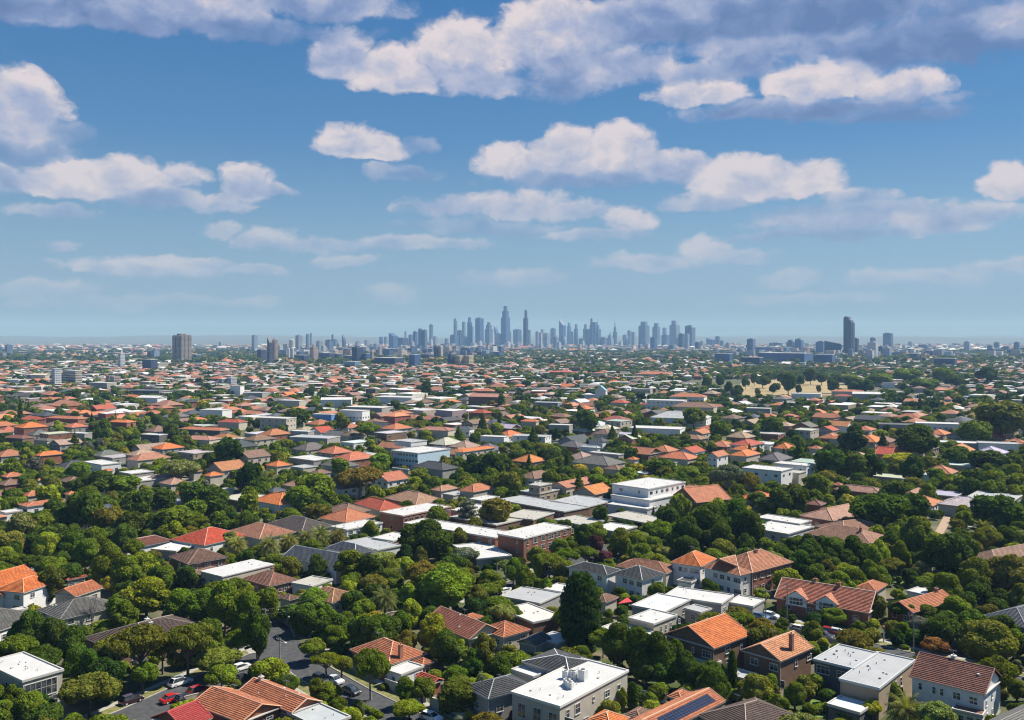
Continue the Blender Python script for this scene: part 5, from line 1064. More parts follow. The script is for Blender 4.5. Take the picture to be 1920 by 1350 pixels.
# ------------------------------------------------------------------ trees one can tell apart, nearest first
TL = '''
167 1270 1356 112 dome o|28 1288 1348 46 round m|60 1150 1236 62 round d|97 1162 1242 56 round d|137 1180 1256 60 round d|38 1168 1236 46 round d|145 1212 1292 56 round d|170 1222 1302 56 round d|192 1205 1290 50 round o
262 1176 1298 112 cedar o|352 1172 1282 88 cedar o|268 1242 1306 54 dome m|412 1218 1276 84 dome o|415 1248 1302 64 dome m|275 1092 1172 108 round l|228 1118 1176 58 round m|172 1118 1186 42 bare s|140 1145 1182 34 round d
340 1108 1178 66 round m|378 1112 1184 62 round m|422 1096 1192 72 round m|460 1116 1212 70 round m|392 1164 1228 56 round d|445 1182 1242 58 dome m|482 1148 1244 52 round d|98 1062 1136 62 tall o|195 1160 1185 45 shrub l
500 1106 1182 62 round m|545 1130 1168 44 shrub d|592 1108 1156 64 round m|612 1138 1192 42 round m|485 1176 1240 32 tall d|625 1176 1228 52 round m|672 1172 1218 54 round m|590 1200 1248 54 dome m|612 1226 1278 54 cedar l|641 1230 1272 42 dome o
695 1216 1318 62 gum m|592 1274 1318 30 round m|614 1284 1328 52 round m|549 1266 1292 22 shrub m|760 1274 1332 52 round m|792 1270 1328 52 dome m|865 1282 1348 94 round m|768 1318 1358 64 dome l|678 1314 1350 20 tall f
748 1148 1208 50 round d|815 1158 1232 76 round l|842 1188 1262 72 round d|908 1188 1278 62 tall o|886 1222 1284 50 tall d|856 1254 1292 50 round m|815 1253 1276 28 shrub l|722 1102 1158 52 palm m|766 1098 1152 50 tall l
840 1068 1162 108 round m|915 1096 1128 54 dome m|932 1124 1172 68 round m|1089 1088 1224 76 column k|968 1140 1178 26 round m|1158 1172 1268 72 round d|1196 1182 1282 76 round d|1236 1192 1288 70 round d|1212 1232 1292 62 round d
1266 1202 1270 42 round d|1290 1228 1302 60 round d|1330 1244 1312 70 round d|1300 1248 1308 60 round d|1250 1240 1296 60 round d|1373 1226 1306 19 column d|1166 1290 1338 27 tall m|1186 1284 1332 22 column d|1216 1296 1324 34 shrub m|1240 1284 1310 36 round m
1112 1314 1346 32 shrub l|1136 1312 1336 24 shrub m|975 1328 1356 44 shrub p|1490 1282 1336 46 round m|1462 1306 1348 40 round m|1590 1332 1362 52 round m|1636 1315 1358 44 dome y|1700 1298 1366 84 palm m|1672 1278 1332 42 round m
1467 1162 1192 34 round m|1522 1168 1216 44 round m|1606 1181 1220 48 dome m|1562 1144 1178 52 round m|1645 1120 1172 44 round o|1637 1158 1182 26 shrub l|1730 1158 1202 44 dome s|1692 1168 1202 32 round m|1750 1196 1234 58 dome r
1792 1124 1184 72 round m|1850 1172 1266 112 round o|1822 1148 1214 62 round m|1900 1184 1244 52 round m|1742 1140 1176 58 round d|1690 1128 1172 60 dome d|1906 1240 1268 30 round s|1906 1276 1320 36 round m|1775 1150 1200 60 round d
1490 910 972 66 tall d|1460 918 975 50 round d|1530 892 948 56 round m|1590 924 950 26 shrub y|1654 922 1010 106 dome d|1712 928 990 62 round d|1680 905 965 66 round d|1716 968 1064 70 tall o|1466 1024 1074 52 round d|1500 1036 1092 58 round d|1522 1016 1082 56 round d|1560 1012 1078 54 round d|1602 1008 1080 58 round d|1550 1042 1096 56 round d|1590 1034 1086 50 round d
1645 1012 1090 58 tall l|1688 1018 1086 44 tall l|1725 1054 1096 40 round f|1776 1002 1094 84 round d|1806 998 1075 62 round d|1830 1052 1134 78 round o|1888 1046 1134 84 round g|1866 930 1010 88 round d|1843 972 1012 40 palm m|1796 974 1010 34 round o|1746 1078 1112 50 round m|1900 1020 1060 40 round l
1712 856 915 50 tall d|1558 842 908 62 round d|1602 848 910 72 round d|1632 852 908 56 tall d|1690 848 880 56 dome y|1755 878 915 36 round m|1790 890 930 50 round m|1825 880 925 48 round d|1860 885 925 50 round m|1800 840 880 60 round d|1850 845 890 66 round d
1330 948 1040 76 round d|1376 942 1036 82 round d|1404 958 1040 62 round d|1290 972 1046 62 round d|1350 986 1050 72 round d|1268 998 1046 50 round m|1276 922 990 50 tall o|1256 950 1010 48 round d|1367 916 950 20 cone l|1365 868 942 60 gum s|1404 884 938 42 gum o|1420 925 960 44 round d|1440 935 975 46 round d
1213 889 908 28 shrub y|1320 908 932 32 shrub y|1085 886 934 32 cone d|1063 844 898 24 cone d|992 850 888 17 cone d|1203 857 888 24 cone d|1122 892 928 52 round m|1088 867 892 26 shrub y|1120 874 896 24 shrub y|1175 878 912 50 round m|1242 862 904 58 round d|1290 875 908 50 round m
1092 984 1038 36 round d|1116 983 1022 46 round m|1118 1004 1042 32 round p|1132 1034 1062 36 round p|1165 994 1054 52 round m|1192 998 1050 46 round m|1222 982 1026 48 round m|1226 984 1004 38 shrub y|1222 1008 1050 52 round m|1128 948 990 34 round d|1225 950 976 12 cone d
1030 1038 1088 54 gum m|1062 1028 1074 46 gum m|1096 1024 1064 46 gum m|1010 1042 1090 36 round m|985 1064 1120 46 round m|962 1048 1100 42 round m|1022 1086 1124 30 round m|795 982 1070 102 round d|590 892 954 82 round m|564 914 966 58 round m|676 875 940 88 gum g|595 943 990 54 dome o|787 882 920 46 round m
715 850 884 44 round m|635 861 896 46 round m|886 854 904 46 tall d|922 850 908 52 tall d|956 884 938 46 round o|877 940 988 36 column s|930 938 994 66 round o|505 1002 1054 48 palm m|541 998 1046 42 palm m|600 984 1032 46 palm m|632 989 1036 38 palm m|574 992 1040 40 palm m
656 1036 1100 76 round m|692 1044 1114 62 round d|728 1048 1100 50 round m|756 1048 1100 56 round l|730 1068 1116 52 round m|595 1042 1094 46 round d|875 1026 1068 52 dome s|788 1028 1080 36 tall o|926 1078 1116 46 round m|905 999 1026 22 shrub l|700 1096 1140 46 round d|800 1092 1150 50 round m
430 816 888 68 tall d|466 862 938 58 tall k|465 908 988 52 tall m|398 914 978 64 round d|308 921 974 50 round d|160 922 1012 72 round d|330 952 1014 82 round m|366 942 1004 60 round m|290 964 1014 52 round d|225 988 1024 78 cedar d|340 860 914 62 gum f|150 868 908 50 round m|107 874 898 36 shrub l|65 858 892 32 round s|50 892 924 48 round d|95 892 934 38 round o
185 886 940 74 round d|236 892 934 58 round m|50 1042 1088 54 cedar d|160 1014 1080 58 round m|202 1022 1112 62 round m|236 1044 1114 62 round m|266 1038 1104 62 round l|300 1062 1122 52 round m|350 1062 1112 42 round d|440 1088 1134 60 round m|400 1094 1136 50 round m|445 1004 1048 44 palm m|432 998 1034 36 round f
200 952 1015 62 round o|245 962 1020 60 round d|120 948 1010 60 round d|80 962 1020 60 round m|40 965 1030 55 round f|100 985 1050 66 round d|20 1000 1060 60 round g|265 925 985 56 round d|135 1000 1060 60 round d|360 905 960 50 round d|250 1010 1060 40 gum m|215 1195 1255 66 dome o|305 1205 1270 60 cedar o|235 985 1045 50 round d|70 1000 1055 50 round d
140 812 850 30 cone d|172 774 806 14 cone k|195 790 840 34 round d|320 795 830 34 round d|555 765 808 48 round d|640 775 812 34 round m|690 790 830 44 gum m|940 740 772 16 column d|800 715 745 22 column d|1100 765 818 50 tall d|860 800 835 30 cone d|905 775 812 22 cone d|1000 800 838 30 cone d|1148 798 832 26 cone d|1190 795 832 22 cone d
1602 800 862 58 tall k|1722 800 868 90 round d|1878 752 832 100 round g|1830 790 840 60 round m|1478 700 742 34 round d|1450 780 825 40 round d|1405 832 868 18 cone d|1422 834 868 17 cone d|1498 820 868 22 cone d|1512 838 868 14 cone d|1470 840 868 14 cone d|1655 812 855 30 cone k|1300 765 805 44 round m|1350 790 830 40 round m|1560 712 738 26 round d
1520 690 722 26 round d|1380 728 748 24 round d|1430 705 728 30 round d|1455 718 735 18 round d|1595 702 722 40 round m|1700 690 720 50 round m|1770 690 722 46 round m|1650 700 725 46 round m|1735 710 735 50 round m|1790 705 730 40 round d|1850 688 722 40 round d|1890 735 760 18 cone d|1868 742 768 18 cone d
238 1072 1112 34 bare s|748 1066 1112 38 bare s|498 880 906 22 bare s|1140 1120 1150 18 bare s|905 1268 1345 26 bare s|1415 700 724 16 round d|1440 698 720 20 round d|1465 700 722 18 round d|1500 702 726 24 round d|1540 700 722 24 round d|1570 700 721 24 round d|1590 706 728 20 round d|1398 708 730 16 round d|1448 722 740 14 round k|1497 722 742 12 round d|1535 722 738 10 round o|1600 716 741 26 round d|1625 712 742 34 round d|1384 722 745 18 round d|1366 716 742 20 round d|1420 728 744 12 round o|1575 728 744 13 round o|1350 702 728 22 round d|1325 706 732 22 round m
'''
for row in TL.strip().split('\n'):
    for it in row.split('|'):
        a = it.split(); T(float(a[0]), float(a[1]), float(a[2]), float(a[3]), a[4], a[5])
LAND += [('the giant cypress', *P(1089, 1224).xy), ('the golden crowned gum', *P(676, 940).xy), ('the giant dark fig', *P(1654, 1010).xy), ('the golf course', *P(1480, 740).xy), ('the round dark street tree', *P(795, 1070).xy), ('the road junction', *P(545, 1240).xy)]
# hedges: clipped boxes of foliage
def hedge(a, b, width, height, tone, look):
    a, b = P(*a), P(*b); c = (a + b) / 2; L = (b - a).length; an = math.atan2((b - a).y, (b - a).x); n = max(4, int(L / 1.1)); r = random.Random(int(L * 10)); C = []; R = []
    for i in range(n):
        for s in (-1, 1): C.append((-L / 2 + L * (i + .5) / n, s * width * .22, height * .5 + r.uniform(-.1, .1))); R.append(min(width, height) * .5)
    me = crown_from_lobes('hedge', C, R, int(260 * L), .13, n, 1, stretch=(1.1, 1, 1.05)); o = link('hedge', me, None, TONE[tone], (c.x, c.y, 0), an); tag(o, look, 'hedge'); TREES.append((c.x, c.y, 1))
hedge((642, 1168), (700, 1150), 1.8, 2.4, 'm', 'tall clipped hedge along the wall left of the palm')
hedge((1315, 1094), (1400, 1112), 1.6, 1.8, 'l', 'bright clipped hedge below the white two storey houses')
hedge((1520, 1340), (1555, 1332), 1.5, 1.6, 'm', 'short hedge on lawn beside pool house')
hedge((320, 1334), (366, 1322), 1.3, 1.2, 'l', 'low garden hedge above the red metal roof')
hedge((716, 1348), (665, 1322), 1.0, 1.0, 'm', 'low kerbside hedge beside dark parked car')


# ------------------------------------------------------------------ cars, poles, wires, walls
def car(px, py, heading, color, look, kind='hatch', L=4.4):
    p = P(px, py); root = empty('parked_car', (p.x, p.y, .02), math.radians(heading)); tag(root, look, 'car'); W = 1.82; hh = 1.68 if kind == 'suv' else 1.46
    prof = [(-.5, .30), (-.5, .72), (-.46, .88), (-.20, .93), (.24, .95), (.43, .86), (.5, .66), (.5, .30)] if kind != 'van' else [(-.5, .3), (-.5, 1.0), (-.3, 1.05), (.3, 1.05), (.45, .98), (.5, .7), (.5, .3)]
    k = MB(); n = len(prof)
    for s_, (yo, yi) in enumerate(((W / 2, W / 2 - .08),)):
        lo = [(x * L, -W / 2 + (.06 if z > .9 else 0), z) for x, z in prof]; hi = [(x * L, W / 2 - (.06 if z > .9 else 0), z) for x, z in prof]
        k.poly(lo); k.poly(hi[::-1])
        for i in range(n): j = (i + 1) % n; k.poly([lo[i], hi[i], hi[j], lo[j]])
    link('body', k.mesh('body', MT['car']), root, color)
    g_ = MB(); t = W / 2 - .10; u = W / 2 - .28; b = [(-.44, .90), (-.34, hh - .04), (.06, hh - .04), (.26, .94)] if kind != 'sedan' else [(-.38, .92), (-.24, hh - .04), (.08, hh - .04), (.27, .94)]
    lo = [(x * L, -(t if i in (0, 3) else u), z) for i, (x, z) in enumerate(b)]; hi = [(x, -y, z) for x, y, z in lo]
    g_.poly(lo[::-1]); g_.poly(hi)
    for i in range(4): j = (i + 1) % 4; g_.poly([lo[i], lo[j], hi[j], hi[i]])
    link('glasshouse', g_.mesh('glasshouse', MT['glass']), root)
    r_ = MB(); r_.box(b[1][0] * L - .05, b[2][0] * L + .05, -u - .02, u + .02, hh - .05, hh); 
    for i0, i1 in ((0, 1), (3, 2)):
        for s in (-1, 1): r_.tube((b[i0][0] * L, s * t, b[i0][1]), (b[i1][0] * L, s * u, b[i1][1]), .045, .045, 4)
    link('car_roof', r_.mesh('car_roof', MT['car']), root, color)
    for x in (-.31, .31):
        for s in (-1, 1):
            w_ = MB(); w_.tube((0, -.11, 0), (0, .11, 0), .33, .33, 12); wo = link('wheel', w_.mesh('wheel', MT['rubber']), root, None, (x * L, s * (W / 2 - .10), .33))
            h_ = MB(); h_.tube((0, s * .10, 0), (0, s * .125, 0), .20, .18, 8); link('rim', h_.mesh('rim', MT['plain']), wo, (.5, .5, .52))
    for s in (-1, 1):
        h_ = MB(); h_.box(.485 * L, .502 * L, s * .62 - .17, s * .62 + .17, .60, .74); link('headlight', h_.mesh('headlight', MT['plain']), root, (.75, .75, .72))
        h_ = MB(); h_.box(-.502 * L, -.485 * L, s * .62 - .17, s * .62 + .17, .66, .82); link('tail_light', h_.mesh('tail_light', MT['plain']), root, (.35, .02, .02))
    protect([(p.x - 1.5, p.y, 0), (p.x + 1.5, p.y, 0), (p.x + 1.5, p.y, 1.4), (p.x - 1.5, p.y, 1.4)]); occ_rect(p, root.rotation_euler.z, 4.4, 2)
B = 50
car(338, 1284, B, (.78, .78, .78), 'white estate car parked at the kerb under cedars', 'suv', 4.8)
car(322, 1315, B, (.50, .02, .02), 'bright red hatchback parked behind small black car', 'sedan')
car(348, 1314, B, (.02, .022, .025), 'small black car parked between two red cars')
car(371, 1299, B, (.30, .015, .02), 'dark red car under roadside bush', 'hatch')
car(246, 1318, B, (.035, .012, .015), 'dark maroon car shaded by round domed tree', 'suv')
car(456, 1277, B, (.03, .035, .045), 'dark blue car beside orange gable roof', 'sedan')
car(453, 1256, B, (.75, .75, .75), 'white car waiting near the road junction')
car(601, 1279, -40, (.03, .032, .036), 'black car parked under flat topped street tree', 'suv')
car(627, 1280, -40, (.55, .56, .58), 'silver car nose out beside black car')
car(658, 1300, -40, (.02, .022, .026), 'black car in tree shade on the side street', 'sedan')
car(808, 1350, -35, (.75, .76, .78), 'white car at the bottom edge behind yellow green tree')
car(950, 1112, 45, (.78, .78, .78), 'white van parked on the street behind white terraces', 'van', 5.0)
car(1012, 1085, 45, (.03, .03, .035), 'black car under street trees near brick flats')
car(1545, 1196, -40, (.05, .055, .065), 'dark car parked on the back street', 'suv')
car(1570, 1190, -40, (.55, .56, .58), 'silver car parked on the back street')
car(1500, 1184, -40, (.75, .75, .75), 'white car half hidden by round street tree')
car(1556, 1188, -40, (.35, .02, .02), 'red car behind dark one on the back street')
car(1425, 1160, -40, (.10, .18, .30), 'blue car on concrete driveway by clipped bushes')
car(1445, 1158, -40, (.75, .75, .75), 'white car on concrete driveway by clipped bushes')
car(70, 1070, 35, (.75, .75, .76), 'white car on shaded street at far left trees')
def pole(px, py, h, look, arms=1, lamp=False, name='power_pole', heading=TH):
    p = P(px, py); root = empty(name, (p.x, p.y, 0), heading); tag(root, look, 'pole'); k = MB(); k.tube((0, 0, -.2), (0, 0, h), .17, .11, 8); link('pole', k.mesh('pole', MT['bark']), root, (.36, .33, .29))
    for i in range(arms):
        k = MB(); k.box(-1.2, 1.2, -.06, .06, h - .5 - i * 1.1, h - .38 - i * 1.1); a = link('crossarm', k.mesh('crossarm', MT['bark']), root, (.25, .21, .17))
        for x in (-1.1, -.5, .5, 1.1): q = MB(); q.tube((x, 0, h - .38 - i * 1.1), (x, 0, h - .2 - i * 1.1), .05, .04, 6); link('insulator', q.mesh('insulator', MT['plain']), a, (.6, .58, .55))
    if lamp:
        k = MB(); k.tube((0, 0, h - 1.0), (1.6, 0, h - .6), .04, .03, 5); link('lamp_arm', k.mesh('lamp_arm', MT['plain']), root, (.5, .5, .5)); q = MB(); q.box(1.4, 2.1, -.14, .14, h - .66, h - .52); link('lamp_head', q.mesh('lamp_head', MT['plain']), root, (.7, .7, .7))
    return Vector((p.x, p.y, h))
pA = pole(525, 1277, 8.8, 'tall grey pole with street lamp at the road junction', 1, True); pB = pole(497, 1208, 8.2, 'slim power pole beyond the road junction', 2)
pC = pole(1713, 1222, 8.4, 'leaning stayed pole on the verge by the back street', 1); pD = pole(1476, 1165, 9.5, 'power pole at the front of long red attic roof', 2)
pE = pole(1436, 1175, 9, 'power pole beside the concrete driveway', 1); pF = pole(932, 1110, 8, 'power pole by the parked white van', 1); pG = pole(948, 1103, 8, 'second pole behind the parked white van', 1)

p_ = P(1657, 1204); rt = empty('verge_post', (p_.x, p_.y, 0)); tag(rt, 'white post with orange top on the grass verge', 'post')
k = MB(); k.tube((0, 0, 0), (0, 0, 3.0), .16, .16, 8); link('post', k.mesh('post', MT['plain']), rt, (.7, .7, .68)); k = MB(); k.box(-.25, .25, -.25, .25, 3.0, 3.7); link('cap', k.mesh('cap', MT['plain']), rt, (.5, .2, .08))
def wire(a, b, sag, look):
    k = MB(); pts = []
    for i in range(13): t = i / 12; p = a.lerp(b, t); p.z -= sag * 4 * t * (1 - t); pts.append(p)
    for u, v in zip(pts, pts[1:]): k.tube(u, v, .022, .022, 3)
    o = link('power_line', k.mesh('power_line', MT['plain']), None, (.25, .25, .25)); tag(o, look, 'cable')
up = Vector((0, 0, -.3)); wire(pA + up, pB + up, .8, 'overhead line from junction lamp pole to slim pole'); wire(pB + up, Vector((*P(640, 1150).xy, 7)), .8, 'overhead line from slim pole towards the palm')
wire(pB + Vector((0, 0, -1.3)), Vector((*P(640, 1152).xy, 5.6)), 1.0, 'lower overhead line from slim pole towards the palm')
wire(pC + up, Vector((*P(1860, 1262).xy, 7)), 1.0, 'overhead line from stayed pole to the maroon roofed house'); wire(pC + up, pC * 1 + Vector((2.2, -1.2, -8.2)), 0, 'short stay wire of the leaning pole'); wire(pD + up, pE + up, .5, 'overhead line between attic roof pole and driveway pole'); wire(pE + up, Vector((*P(1240, 1090).xy, 7)), .9, 'overhead line crossing to the white townhouses')
def fence(a, b, h, color, look, name='fence', z=0.0, mat='wall'):
    a, b = P(*a), P(*b); L = (b - a).length; root = empty(name, (a.x, a.y, z), math.atan2((b - a).y, (b - a).x)); tag(root, look, 'wall' if name == 'garden_wall' else 'fence')
    if name == 'garden_wall': k = MB(); k.box(0, L, -.1, .1, 0, h); link('wall_panel', k.mesh('wall_panel', MT[mat]), root, color); k = MB(); k.box(-.03, L + .03, -.14, .14, h, h + .07); link('coping', k.mesh('coping', MT['plain']), root, tuple(x * 1.1 for x in color)); return
    n = max(2, int(L / 2.4)); pm = MB(); pm.box(0, L / n - .12, -.02, .02, .05, h); me = pm.mesh('panel', MT[mat]); q = MB(); q.box(-.06, .06, -.06, .06, 0, h + .1); pp = q.mesh('post', MT['plain'])
    for i in range(n): link('panel', me, root, color, (i * L / n + .06, 0, 0)); link('post', pp, root, color, (i * L / n, 0, 0))
fence((722, 1290), (800, 1318), 1.9, (.50, .48, .42), 'pale garden wall along the side street footpath', 'garden_wall')
fence((806, 1325), (880, 1350), 1.9, (.55, .54, .50), 'pale garden wall beyond the domed street tree', 'garden_wall')
fence((520, 1160), (560, 1188), 2.4, (.30, .31, .33), 'blue grey wall curving beside the street beyond the junction', 'garden_wall')
fence((345, 1318), (385, 1308), 1.2, (.42, .36, .30), 'low brick garden wall behind red parked car', 'garden_wall')
fence((1410, 1308), (1530, 1262), 2.0, (.45, .40, .34), 'paling fence between brick house and grey roofed house')
fence((1345, 1322), (1420, 1298), 2.0, (.34, .31, .27), 'weathered paling fence behind the chocolate roof')
fence((1195, 1312), (1250, 1320), 2.0, (.5, .48, .43), 'pale paling fence behind the solar panel roof')
fence((0, 1208), (36, 1200), 1.8, (.42, .33, .15), 'yellowish timber fence at left picture edge')
fence((640, 1182), (745, 1160), 1.9, (.5, .42, .36), 'pinkish wall beside courtyard under the palm', 'garden_wall')
fence((1480, 1182), (1640, 1228), 1.0, (.32, .30, .26), 'low front fence along the back street')
fence((1148, 1100), (1235, 1120), 2.2, (.45, .43, .40), 'pale boundary wall behind charcoal roofed townhouses', 'garden_wall')
# red shade sail
p0, p1, p2 = P(1158, 1132, 2.6), P(1186, 1128, 3.4), P(1176, 1120, 2.4); k = MB(); k.poly([p0, p1, p2]); k.poly([p0 - Vector((0, 0, .04)), p2 - Vector((0, 0, .04)), p1 - Vector((0, 0, .04))]); o = link('shade_sail', k.mesh('shade_sail', MT['plain']), None, (.60, .07, .07)); tag(o, 'small bright red shade sail in a yard right of cypress', 'shade sail')
# ------------------------------------------------------------------ larger buildings of the middle distance
def M(x0, x1, yb, z, roof, rc, wc, look, **kw):
    "building whose eaves span x0..x1 and whose foot stands at row yb"
    d = FPX * CAMH / (yb - HOR); rows = HOR + FPX * (CAMH - z) / d
    ang = kw.pop('ang', TH * .55); dep = kw.pop('dep', .55); mid = (x0 + x1) / 2; px_m = FPX / d; W = (x1 - x0) / px_m
    w = W / (math.cos(ang) + dep * abs(math.sin(ang))); l = w * dep; c = Vector(((mid - 960) / FPX * d, d + l * .3, 0))
    name = kw.pop('name', 'house'); cat = kw.pop('cat', 'house'); ph = kw.pop('ph', None); wall = kw.pop('wall', 'brick' if wc in ('b', 'n', 'd') else 'wall')
    root, rz = build_house(c, ang, w, l, z, roof=roof, rc=ROOFC[rc] if isinstance(rc, str) else rc, wc=WALLC[wc] if isinstance(wc, str) else wc, wall=wall, detail=kw.pop('detail', 1), name=name, **kw)
    tag(root, look, cat)
    if ph: LAND.append((ph, c.x, c.y))
    return root
OB = dict(name='office_building', cat='office building'); SH = dict(name='warehouse', cat='warehouse'); FL = dict(name='apartment_building', cat='apartment building')
for a in [
 (485, 553, 812, 11, 'flat', 'wht', 'c', 'cream and grey box building with flat white roof', dict(st=3, win=(4, 3), ph='the cream and grey box', **OB)),
 (543, 588, 828, 7, 'flat', 'wht', 'g', 'low white roofed hall right below cream and grey box', dict(**SH)),
 (540, 635, 836, 5.5, 'flat', 'lgr', 'g', 'long grey walled shed before blue glass office', dict(**SH)),
 (634, 692, 798, 12, 'flat', 'wht', 'w', 'white hall with tall window bays like a chapel', dict(win=(7, 3), ph='the white hall with bays', **OB)),
 (585, 632, 798, 9, 'flat', 'lgr', (.12, .25, .50), 'blue walled building left of white hall', dict(**OB)),
 (645, 735, 778, 7, 'flat', 'wht', 'g', 'cluster of bright white factory roofs behind white hall', dict(**SH)),
 (600, 660, 764, 8, 'gable', 'wht', 'w', 'white gabled factory roof above blue walled building', dict(ang=.1, axis='x', pitch=12, **SH)),
 (700, 790, 757, 7, 'flat', 'wht', 'w', 'bright white spread factory roof near middle', dict(**SH)),
 (519, 574, 764, 7, 'flat', 'wht', 'c', 'white curved factory roof beside dark shed', dict(**SH)),
 (877, 962, 760, 9, 'gable', (.36, .17, .13), 'n', 'dark brown barn like hall with terracotta roof', dict(axis='x', pitch=14, ph='the barn like hall', **SH)),
 (685, 709, 745, 10, 'flat', 'dgr', 'd', 'dark grey windowless box among white roofs', dict(**OB)),
 (1213, 1292, 768, 9, 'flat', 'wht', 'w', 'long white two storey institutional block', dict(st=2, win=(8, 3), ph='the long white institutional block', **OB)),
 (1255, 1330, 758, 8, 'hip', 'ter', 'w', 'long terracotta roof above white columns', dict(pitch=18, win=(9, 2), ph='the terracotta roof with columns', **OB)),
 (1258, 1350, 775, 6, 'hip', 'brn', 'c', 'wide brown hip roof below long white block', dict(pitch=20)),
 (1220, 1340, 800, 7, 'hip', 'lgr', 'w', 'wide pale grey hip roofed complex', dict(pitch=20, win=(6, 2), ph='the wide pale grey complex', **OB)),
 (1181, 1290, 816, 5, 'flat', 'wht', 'w', 'long low bright white flat roof before pale grey complex', dict(**SH)),
 (1400, 1450, 778, 6, 'flat', 'wht', 'g', 'white flat roofs beyond tall conifer', dict(**SH)),
 (1720, 1805, 812, 7, 'flat', 'wht', 'w', 'paired long white flat roofs on the right', dict(win=(8, 2), ph='the paired long white roofs', **SH)),
 (1650, 1720, 811, 6, 'flat', 'gry', 'g', 'long dark fronted white edged hall', dict(**SH)),
 (1760, 1840, 845, 5, 'flat', 'wht', 'g', 'low white roofs below paired long white roofs', dict(**SH)),
 (1838, 1915, 850, 6, 'flat', 'lgr', 'w', 'broad pale roof at the picture edge', dict(**SH)),
 (1600, 1655, 752, 8, 'gable', 'wht', 'g', 'pale vaulted white hall roof behind conifers', dict(axis='x', pitch=14, **SH)),
 (1485, 1545, 748, 6, 'flat', 'wht', 'w', 'flat white roof at the foot of the golf course', dict(**SH)),
 (1655, 1680, 728, 8, 'flat', 'lgr', 'w', 'grey white box beside green mounds', dict(**OB)),
 (1565, 1600, 753, 6, 'hip', 'red', 'c', 'rounded red brown roof near flat white roof', dict(pitch=22)),
 (1560, 1625, 745, 7, 'hip', 'ter', 'c', 'long low red roof at the golf course foot', dict(pitch=10)),
 (1067, 1092, 700, 12, 'flat', 'gry', 'n', 'square brown windowless block beyond roofs', dict(ph='the square brown block', **OB)),
 (1030, 1080, 706, 8, 'hip', (.42, .10, .06), 'b', 'long dark red roof left of square brown block', dict(pitch=12)),
 (1110, 1140, 708, 8, 'hip', 'ter', 'c', 'long terracotta roof with pale walls, far middle', dict(pitch=12, win=(6, 1))),
 (1190, 1265, 710, 8, 'hip', 'ter', 'c', 'long orange roofed institution with pale walls', dict(pitch=14, win=(6, 1))),
 (1115, 1140, 753, 12, 'gable', (.20, .42, .50), 'w', 'teal curved glass roofed hall', dict(axis='y', pitch=40, **OB)),
 (1090, 1122, 752, 7, 'flat', 'wht', 'w', 'white roof beside teal curved hall', dict(**SH)),
 (1188, 1225, 740, 7, 'flat', 'wht', 'c', 'cream and white hall behind trees', dict(win=(5, 1), **SH)),
 (0, 50, 722, 8, 'flat', 'wht', 'w', 'low white factory at far left edge', dict(**SH)),
 (55, 97, 713, 9, 'gable', (.60, .52, .38), 'c', 'cream vaulted warehouse left of white slab block', dict(axis='x', pitch=12, **SH)),
 (164, 215, 730, 9, 'flat', 'wht', 'g', 'low white topped building right of white slab block', dict(st=2, win=(6, 1), **OB)),
 (240, 320, 745, 8, 'flat', 'sla', 'd', 'long dark blue grey hall in left middle', dict(win=(12, 0), **SH)),
 (255, 310, 762, 9, 'gable', 'wht', 'w', 'bright white sheet metal hall in left middle', dict(axis='x', pitch=14, ph='the bright white metal hall', **SH)),
 (430, 457, 746, 14, 'flat', 'wht', 'w', 'plain white stair tower building', dict(ph='the plain white stair tower', **OB)),
 (450, 505, 746, 6, 'flat', 'lgr', 'g', 'grey shed right of plain white stair tower', dict(**SH)),
 (372, 432, 786, 8, 'flat', 'wht', 'w', 'white building with notched parapet on the left', dict(ph='the notched white building', **OB)),
 (200, 252, 806, 6, 'hip', 'org', 'b', 'bright orange hip roofed corner house left', dict(pitch=16, ph='the bright orange corner roof')),
 (330, 430, 820, 5.5, 'hip', 'ter', 'd', 'very long terracotta roofed terrace with white awnings', dict(pitch=14, dep=.3, ph='the very long terracotta terrace')),
 (405, 462, 806, 6, 'hip', 'red', 'c', 'dark red roof behind very long terrace', dict(pitch=18)),
 (80, 165, 797, 5.5, 'hip', 'ter', 'b', 'long terracotta roof on brick row, far left', dict(pitch=14, dep=.35)),
 (262, 312, 832, 6, 'flat', 'wht', 'd', 'dark walled house with white flat roof', dict(win=(4, 1))),
 (335, 412, 838, 5, 'hip', (.36, .18, .13), 'c', 'pink brown long roof before tall dark trees', dict(pitch=16)),
 (130, 170, 826, 5, 'flat', 'wht', 'g', 'small white flat roof left of wide cone tree', dict()),
 (0, 60, 835, 5, 'hip', 'mar', 'n', 'dark maroon roofed row at far left edge', dict(pitch=16)),
 (60, 100, 840, 5, 'hip', 'gry', 'c', 'grey brown hip roofs before maroon row', dict(pitch=18)),
 (960, 1035, 835, 6, 'flat', 'lgr', 'w', 'white house with pale grey flat roofs', dict(st=2, win=(3, 2), ph='the pale grey flat roofs')),
 (1028, 1075, 812, 6, 'flat', 'wht', 'g', 'green topped pale flat roofed building', dict()),
 (975, 1012, 802, 5, 'hip', 'org', 'c', 'orange hip roof left of green topped building', dict(pitch=20)),
 (900, 955, 836, 6, 'flat', 'wht', 'w', 'white double flat roof right of orange block', dict()),
 (1000, 1055, 766, 6, 'flat', 'lgr', (.20, .24, .32), 'long blue grey school like block', dict(st=2, win=(9, 1), **OB)),
 (780, 855, 822, 6, 'hip', (.32, .15, .11), 'c', 'long red brown roof left of blue hip roof', dict(pitch=14)),
 (842, 890, 820, 6, 'hip', 'sla', 'w', 'slate blue hip roofed villa', dict(pitch=20, win=(4, 2), ph='the slate blue villa')),
]:
    kw = a[-1]; M(*a[:-1], **kw)

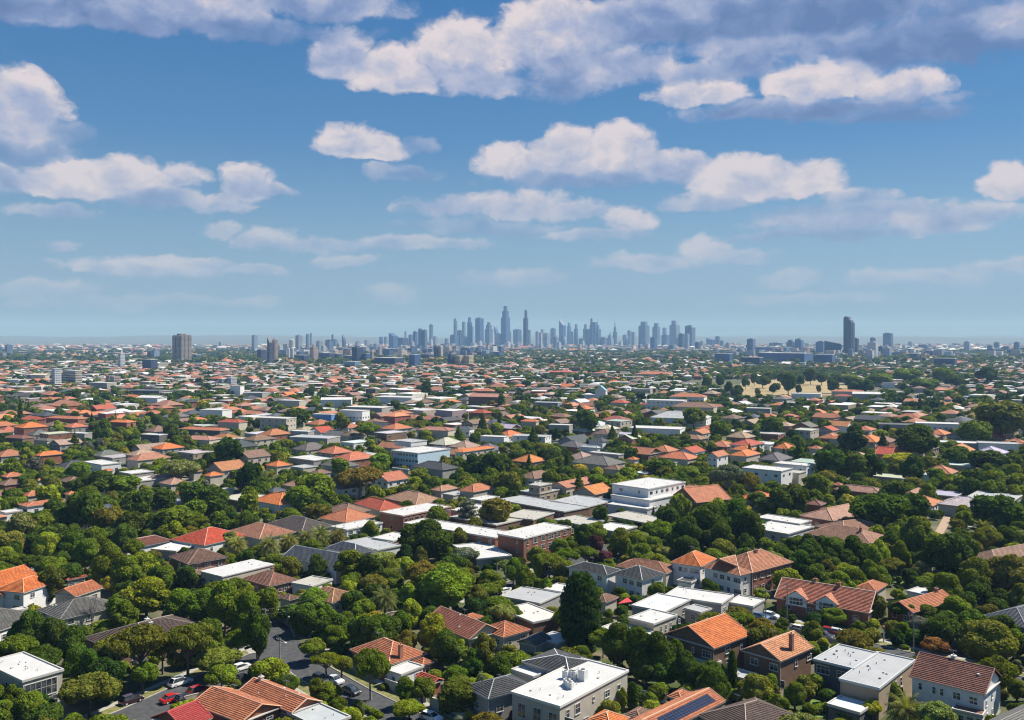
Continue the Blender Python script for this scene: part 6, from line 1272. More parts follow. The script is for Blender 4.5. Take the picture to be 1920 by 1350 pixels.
# ------------------------------------------------------------------ towers: the single ones on the plain and the city skyline
TC = dict(b=(.06, .12, .26), n=(.03, .06, .14), l=(.27, .33, .43), w=(.50, .52, .55), g=(.27, .30, .36), c=(.52, .46, .38), p=(.40, .30, .27), y=(.52, .42, .25), t=(.18, .34, .42), k=(.05, .07, .11), h=(.27, .235, .21), m=(.12, .18, .30))
TW = dict(b='blue glass', n='dark blue', l='pale blue grey', w='white', g='grey', c='cream', p='pinkish brown', y='sandy yellow', t='teal', k='near black', h='grey beige', m='slate blue')
def tower(x0, x1, yt, yb, col, style='box', mat=None, look=None, ph=None, dep=1.0, ang=TH, cat='tower'):
    d = FPX * CAMH / (yb - HOR); d = min(d, 8600); pm = FPX / d; W = (x1 - x0) / pm; h = CAMH + (HOR - yt) / pm
    w = W / (math.cos(ang) + dep * abs(math.sin(ang))); l = w * dep; x = ((x0 + x1) / 2 - 960) / pm
    hi = h > 45; root = empty('office_tower' if (hi and col in 'bnkmt') else 'apartment_tower' if hi else 'city_block', (x, d, 0), ang)
    mt = MT[mat or {'b': 'tower_glass', 'n': 'tower_strip', 'k': 'tower_strip', 't': 'tower_glass', 'm': 'tower_strip', 'l': 'tower_glass'}.get(col, 'tower_concrete')]; c = TC[col]
    def part(nm, k, cc=c, m_=mt): return link(nm, k.mesh(nm, m_), root, cc)
    k = MB(); A, Bq = w / 2, l / 2
    if style == 'slant':
        zl, zr = h, h * .80
        v = [(-A, -Bq, 0), (A, -Bq, 0), (A, Bq, 0), (-A, Bq, 0), (-A, -Bq, zl), (A, -Bq, zr), (A, Bq, zr), (-A, Bq, zl)]
        for f in ((4, 5, 6, 7), (0, 1, 5, 4), (1, 2, 6, 5), (2, 3, 7, 6), (3, 0, 4, 7)): k.poly([v[i] for i in f])
        part('tower_body', k)
    elif style == 'step':
        k.box(-A, A, -Bq, Bq, 0, h * .72, bottom=False); part('tower_body', k); k = MB(); k.box(-A * .72, A * .72, -Bq * .72, Bq * .72, h * .72, h * .88, bottom=False); part('upper_tier', k); k = MB(); k.box(-A * .42, A * .42, -Bq * .42, Bq * .42, h * .88, h, bottom=False); part('top_tier', k)
    elif style == 'crown':
        k.box(-A, A, -Bq, Bq, 0, h * .84, bottom=False); part('tower_body', k); k = MB(); k.box(-A * .62, A * .62, -Bq * .62, Bq * .62, h * .84, h, bottom=False); part('crown', k, tuple(x_ * 1.3 for x_ in c))
    elif style == 'spire':
        k.box(-A, A, -Bq, Bq, 0, h * .55, bottom=False); part('tower_body', k); k = MB(); k.box(-A * .6, A * .6, -Bq * .6, Bq * .6, h * .55, h * .72, bottom=False); part('upper_tier', k); k = MB(); k.tube((0, 0, h * .72), (0, 0, h), A * .45, .4, 6); part('spire', k, m_=MT['plain'])
    elif style == 'round':
        k.tube((0, 0, 0), (0, 0, h * .93), A * 1.25, A * 1.25, 16); part('tower_body', k); k = MB(); k.tube((0, 0, h * .93), (0, 0, h), A * 1.1, A * .6, 16); part('crown', k)
    elif style == 'peak':
        pr = [(-A, 0), (A, 0), (A, h * .84), (A * .75, h * .90), (A * .35, h * .93), (A * .2, h * .975), (-A * .4, h), (-A * .8, h * .985), (-A, h * .94)]
        lo = [(x_, -Bq, z_) for x_, z_ in pr]; hi_ = [(x_, Bq, z_) for x_, z_ in pr]; k.poly(lo); k.poly(hi_[::-1])
        for i in range(len(pr)): j = (i + 1) % len(pr); k.poly([lo[i], hi_[i], hi_[j], lo[j]])
        part('tower_body', k)
    elif style == 'sail':
        n = 8; pr = [(-A, 0), (A, 0)] + [(A * (1 - 2 * (i / n) ** 2.2), h * (.45 + .55 * i / n)) for i in range(n + 1)]
        lo = [(x_, -Bq, z_) for x_, z_ in pr]; hi_ = [(x_, Bq, z_) for x_, z_ in pr]; k.poly(lo); k.poly(hi_[::-1])
        for i in range(len(pr)): j = (i + 1) % len(pr); k.poly([lo[i], hi_[i], hi_[j], lo[j]])
        part('tower_body', k)
    elif style == 'needle':
        k.box(-A, A, -Bq, Bq, 0, h * .78, bottom=False); part('tower_body', k); k = MB(); k.box(-A * .5, A * .6, -Bq * .5, Bq * .6, h * .78, h * .97, bottom=False); part('upper_tier', k); k = MB(); k.box(-A * .15, A * .15, -Bq * .15, Bq * .15, h * .97, h, bottom=False); part('mast', k)
    elif style == 'pair':
        for s, hh in ((-1, h), (1, h * .93)): k = MB(); k.box(min(s * A, s * A * .1), max(s * A, s * A * .1), -Bq, Bq, 0, hh, bottom=False); part('tower_wing', k)
    elif style == 'fluted':
        n = 5
        for i in range(n):
            k = MB(); a0 = -A + 2 * A * i / n; k.box(a0 + .6, a0 + 2 * A / n - .6, -Bq - (1.2 if i % 2 else 0), Bq, 0, h - (2 if i % 2 == 0 else 0), bottom=False); part('tower_wing', k, c if i % 2 else tuple(x_ * .8 for x_ in c))
        for i in range(3): k = MB(); a0 = -Bq + 2 * Bq * i / 3; k.box(A - .5, A + 1.2, a0 + .8, a0 + 2 * Bq / 3 - .8, 0, h - 1, bottom=False); part('balcony_stack', k)
    else:
        k.box(-A, A, -Bq, Bq, 0, h, bottom=False); part('tower_body', k)
    if h > 30 and style in ('box', 'pair', 'fluted'):
        q = MB(); q.box(-A * .55, A * .35, -Bq * .5, Bq * .5, h, h + max(3.5, h * .03)); part('plant_room', q, tuple(x_ * .8 for x_ in c), MT['plain'])
    if style == 'box' and h <= 45:
        q = MB(); q.box(-A - .4, A + .4, -Bq - .4, Bq + .4, h, h + .8); part('roof', q, (.55, .55, .55), MT['plain'])
    hw = 'very tall' if h > 210 else 'tall' if h > 120 else 'medium' if h > 60 else 'low'
    sw = dict(box='box', slant='slant topped', step='stepped', crown='crowned', spire='spired', round='rounded', sail='sail shaped', peak='peaked', needle='needle thin', pair='twin slab', fluted='fluted')[style]
    kind = 'tower' if hi else 'block'
    root['category'] = 'tower' if hi else 'building'
    if look: root['label'] = look
    else: later(root, f'{hw} {TW[col]} {sw} {kind}', root['category'])
    if ph: LANDC.append((ph, x0 * .5 + x1 * .5))
    return root
LANDC = []
tower(322.5, 359.5, 628, 682, 'h', 'fluted', 'tower_concrete', 'huge beige ribbed housing tower alone on the plain', 'the huge beige ribbed tower', dep=.75)
tower(472, 483.5, 629, 660, 'l', 'box', None, 'pale blue slab tower at left end of skyline', 'the pale blue slab tower')
tower(501, 511, 632, 684, 'k', 'slant', None, 'dark slant topped tower before left skyline', 'the dark slant topped tower'); tower(509, 521, 637, 679, 'p', 'fluted', 'tower_concrete', 'grey ribbed tower joined to dark slant topped one')
tower(850.5, 857.5, 598, 650, 'm', 'pair', None, 'thin twin pronged tower', 'the twin pronged tower'); tower(876, 885, 595, 652, 'b', 'crown', None, 'tower with hooked crown right of twin pronged tower')
tower(891, 907, 597, 652, 'b', 'box', None, 'broad flat topped blue tower in the city centre', 'the broad flat topped tower')
tower(939, 956.5, 574, 652, 'b', 'step', None, 'tallest stepped glass tower of the whole skyline', 'the tallest stepped tower')
tower(981, 990.5, 580, 655, 'n', 'needle', None, 'needle thin very tall dark tower', 'the needle thin tower')
tower(641, 648.5, 627, 656, 'n', 'sail', None, 'small sail shaped dark tower', 'the sail shaped tower')
tower(1048, 1061, 600, 650, 'b', 'slant', None, 'tall slant topped glass tower right of centre', 'the tall slant topped tower')
tower(1102, 1127, 604, 650, 'b', 'step', None, 'massive stepped blue tower with twin masts', 'the massive stepped tower'); tower(1107, 1111, 598, 651, 'n', 'box', None, 'left mast shaft of massive stepped tower'); tower(1118, 1122, 597, 651, 'n', 'spire', None, 'right mast shaft of massive stepped tower')
tower(1149, 1157, 600, 649, 'n', 'spire', None, 'single sharp spire standing alone', 'the single sharp spire')
tower(1197, 1218, 603, 651, 'm', 'crown', None, 'broad ribbed tower group right of the spire', 'the broad ribbed tower'); tower(1255, 1275, 601, 654, 'l', 'crown', None, 'broad pale tower with ragged crown', 'the ragged crowned tower')
tower(1284, 1304, 611, 654, 'm', 'pair', None, 'twin topped tower at right end of skyline', 'the twin topped tower')
# the black tower on the right, built up of setbacks
tower(1581, 1602, 593, 669, 'k', 'peak', 'tower_strip', 'tallest black tower standing apart on the right', 'the tall black tower'); tower(1590, 1603, 606, 669, 'k', 'box', None, 'lower black shaft fused to tall black tower'); tower(1599, 1611, 635, 667, 'k', 'box', None, 'short dark annex tower at foot of tall black tower')
tower(1655, 1675, 625, 655, 'n', 'box', 'tower_strip', 'square dark tower right of tall black tower', 'the square dark tower')
tower(97, 115, 692, 727, 'w', 'box', None, 'white end tower of long slab block, left', 'the white slab block'); tower(112, 159, 695, 723, 'c', 'box', 'tower_strip', 'long cream slab block with floor stripes, left', dep=.25)
tower(221, 234.5, 663, 692, 'w', 'box', None, 'slim white tower on the left plain', 'the slim white tower')
CT = '''482 500 656 680 n box|541 553 636 660 c round|538 544 652 676 w round|545 551 652 677 w round|554 567 629 661 g box|573.5 580 627 657 m box|581.5 584.5 625 652 k box|581 596 651 680 p box|551 581 666 679 n box|593 605 640 664 g box|602 612 649 666 w box|610 625 638 661 m pair|621.5 625 628 660 k box|625 633 637 657 m box|597 629 662 677 n box|628 642 664 677 n box
644 659 654 669 n box|643 674 667 679 m box|660 681 651 682 n box|666 676 640 653 g pair|683 693 638 651 g box|680 694 663 682 b box|643 677 678 690 t box|632 641 644 660 c box|520 530 648 665 w box|530 538 645 660 c box|563 571 650 664 w box|586 592 646 660 l box|652 658 645 658 w box|694 701 660 681 p box|708 716 650 671 p box|717 748 654 669 n box|702 759 671 686 n box|767 788 665 689 b box|785 812 664 675 n box
711 718 632 651 m box|720 726 632 651 m box|729 746 624 656 b slant|733 766 634 655 n box|758 763 620 640 g round|766 774 628 656 m box|774 783 622 658 b box|784 792 617 659 b box|792 801 619 659 m box|805 812 609 651 m box|812 820 631 652 g box|805 812 637 655 w box|770 777 641 661 w box|834 840 635 652 m box|844 860 628 654 b box|857 868 620 651 n box|866 873 604 648 m box|866 876 631 652 l box|884 889 613 648 l box|909 924 604 651 m step|919 927 622 650 w crown|926 935 610 649 b sail|927 941 626 652 l box|956 961 622 650 w box|962 978 618 648 n box
990 995 619 648 n box|1004 1011 622 657 l box|1011 1017 624 658 w box|1014 1021 618 645 g box|1018 1032 625 649 g box|1032 1042 616 645 n box|1020 1030 630 655 l box|1037 1048 633 657 l box|1054 1061 616 650 w spire|1063 1071 605 646 b crown|1068 1075 622 650 l box|1076 1084 607 650 b needle|1085 1096 635 651 m box|1093 1102 607 650 m needle|1126 1136 633 650 n box|1137 1151 620 651 l spire|1167 1178 628 650 l box|1176 1184 620 648 m box|1184 1192 623 650 g box|1223 1238 606 650 m crown|1219 1232 633 659 b box|1242 1250 615 645 m box|1240 1255 628 652 b box|1272 1283 626 657 n box|1283 1293 626 658 l box|1303 1312 642 659 n box|1312 1320 640 656 g box|1324 1341 634 651 b slant|1341 1350 631 651 n box|1350 1357 639 652 n box|1360 1369 643 652 m box|1341 1373 663 681 b box|1221 1245 666 676 n box
813 822 649 674 n box|822 831 650 674 c box|831 838 648 665 n box|838 846 649 666 c box|839 852 664 688 n box|852 871 667 688 y box|870 888 667 688 y box|681 691 663 682 n box|904 918 657 672 l box|857 901 660 668 c box|748 758 648 662 w box|1160 1168 640 652 w box|946 958 641 656 w box|966 976 642 656 l box|896 904 640 655 w box|1044 1052 642 660 w box|1090 1096 640 655 w box|1208 1219 645 658 w box|1196 1204 646 658 l box
1400 1417 636 663 m box|1418 1483 651 663 b box|1425 1520 662 682 b box|1391 1430 670 685 n box|1443 1467 643 653 n box|1474 1490 637 662 m crown|1490 1507 636 662 b pair|1505 1520 652 666 n box|1529 1549 641 665 b box|1547 1576 639 669 n slant|1528 1564 665 685 b box|1626 1647 642 673 w box|1622 1640 657 679 w box|1631 1642 632 655 k round|1655 1672 653 673 l box|1647 1656 650 668 n box|1702 1712 641 654 l box|1697 1713 654 666 n box|1706 1725 663 676 n box|1724 1743 647 658 m box|1728 1737 670 683 n box|1753 1792 672 689 n box|1771 1787 659 672 t box|1743 1751 658 671 m box|1807 1820 641 661 l box|1850 1862 648 663 m box|1863 1875 642 657 m box|1880 1893 649 661 m box|1900 1913 642 661 m box|1913 1925 652 662 n box|1500 1512 680 690 w box|1388 1396 655 668 w box|1560 1580 672 683 g box|1590 1600 655 672 m box
180 195 706 719 c box|196 228 704 722 p pair|276 283 658 675 n box|284 299 656 675 l pair|265 297 674 696 n box|272 318 681 692 c box|9 24 647 668 m box|410 426 711 726 g box|426 444 708 726 w box|362 376 665 676 b box|376 392 668 676 w box|0 4 650 664 b box|82 96 656 665 n box|2 12 662 676 g box|30 52 659 667 n box|700 712 645 660 l box|410 417 640 656 l round'''
for row in CT.split('\n'):
    for it in row.split('|'):
        a = it.split(); tower(float(a[0]), float(a[1]), float(a[2]), float(a[3]), a[4], a[5], dep=.45 if float(a[1]) - float(a[0]) > 22 else 1.0)
# ------------------------------------------------------------------ the rest of the suburbs: cells of a street grid
HASH = {}
for i, o_ in enumerate(OCC):
    cx, cy_, R = o_[:3]; n = int(R / 60) + 1
    for a in range(int(cx // 60) - n, int(cx // 60) + n + 1):
        for b in range(int(cy_ // 60) - n, int(cy_ // 60) + n + 1): HASH.setdefault((a, b), []).append(o_)
def blocked2(x, y, r):
    for cx, cy_, R, ux, uy, hw, hl in HASH.get((int(x // 60), int(y // 60)), ()):
        dx, dy = x - cx, y - cy_
        if abs(dx * ux + dy * uy) < hw + r and abs(-dx * uy + dy * ux) < hl + r: return True
    return False
def add_occ(c, ang, w, l):
    o_ = (c[0], c[1], math.hypot(w, l) / 2, math.cos(ang), math.sin(ang), w / 2, l / 2)
    for a in range(int((c[0] - 30) // 60), int((c[0] + 30) // 60) + 1):
        for b in range(int((c[1] - 30) // 60), int((c[1] + 30) // 60) + 1): HASH.setdefault((a, b), []).append(o_)
from mathutils import noise as mnoise
RG = random.Random(23)
def cells(th, cw, cl, dmin, dmax, street):
    a, b = unit(th), unit(th + math.pi / 2); n = int(dmax / min(cw, cl)) + 2; out = []
    half = math.tan(math.radians(33))
    for i in range(-n, n):
        for j in range(-n, n):
            gx = (i + .5) * cw; gy = (j + .5) * cl + (j // 2) * street
            x = a.x * gx + b.x * gy; y = a.y * gx + b.y * gy
            if y < dmin or y > dmax or abs(x) > y * half + 15: continue
            out.append((x, y))
    return out
HOUSES = []
def roofpick(x, y, d):
    n = mnoise.noise(Vector((x / 160, y / 240, 1.3))); v = RG.random() + n * .35
    px = 960 + FPX * x / y; left = px < 1000
    if y > 1000:
        v = RG.random() + n * .3 + (.26 if y > 2300 else .07)
        if v < .26: return RG.choice(['ter', 'ter', 'org', 'mau'])
        if v < .46: return RG.choice(['mau', 'brn', 'tan', 'mau'])
        if v < .66: return RG.choice(['gry', 'dgr', 'lgr', 'sla', 'gry'])
        return RG.choice(['wht', 'lgr', 'wht', 'crm', 'lgr'])
    if v < .30: return RG.choice(['ter', 'ter', 'org', 'red', 'ter'])
    if v < .52: return RG.choice(['ter', 'brn', 'mau', 'tan', 'mau'])
    if v < .70: return RG.choice(['gry', 'dgr', 'brn', 'gry', 'sla'])
    return RG.choice(['wht', 'lgr', 'wht', 'crm', 'lgr'])
for dmin, dmax, cw, cl, th, street in ((330, 1100, 17, 25, TH, 15), (1100, 2300, 16, 23, TH + .5, 14), (2300, 4300, 23, 31, TH + .2, 18), (4300, 7800, 48, 60, TH + .6, 30)):
    for x, y in cells(th, cw, cl, dmin, dmax, street):
        park = mnoise.noise(Vector((x / 330, y / 520, 7.7))); px = 960 + FPX * x / y
        keep = .94 if dmin < 2000 else .9
        if park > .33: keep = .12
        if dmin == 330: keep = .62 if y > 520 else .42
        if px > 1250 and 700 < y < 2300: keep *= .85
        if y > 4300: keep = .5
        if y > 2600 and px < 480: keep *= .3
        if RG.random() > keep: continue
        x += RG.uniform(-1.5, 1.5); y += RG.uniform(-2, 2); w = RG.uniform(.66, .9) * cw; l = RG.uniform(.52, .8) * cl; rc = roofpick(x, y, y)
        big = RG.random() < (.10 if px > 1000 else .26)
        if big and y > 800: w *= RG.uniform(1.3, 2.0); l *= RG.uniform(1.0, 1.5); rc = RG.choice(['wht', 'lgr', 'wht', 'crm', 'ter'])
        z = RG.choice([3.2, 3.6, 4.2, 5.8]) if not big else RG.uniform(4.5, 8)
        if y > 4300: z = RG.uniform(5, 16)
        if y < 2300 and blocked2(x, y, max(w, l) * .45): continue
        ppx, ppy = pix(x, y, z); s = FPX / y
        if covers(ppx, ppy, w * .55 * s, z * .7 * s, y) > .04: continue
        ang = th + RG.uniform(-.05, .05) + (math.pi / 2 if RG.random() < .3 else 0); roof = 'flat' if rc in ('wht', 'lgr', 'crm') and (big or RG.random() < .75) else ('gable' if RG.random() < .25 else 'hip')
        HOUSES.append((y, x, w, l, z, ang, roof, rc, RG.choice('wccgnbbt')))
        if y < 2300: add_occ((x, y), ang, w, l)
HOUSES.sort()
n_named = sum(1 for o in bpy.data.objects if o.parent is None and o.name.split('.')[0] == 'house')
quota = max(0, 296 - n_named)
CW = dict(ter='terracotta', org='bright orange', red='red', brn='brown', mau='pink brown', tan='sandy', gry='grey', dgr='charcoal', sla='slate blue', wht='white', lgr='pale grey', crm='cream')
WW = dict(w='white walled', c='cream', g='grey walled', n='brown brick', b='red brick', t='tan walled')
NEAR = [t for t in HOUSES if abs(t[1]) < t[0] * .546][:quota]; named_ = set((t[0], t[1]) for t in NEAR)
for y, x, w, l, z, ang, roof, rc, wc in NEAR:
    c_ = tuple(v * RG.uniform(.85, 1.15) for v in ROOFC[rc])
    root, rz = build_house(Vector((x, y, 0)), ang, w, l, z, roof=roof, rc=c_, wc=WALLC[wc], wall='brick' if wc in 'nb' else 'wall', pitch=RG.uniform(20, 27), win=(3, 3), st=2 if z > 5 else 1, detail=1, name='house')
    later(root, f'{WW[wc]} house with {CW[rc]} {roof} roof', 'house', 'houses of the surrounding streets')
# everything further out, joined
V = []; F = []; CC = []
for y, x, w, l, z, ang, roof, rc, wc in [t for t in HOUSES if (t[0], t[1]) not in named_]:
    ca, sa = math.cos(ang), math.sin(ang); W, Lh = w / 2, l / 2; n = len(V)
    def pt(a, b, zz): V.append((x + a * ca - b * sa, y + a * sa + b * ca, zz))
    for zz in (0, z):
        for a, b in ((-W, -Lh), (W, -Lh), (W, Lh), (-W, Lh)): pt(a, b, zz)
    wcol = tuple(v * RG.uniform(.8, 1.1) for v in WALLC[wc]); gm = sum(ROOFC[rc]) / 3; dk = RG.uniform(.8, 1.15); mxg = RG.uniform(.05, .35); rcol = tuple((v * (1 - mxg) + gm * 1.15 * mxg) * dk for v in ROOFC[rc])
    for i in range(4): j = (i + 1) % 4; F.append((n + i, n + j, n + 4 + j, n + 4 + i)); CC.append(wcol)
    if roof == 'flat': F.append((n + 4, n + 5, n + 6, n + 7)); CC.append(rcol)
    else:
        o = .5; m_ = len(V)
        for a, b in ((-W - o, -Lh - o), (W + o, -Lh - o), (W + o, Lh + o), (-W - o, Lh + o)): pt(a, b, z)
        rise = min(w, l) * .5 * .42; s = min(W, Lh) if roof == 'hip' else 0
        if w >= l: pt(-W + s, 0, z + rise); pt(W - s, 0, z + rise); fs = ((0, 1, 5, 4), (2, 3, 4, 5), (1, 2, 5), (3, 0, 4))
        else: pt(0, -Lh + s, z + rise); pt(0, Lh - s, z + rise); fs = ((1, 2, 5, 4), (3, 0, 4, 5), (0, 1, 4), (2, 3, 5))
        for f in fs: F.append(tuple(m_ + i for i in f)); CC.append(rcol)
def vmesh(name, V, F, CC, label, kind='stuff'):
    me = bpy.data.meshes.new(name); me.from_pydata(V, [], F); at = me.color_attributes.new('Col', 'FLOAT_COLOR', 'CORNER'); arr = []
    for f, c in zip(F, CC): arr += [c[0], c[1], c[2], 1.0] * len(f)
    at.data.foreach_set('color', arr); me.materials.append(MT['vcol']); o = link(name, me, kind=kind); o['label'] = label; return o
SV = []; SF = []; SC = []
for th, cl, street, dmin, dmax in ((TH, 25, 15, 330, 1100), (TH + .5, 23, 14, 1100, 2300)):
    a, b = unit(th), unit(th + math.pi / 2); n = int(dmax / 25) + 2
    for j in range(-n, n, 2):
        gy = j * cl + (j // 2) * street - street / 2
        for i in range(-n, n):
            q = a * (i * 25.0) + b * gy
            if q.y < dmin or q.y > dmax or abs(q.x) > q.y * .64 or blocked2(q.x, q.y, 3): continue
            m_ = len(SV)
            for u, v in ((-12.5, -3.6), (12.5, -3.6), (12.5, 3.6), (-12.5, 3.6)): p = q + a * u + b * v; SV.append((p.x, p.y, .07))
            SF.append((m_, m_ + 1, m_ + 2, m_ + 3)); SC.append((.085, .086, .09))
            for s in (-1, 1):
                m_ = len(SV)
                for u, v in ((-12.5, 5.2), (12.5, 5.2), (12.5, 6.8), (-12.5, 6.8)): p = q + a * u + b * v * s; SV.append((p.x, p.y, .08))
                SF.append((m_, m_ + 1, m_ + 2, m_ + 3) if s > 0 else (m_ + 3, m_ + 2, m_ + 1, m_)); SC.append((.34, .33, .30))
vmesh('street', SV, SF, SC, 'grey suburban streets between the rows of houses', 'structure')
vmesh('distant_houses', V, F, CC, 'red, brown and white roofs of the suburbs reaching to the city')
# white and grey blocks that fill the foot of the skyline
V = []; F = []; CC = []
for i in range(2300):
    px = RG.choice([RG.gauss(1000, 230), RG.gauss(700, 120), RG.uniform(450, 1920), RG.gauss(1560, 130)]); yb = RG.uniform(648, 672)
    if px < 470 or px > 1930: continue
    if 940 < px < 1340 and yb > 659: continue
    d = FPX * CAMH / (yb - HOR); x = (px - 960) / FPX * d; w = RG.uniform(12, 32); l = RG.uniform(12, 28); h = RG.choice([RG.uniform(6, 14), RG.uniform(6, 20), RG.uniform(12, 36)]) * (1.0 if 760 < px < 1310 else .8)
    if blocked2(x, d, 10): continue
    if covers(px, HOR + FPX * (CAMH - h) / d, w / d * 900, 4, d) > .2: continue
    n = len(V); ca, sa = math.cos(TH), math.sin(TH); c = RG.choice([(.50, .51, .52), (.30, .31, .33), (.40, .35, .31), (.14, .18, .25), (.22, .25, .30), (.06, .10, .18), (.05, .09, .17), (.28, .2, .17)])
    for zz in (0, h):
        for a, b in ((-w / 2, -l / 2), (w / 2, -l / 2), (w / 2, l / 2), (-w / 2, l / 2)): V.append((x + a * ca - b * sa, d + a * sa + b * ca, zz))
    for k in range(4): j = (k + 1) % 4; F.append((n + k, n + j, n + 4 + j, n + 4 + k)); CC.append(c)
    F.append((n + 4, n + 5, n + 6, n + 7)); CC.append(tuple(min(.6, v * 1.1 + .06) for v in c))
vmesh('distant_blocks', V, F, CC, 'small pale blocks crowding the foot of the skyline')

# ------------------------------------------------------------------ remaining trees and shrubs
ntree = sum(1 for o in bpy.data.objects if o.parent is None and o.name.split('.')[0] == 'broadleaf_tree'); nshrub = sum(1 for o in bpy.data.objects if o.parent is None and o.name.split('.')[0] == 'shrub')
TH_ = {}
for x, y, r in TREES: TH_.setdefault((int(x // 15), int(y // 15)), []).append((x, y, r))
def near_tree(x, y, r, f=.62):
    a, b = int(x // 15), int(y // 15)
    for i in (-1, 0, 1):
        for j in (-1, 0, 1):
            for tx, ty, tr in TH_.get((a + i, b + j), ()):
                if math.hypot(tx - x, ty - y) < (tr + r) * f: return True
    return False
cand = []; half = math.tan(math.radians(33)); y = 118.0
while y < 900:
    step = 4.6 if y < 330 else 6.0 if y < 600 else 8.5; x = -y * half
    while x < y * half: cand.append((y + RG.uniform(-.5, .5) * step, x + RG.uniform(-.5, .5) * step)); x += step
    y += step
PTS = []     # x, y, sx, sy, sz, rot, index
TONES_ = ['d', 'm', 'l', 'o', 's', 'g', 'y', 'k']; TW_ = [30, 38, 13, 10, 2, 2.5, 1, 6]
for y, x in cand:
    r0 = RG.random(); px = 960 + FPX * x / y
    dense = .95 if y < 430 else .62 if px < 1000 else .8
    if y > 600: dense = .42 if px < 900 else .6
    if r0 > dense: continue
    tone = RG.choices(TONES_, TW_)[0]
    for attempt in range(3):
        wd = (RG.uniform(5.5, 9.5), RG.uniform(3.2, 5), RG.uniform(1.6, 2.8))[attempt]; ht = wd * RG.uniform(.8, 1.15) if attempt == 0 else wd * RG.uniform(.7, 1.0)
        if y > 430 and attempt == 2: break
        r = wd / 2
        if blocked2(x, y, r * (.55 if attempt < 2 else .9)): continue
        if near_tree(x, y, r, .60 if attempt < 2 else .5): continue
        ppx, ppy = pix(x, y, ht * .5); s = FPX / y
        if covers(ppx, ppy, r * s, ht * .5 * s, y) > (.06 if attempt < 2 else .05): continue
        kind = 'shrub' if attempt == 2 or (attempt == 1 and RG.random() < .5) else RG.choices(['round', 'tall', 'dome', 'cone', 'column'], [64, 16, 18, 1, 1])[0]
        if kind in ('cone', 'column') and covers(ppx, ppy - ht * .5 * s, r * s, ht * s, y) > .01: kind = 'round'
        if kind in ('cone', 'column'): ht = wd * RG.uniform(1.5, 2.4); wd *= .55; tone = 'd'
        inv = abs(x) < y * .55
        if inv and y < 330 and attempt == 0 and RG.random() < .16: kind = RG.choice(['gum', 'gum', 'cedar']); tone = RG.choice('mofg'); ht *= 1.15
        TH_.setdefault((int(x // 15), int(y // 15)), []).append((x, y, r))
        if kind in ('gum', 'cedar'): plant(x, y, wd, ht, kind, tone)
        elif inv and kind == 'shrub' and nshrub < 280 and y < 400: plant(x, y, wd, ht, kind, tone); nshrub += 1
        elif inv and kind in ('round', 'tall', 'dome') and ntree < 298: plant(x, y, wd, ht, kind, tone); ntree += 1
        elif inv and kind in ('cone', 'column') and y < 600: plant(x, y, wd, ht, kind, tone)
        else: PTS.append((x, y, wd, ht, kind if kind != 'shrub' else 'round', tone, 'n' if y < 330 else 'f'))
        break
print('gum', sum(1 for o in bpy.data.objects if o.name.startswith('gum_tree')))
for x, y in cells(TH + .3, 12.5, 14, 900, 2400, 0) + cells(TH, 25, 28, 2400, 5200, 0):
    park = mnoise.noise(Vector((x / 330, y / 520, 7.7))); px = 960 + FPX * x / y
    keep = (.36 if px < 950 else .52) if y < 2400 else (.42 if y < 3800 else .28)
    if park > .28: keep = .95
    if 60 < px < 330 and y > 2400: keep *= .5
    if RG.random() > keep: continue
    x += RG.uniform(-5, 5); y += RG.uniform(-5, 5); wd = RG.uniform(6, 12) * (1 if y < 2400 else 1.5); ht = wd * RG.uniform(.7, 1.0)
    if y < 2300 and blocked2(x, y, 1.5): continue
    ppx, ppy = pix(x, y, ht * .5)
    if covers(ppx, ppy, wd * .5 * FPX / y, ht * .5 * FPX / y, y) > .15: continue
    kd = RG.choices(['round', 'dome', 'cone'], [73, 26, 1.5])[0]
    PTS.append((x, y, wd * (.5 if kd == 'cone' else 1), ht * (1.3 if kd == 'cone' else 1), kd, RG.choices(TONES_, [48, 16, 1, 9, 2, 1.5, .4, 24])[0], 'v'))
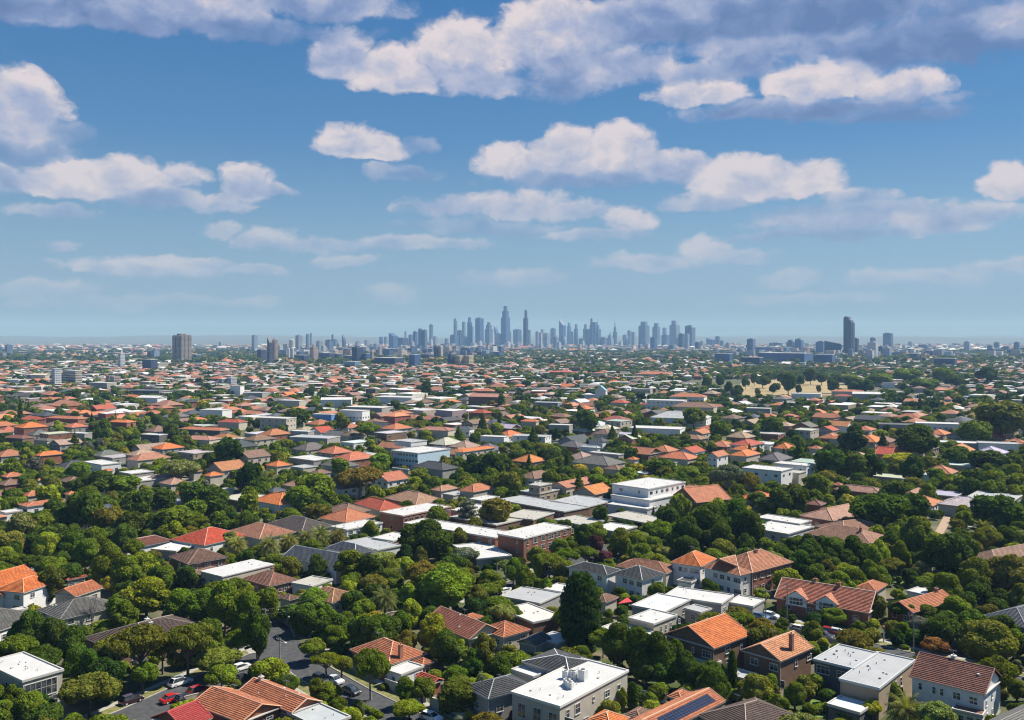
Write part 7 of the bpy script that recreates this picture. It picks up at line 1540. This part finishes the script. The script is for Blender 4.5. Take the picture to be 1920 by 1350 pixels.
def gn_trees():
    pc = bpy.data.collections.new('tree_kinds'); keys = []
    for q in 'nfv':
        for kd in ('round', 'tall', 'dome', 'cone', 'column'):
            for tn in TONES_:
                for i in range(2):
                    if (kd, q, i) in PROTO and any(p[4] == kd and p[5] == tn and p[6] == q for p in PTS): keys.append((q, kd, tn, i))
    order = sorted(range(len(keys)), key=lambda i: 'k%03d' % i)
    for i, (q, kd, tn, j) in enumerate(keys):
        o = bpy.data.objects.new('k%03d' % i, PROTO[(kd, q, j)]); o.color = (*TONE[tn], 1); pc.objects.link(o)
    idx = {k: i for i, k in enumerate(keys)}
    me = bpy.data.meshes.new('distant_trees'); me.vertices.add(len(PTS)); co = []; sc_ = []; ro = []; ix = []; tt = []
    for x, y, wd, ht, kd, tn, q in PTS:
        co += [x, y, 0]; sc_ += [wd, wd * RG.uniform(.9, 1.15), ht]; ro.append(RG.uniform(0, 6.28)); j = RG.randrange(2); ix.append(idx[(q, kd, tn, j)])
    for p in PTS: tt += list(TONE[p[5]])
    me.vertices.foreach_set('co', co); me.attributes.new('tint', 'FLOAT_VECTOR', 'POINT').data.foreach_set('vector', tt)
    me.attributes.new('scl', 'FLOAT_VECTOR', 'POINT').data.foreach_set('vector', sc_); me.attributes.new('rot', 'FLOAT', 'POINT').data.foreach_set('value', ro); me.attributes.new('idx', 'INT', 'POINT').data.foreach_set('value', ix)
    o = link('distant_trees', me, kind='stuff', label='garden and street trees between the houses, too many to count')
    o.color = (0, 0, 0, 1)
    ng = bpy.data.node_groups.new('scatter', 'GeometryNodeTree'); ng.interface.new_socket('Geometry', in_out='INPUT', socket_type='NodeSocketGeometry'); ng.interface.new_socket('Geometry', in_out='OUTPUT', socket_type='NodeSocketGeometry')
    N, Lk = ng.nodes, ng.links; gi = N.new('NodeGroupInput'); go = N.new('NodeGroupOutput'); ip = N.new('GeometryNodeInstanceOnPoints'); ci = N.new('GeometryNodeCollectionInfo')
    ci.inputs['Collection'].default_value = pc; ci.inputs['Separate Children'].default_value = True; ci.inputs['Reset Children'].default_value = True
    def attr(nm, t): n = N.new('GeometryNodeInputNamedAttribute'); n.data_type = t; n.inputs['Name'].default_value = nm; return n.outputs['Attribute']
    Lk.new(gi.outputs[0], ip.inputs['Points']); Lk.new(ci.outputs[0], ip.inputs['Instance']); ip.inputs['Pick Instance'].default_value = True
    Lk.new(attr('idx', 'INT'), ip.inputs['Instance Index']); Lk.new(attr('scl', 'FLOAT_VECTOR'), ip.inputs['Scale'])
    cx = N.new('ShaderNodeCombineXYZ'); Lk.new(attr('rot', 'FLOAT'), cx.inputs[2]); Lk.new(cx.outputs[0], ip.inputs['Rotation']); Lk.new(ip.outputs[0], go.inputs[0])
    md = o.modifiers.new('scatter', 'NODES'); md.node_group = ng
gn_trees()
print('PTS', len(PTS), 'HOUSES', len(HOUSES), 'named', n_named, 'trees', ntree, 'shrubs', nshrub)

# ------------------------------------------------------------------ labels of the things built in loops
ORD = ['first', 'second', 'third', 'fourth', 'fifth', 'sixth', 'seventh', 'eighth', 'ninth', 'tenth', 'eleventh', 'twelfth', 'thirteenth', 'fourteenth', 'fifteenth', 'sixteenth', 'seventeenth', 'eighteenth', 'nineteenth', 'twentieth']
def write_labels():
    groups = {}
    for o, look, loc in THINGS:
        px = 960 + FPX * loc.x / loc.y; city = o['category'] in ('tower', 'building')
        if city:
            ph, lx = min(LANDC, key=lambda t: abs(t[1] - px)); rel = 'left of' if px < lx else 'right of'
        else:
            def dist(t): return math.hypot((t[1] - loc.x), (t[2] - loc.y) * .6)
            ph, lx, ly = min(LAND, key=dist); dpx = px - (960 + FPX * lx / ly); dd = loc.y - ly
            rel = ('behind' if dd > 0 else 'before') if abs(loc.x - lx) < abs(dd) * .8 else ('left of' if dpx < 0 else 'right of')
        groups.setdefault((look, rel, ph), []).append((px, o))
    for (look, rel, ph), m_ in groups.items():
        m_.sort(key=lambda t: t[0])
        for i, (px, o) in enumerate(m_):
            if len(m_) == 1: o['label'] = f'{look} {rel} {ph}'
            elif i < 20: o['label'] = f'{look} {rel} {ph}, {ORD[i]} from left'
            else: o['label'] = f'{look} {rel} {ph}, farther along'
            while len(o['label'].replace(',', '').split()) > 16:
                o['label'] = o['label'].replace(' bushy', '', 1) if ' bushy' in o['label'] else ' '.join(o['label'].split()[1:])
            if 'group' not in o: o['group'] = dict(tree='trees in gardens and along streets', shrub='garden shrubs', tower='city and suburban towers', building='larger city blocks').get(o['category'], o['category'])
write_labels()
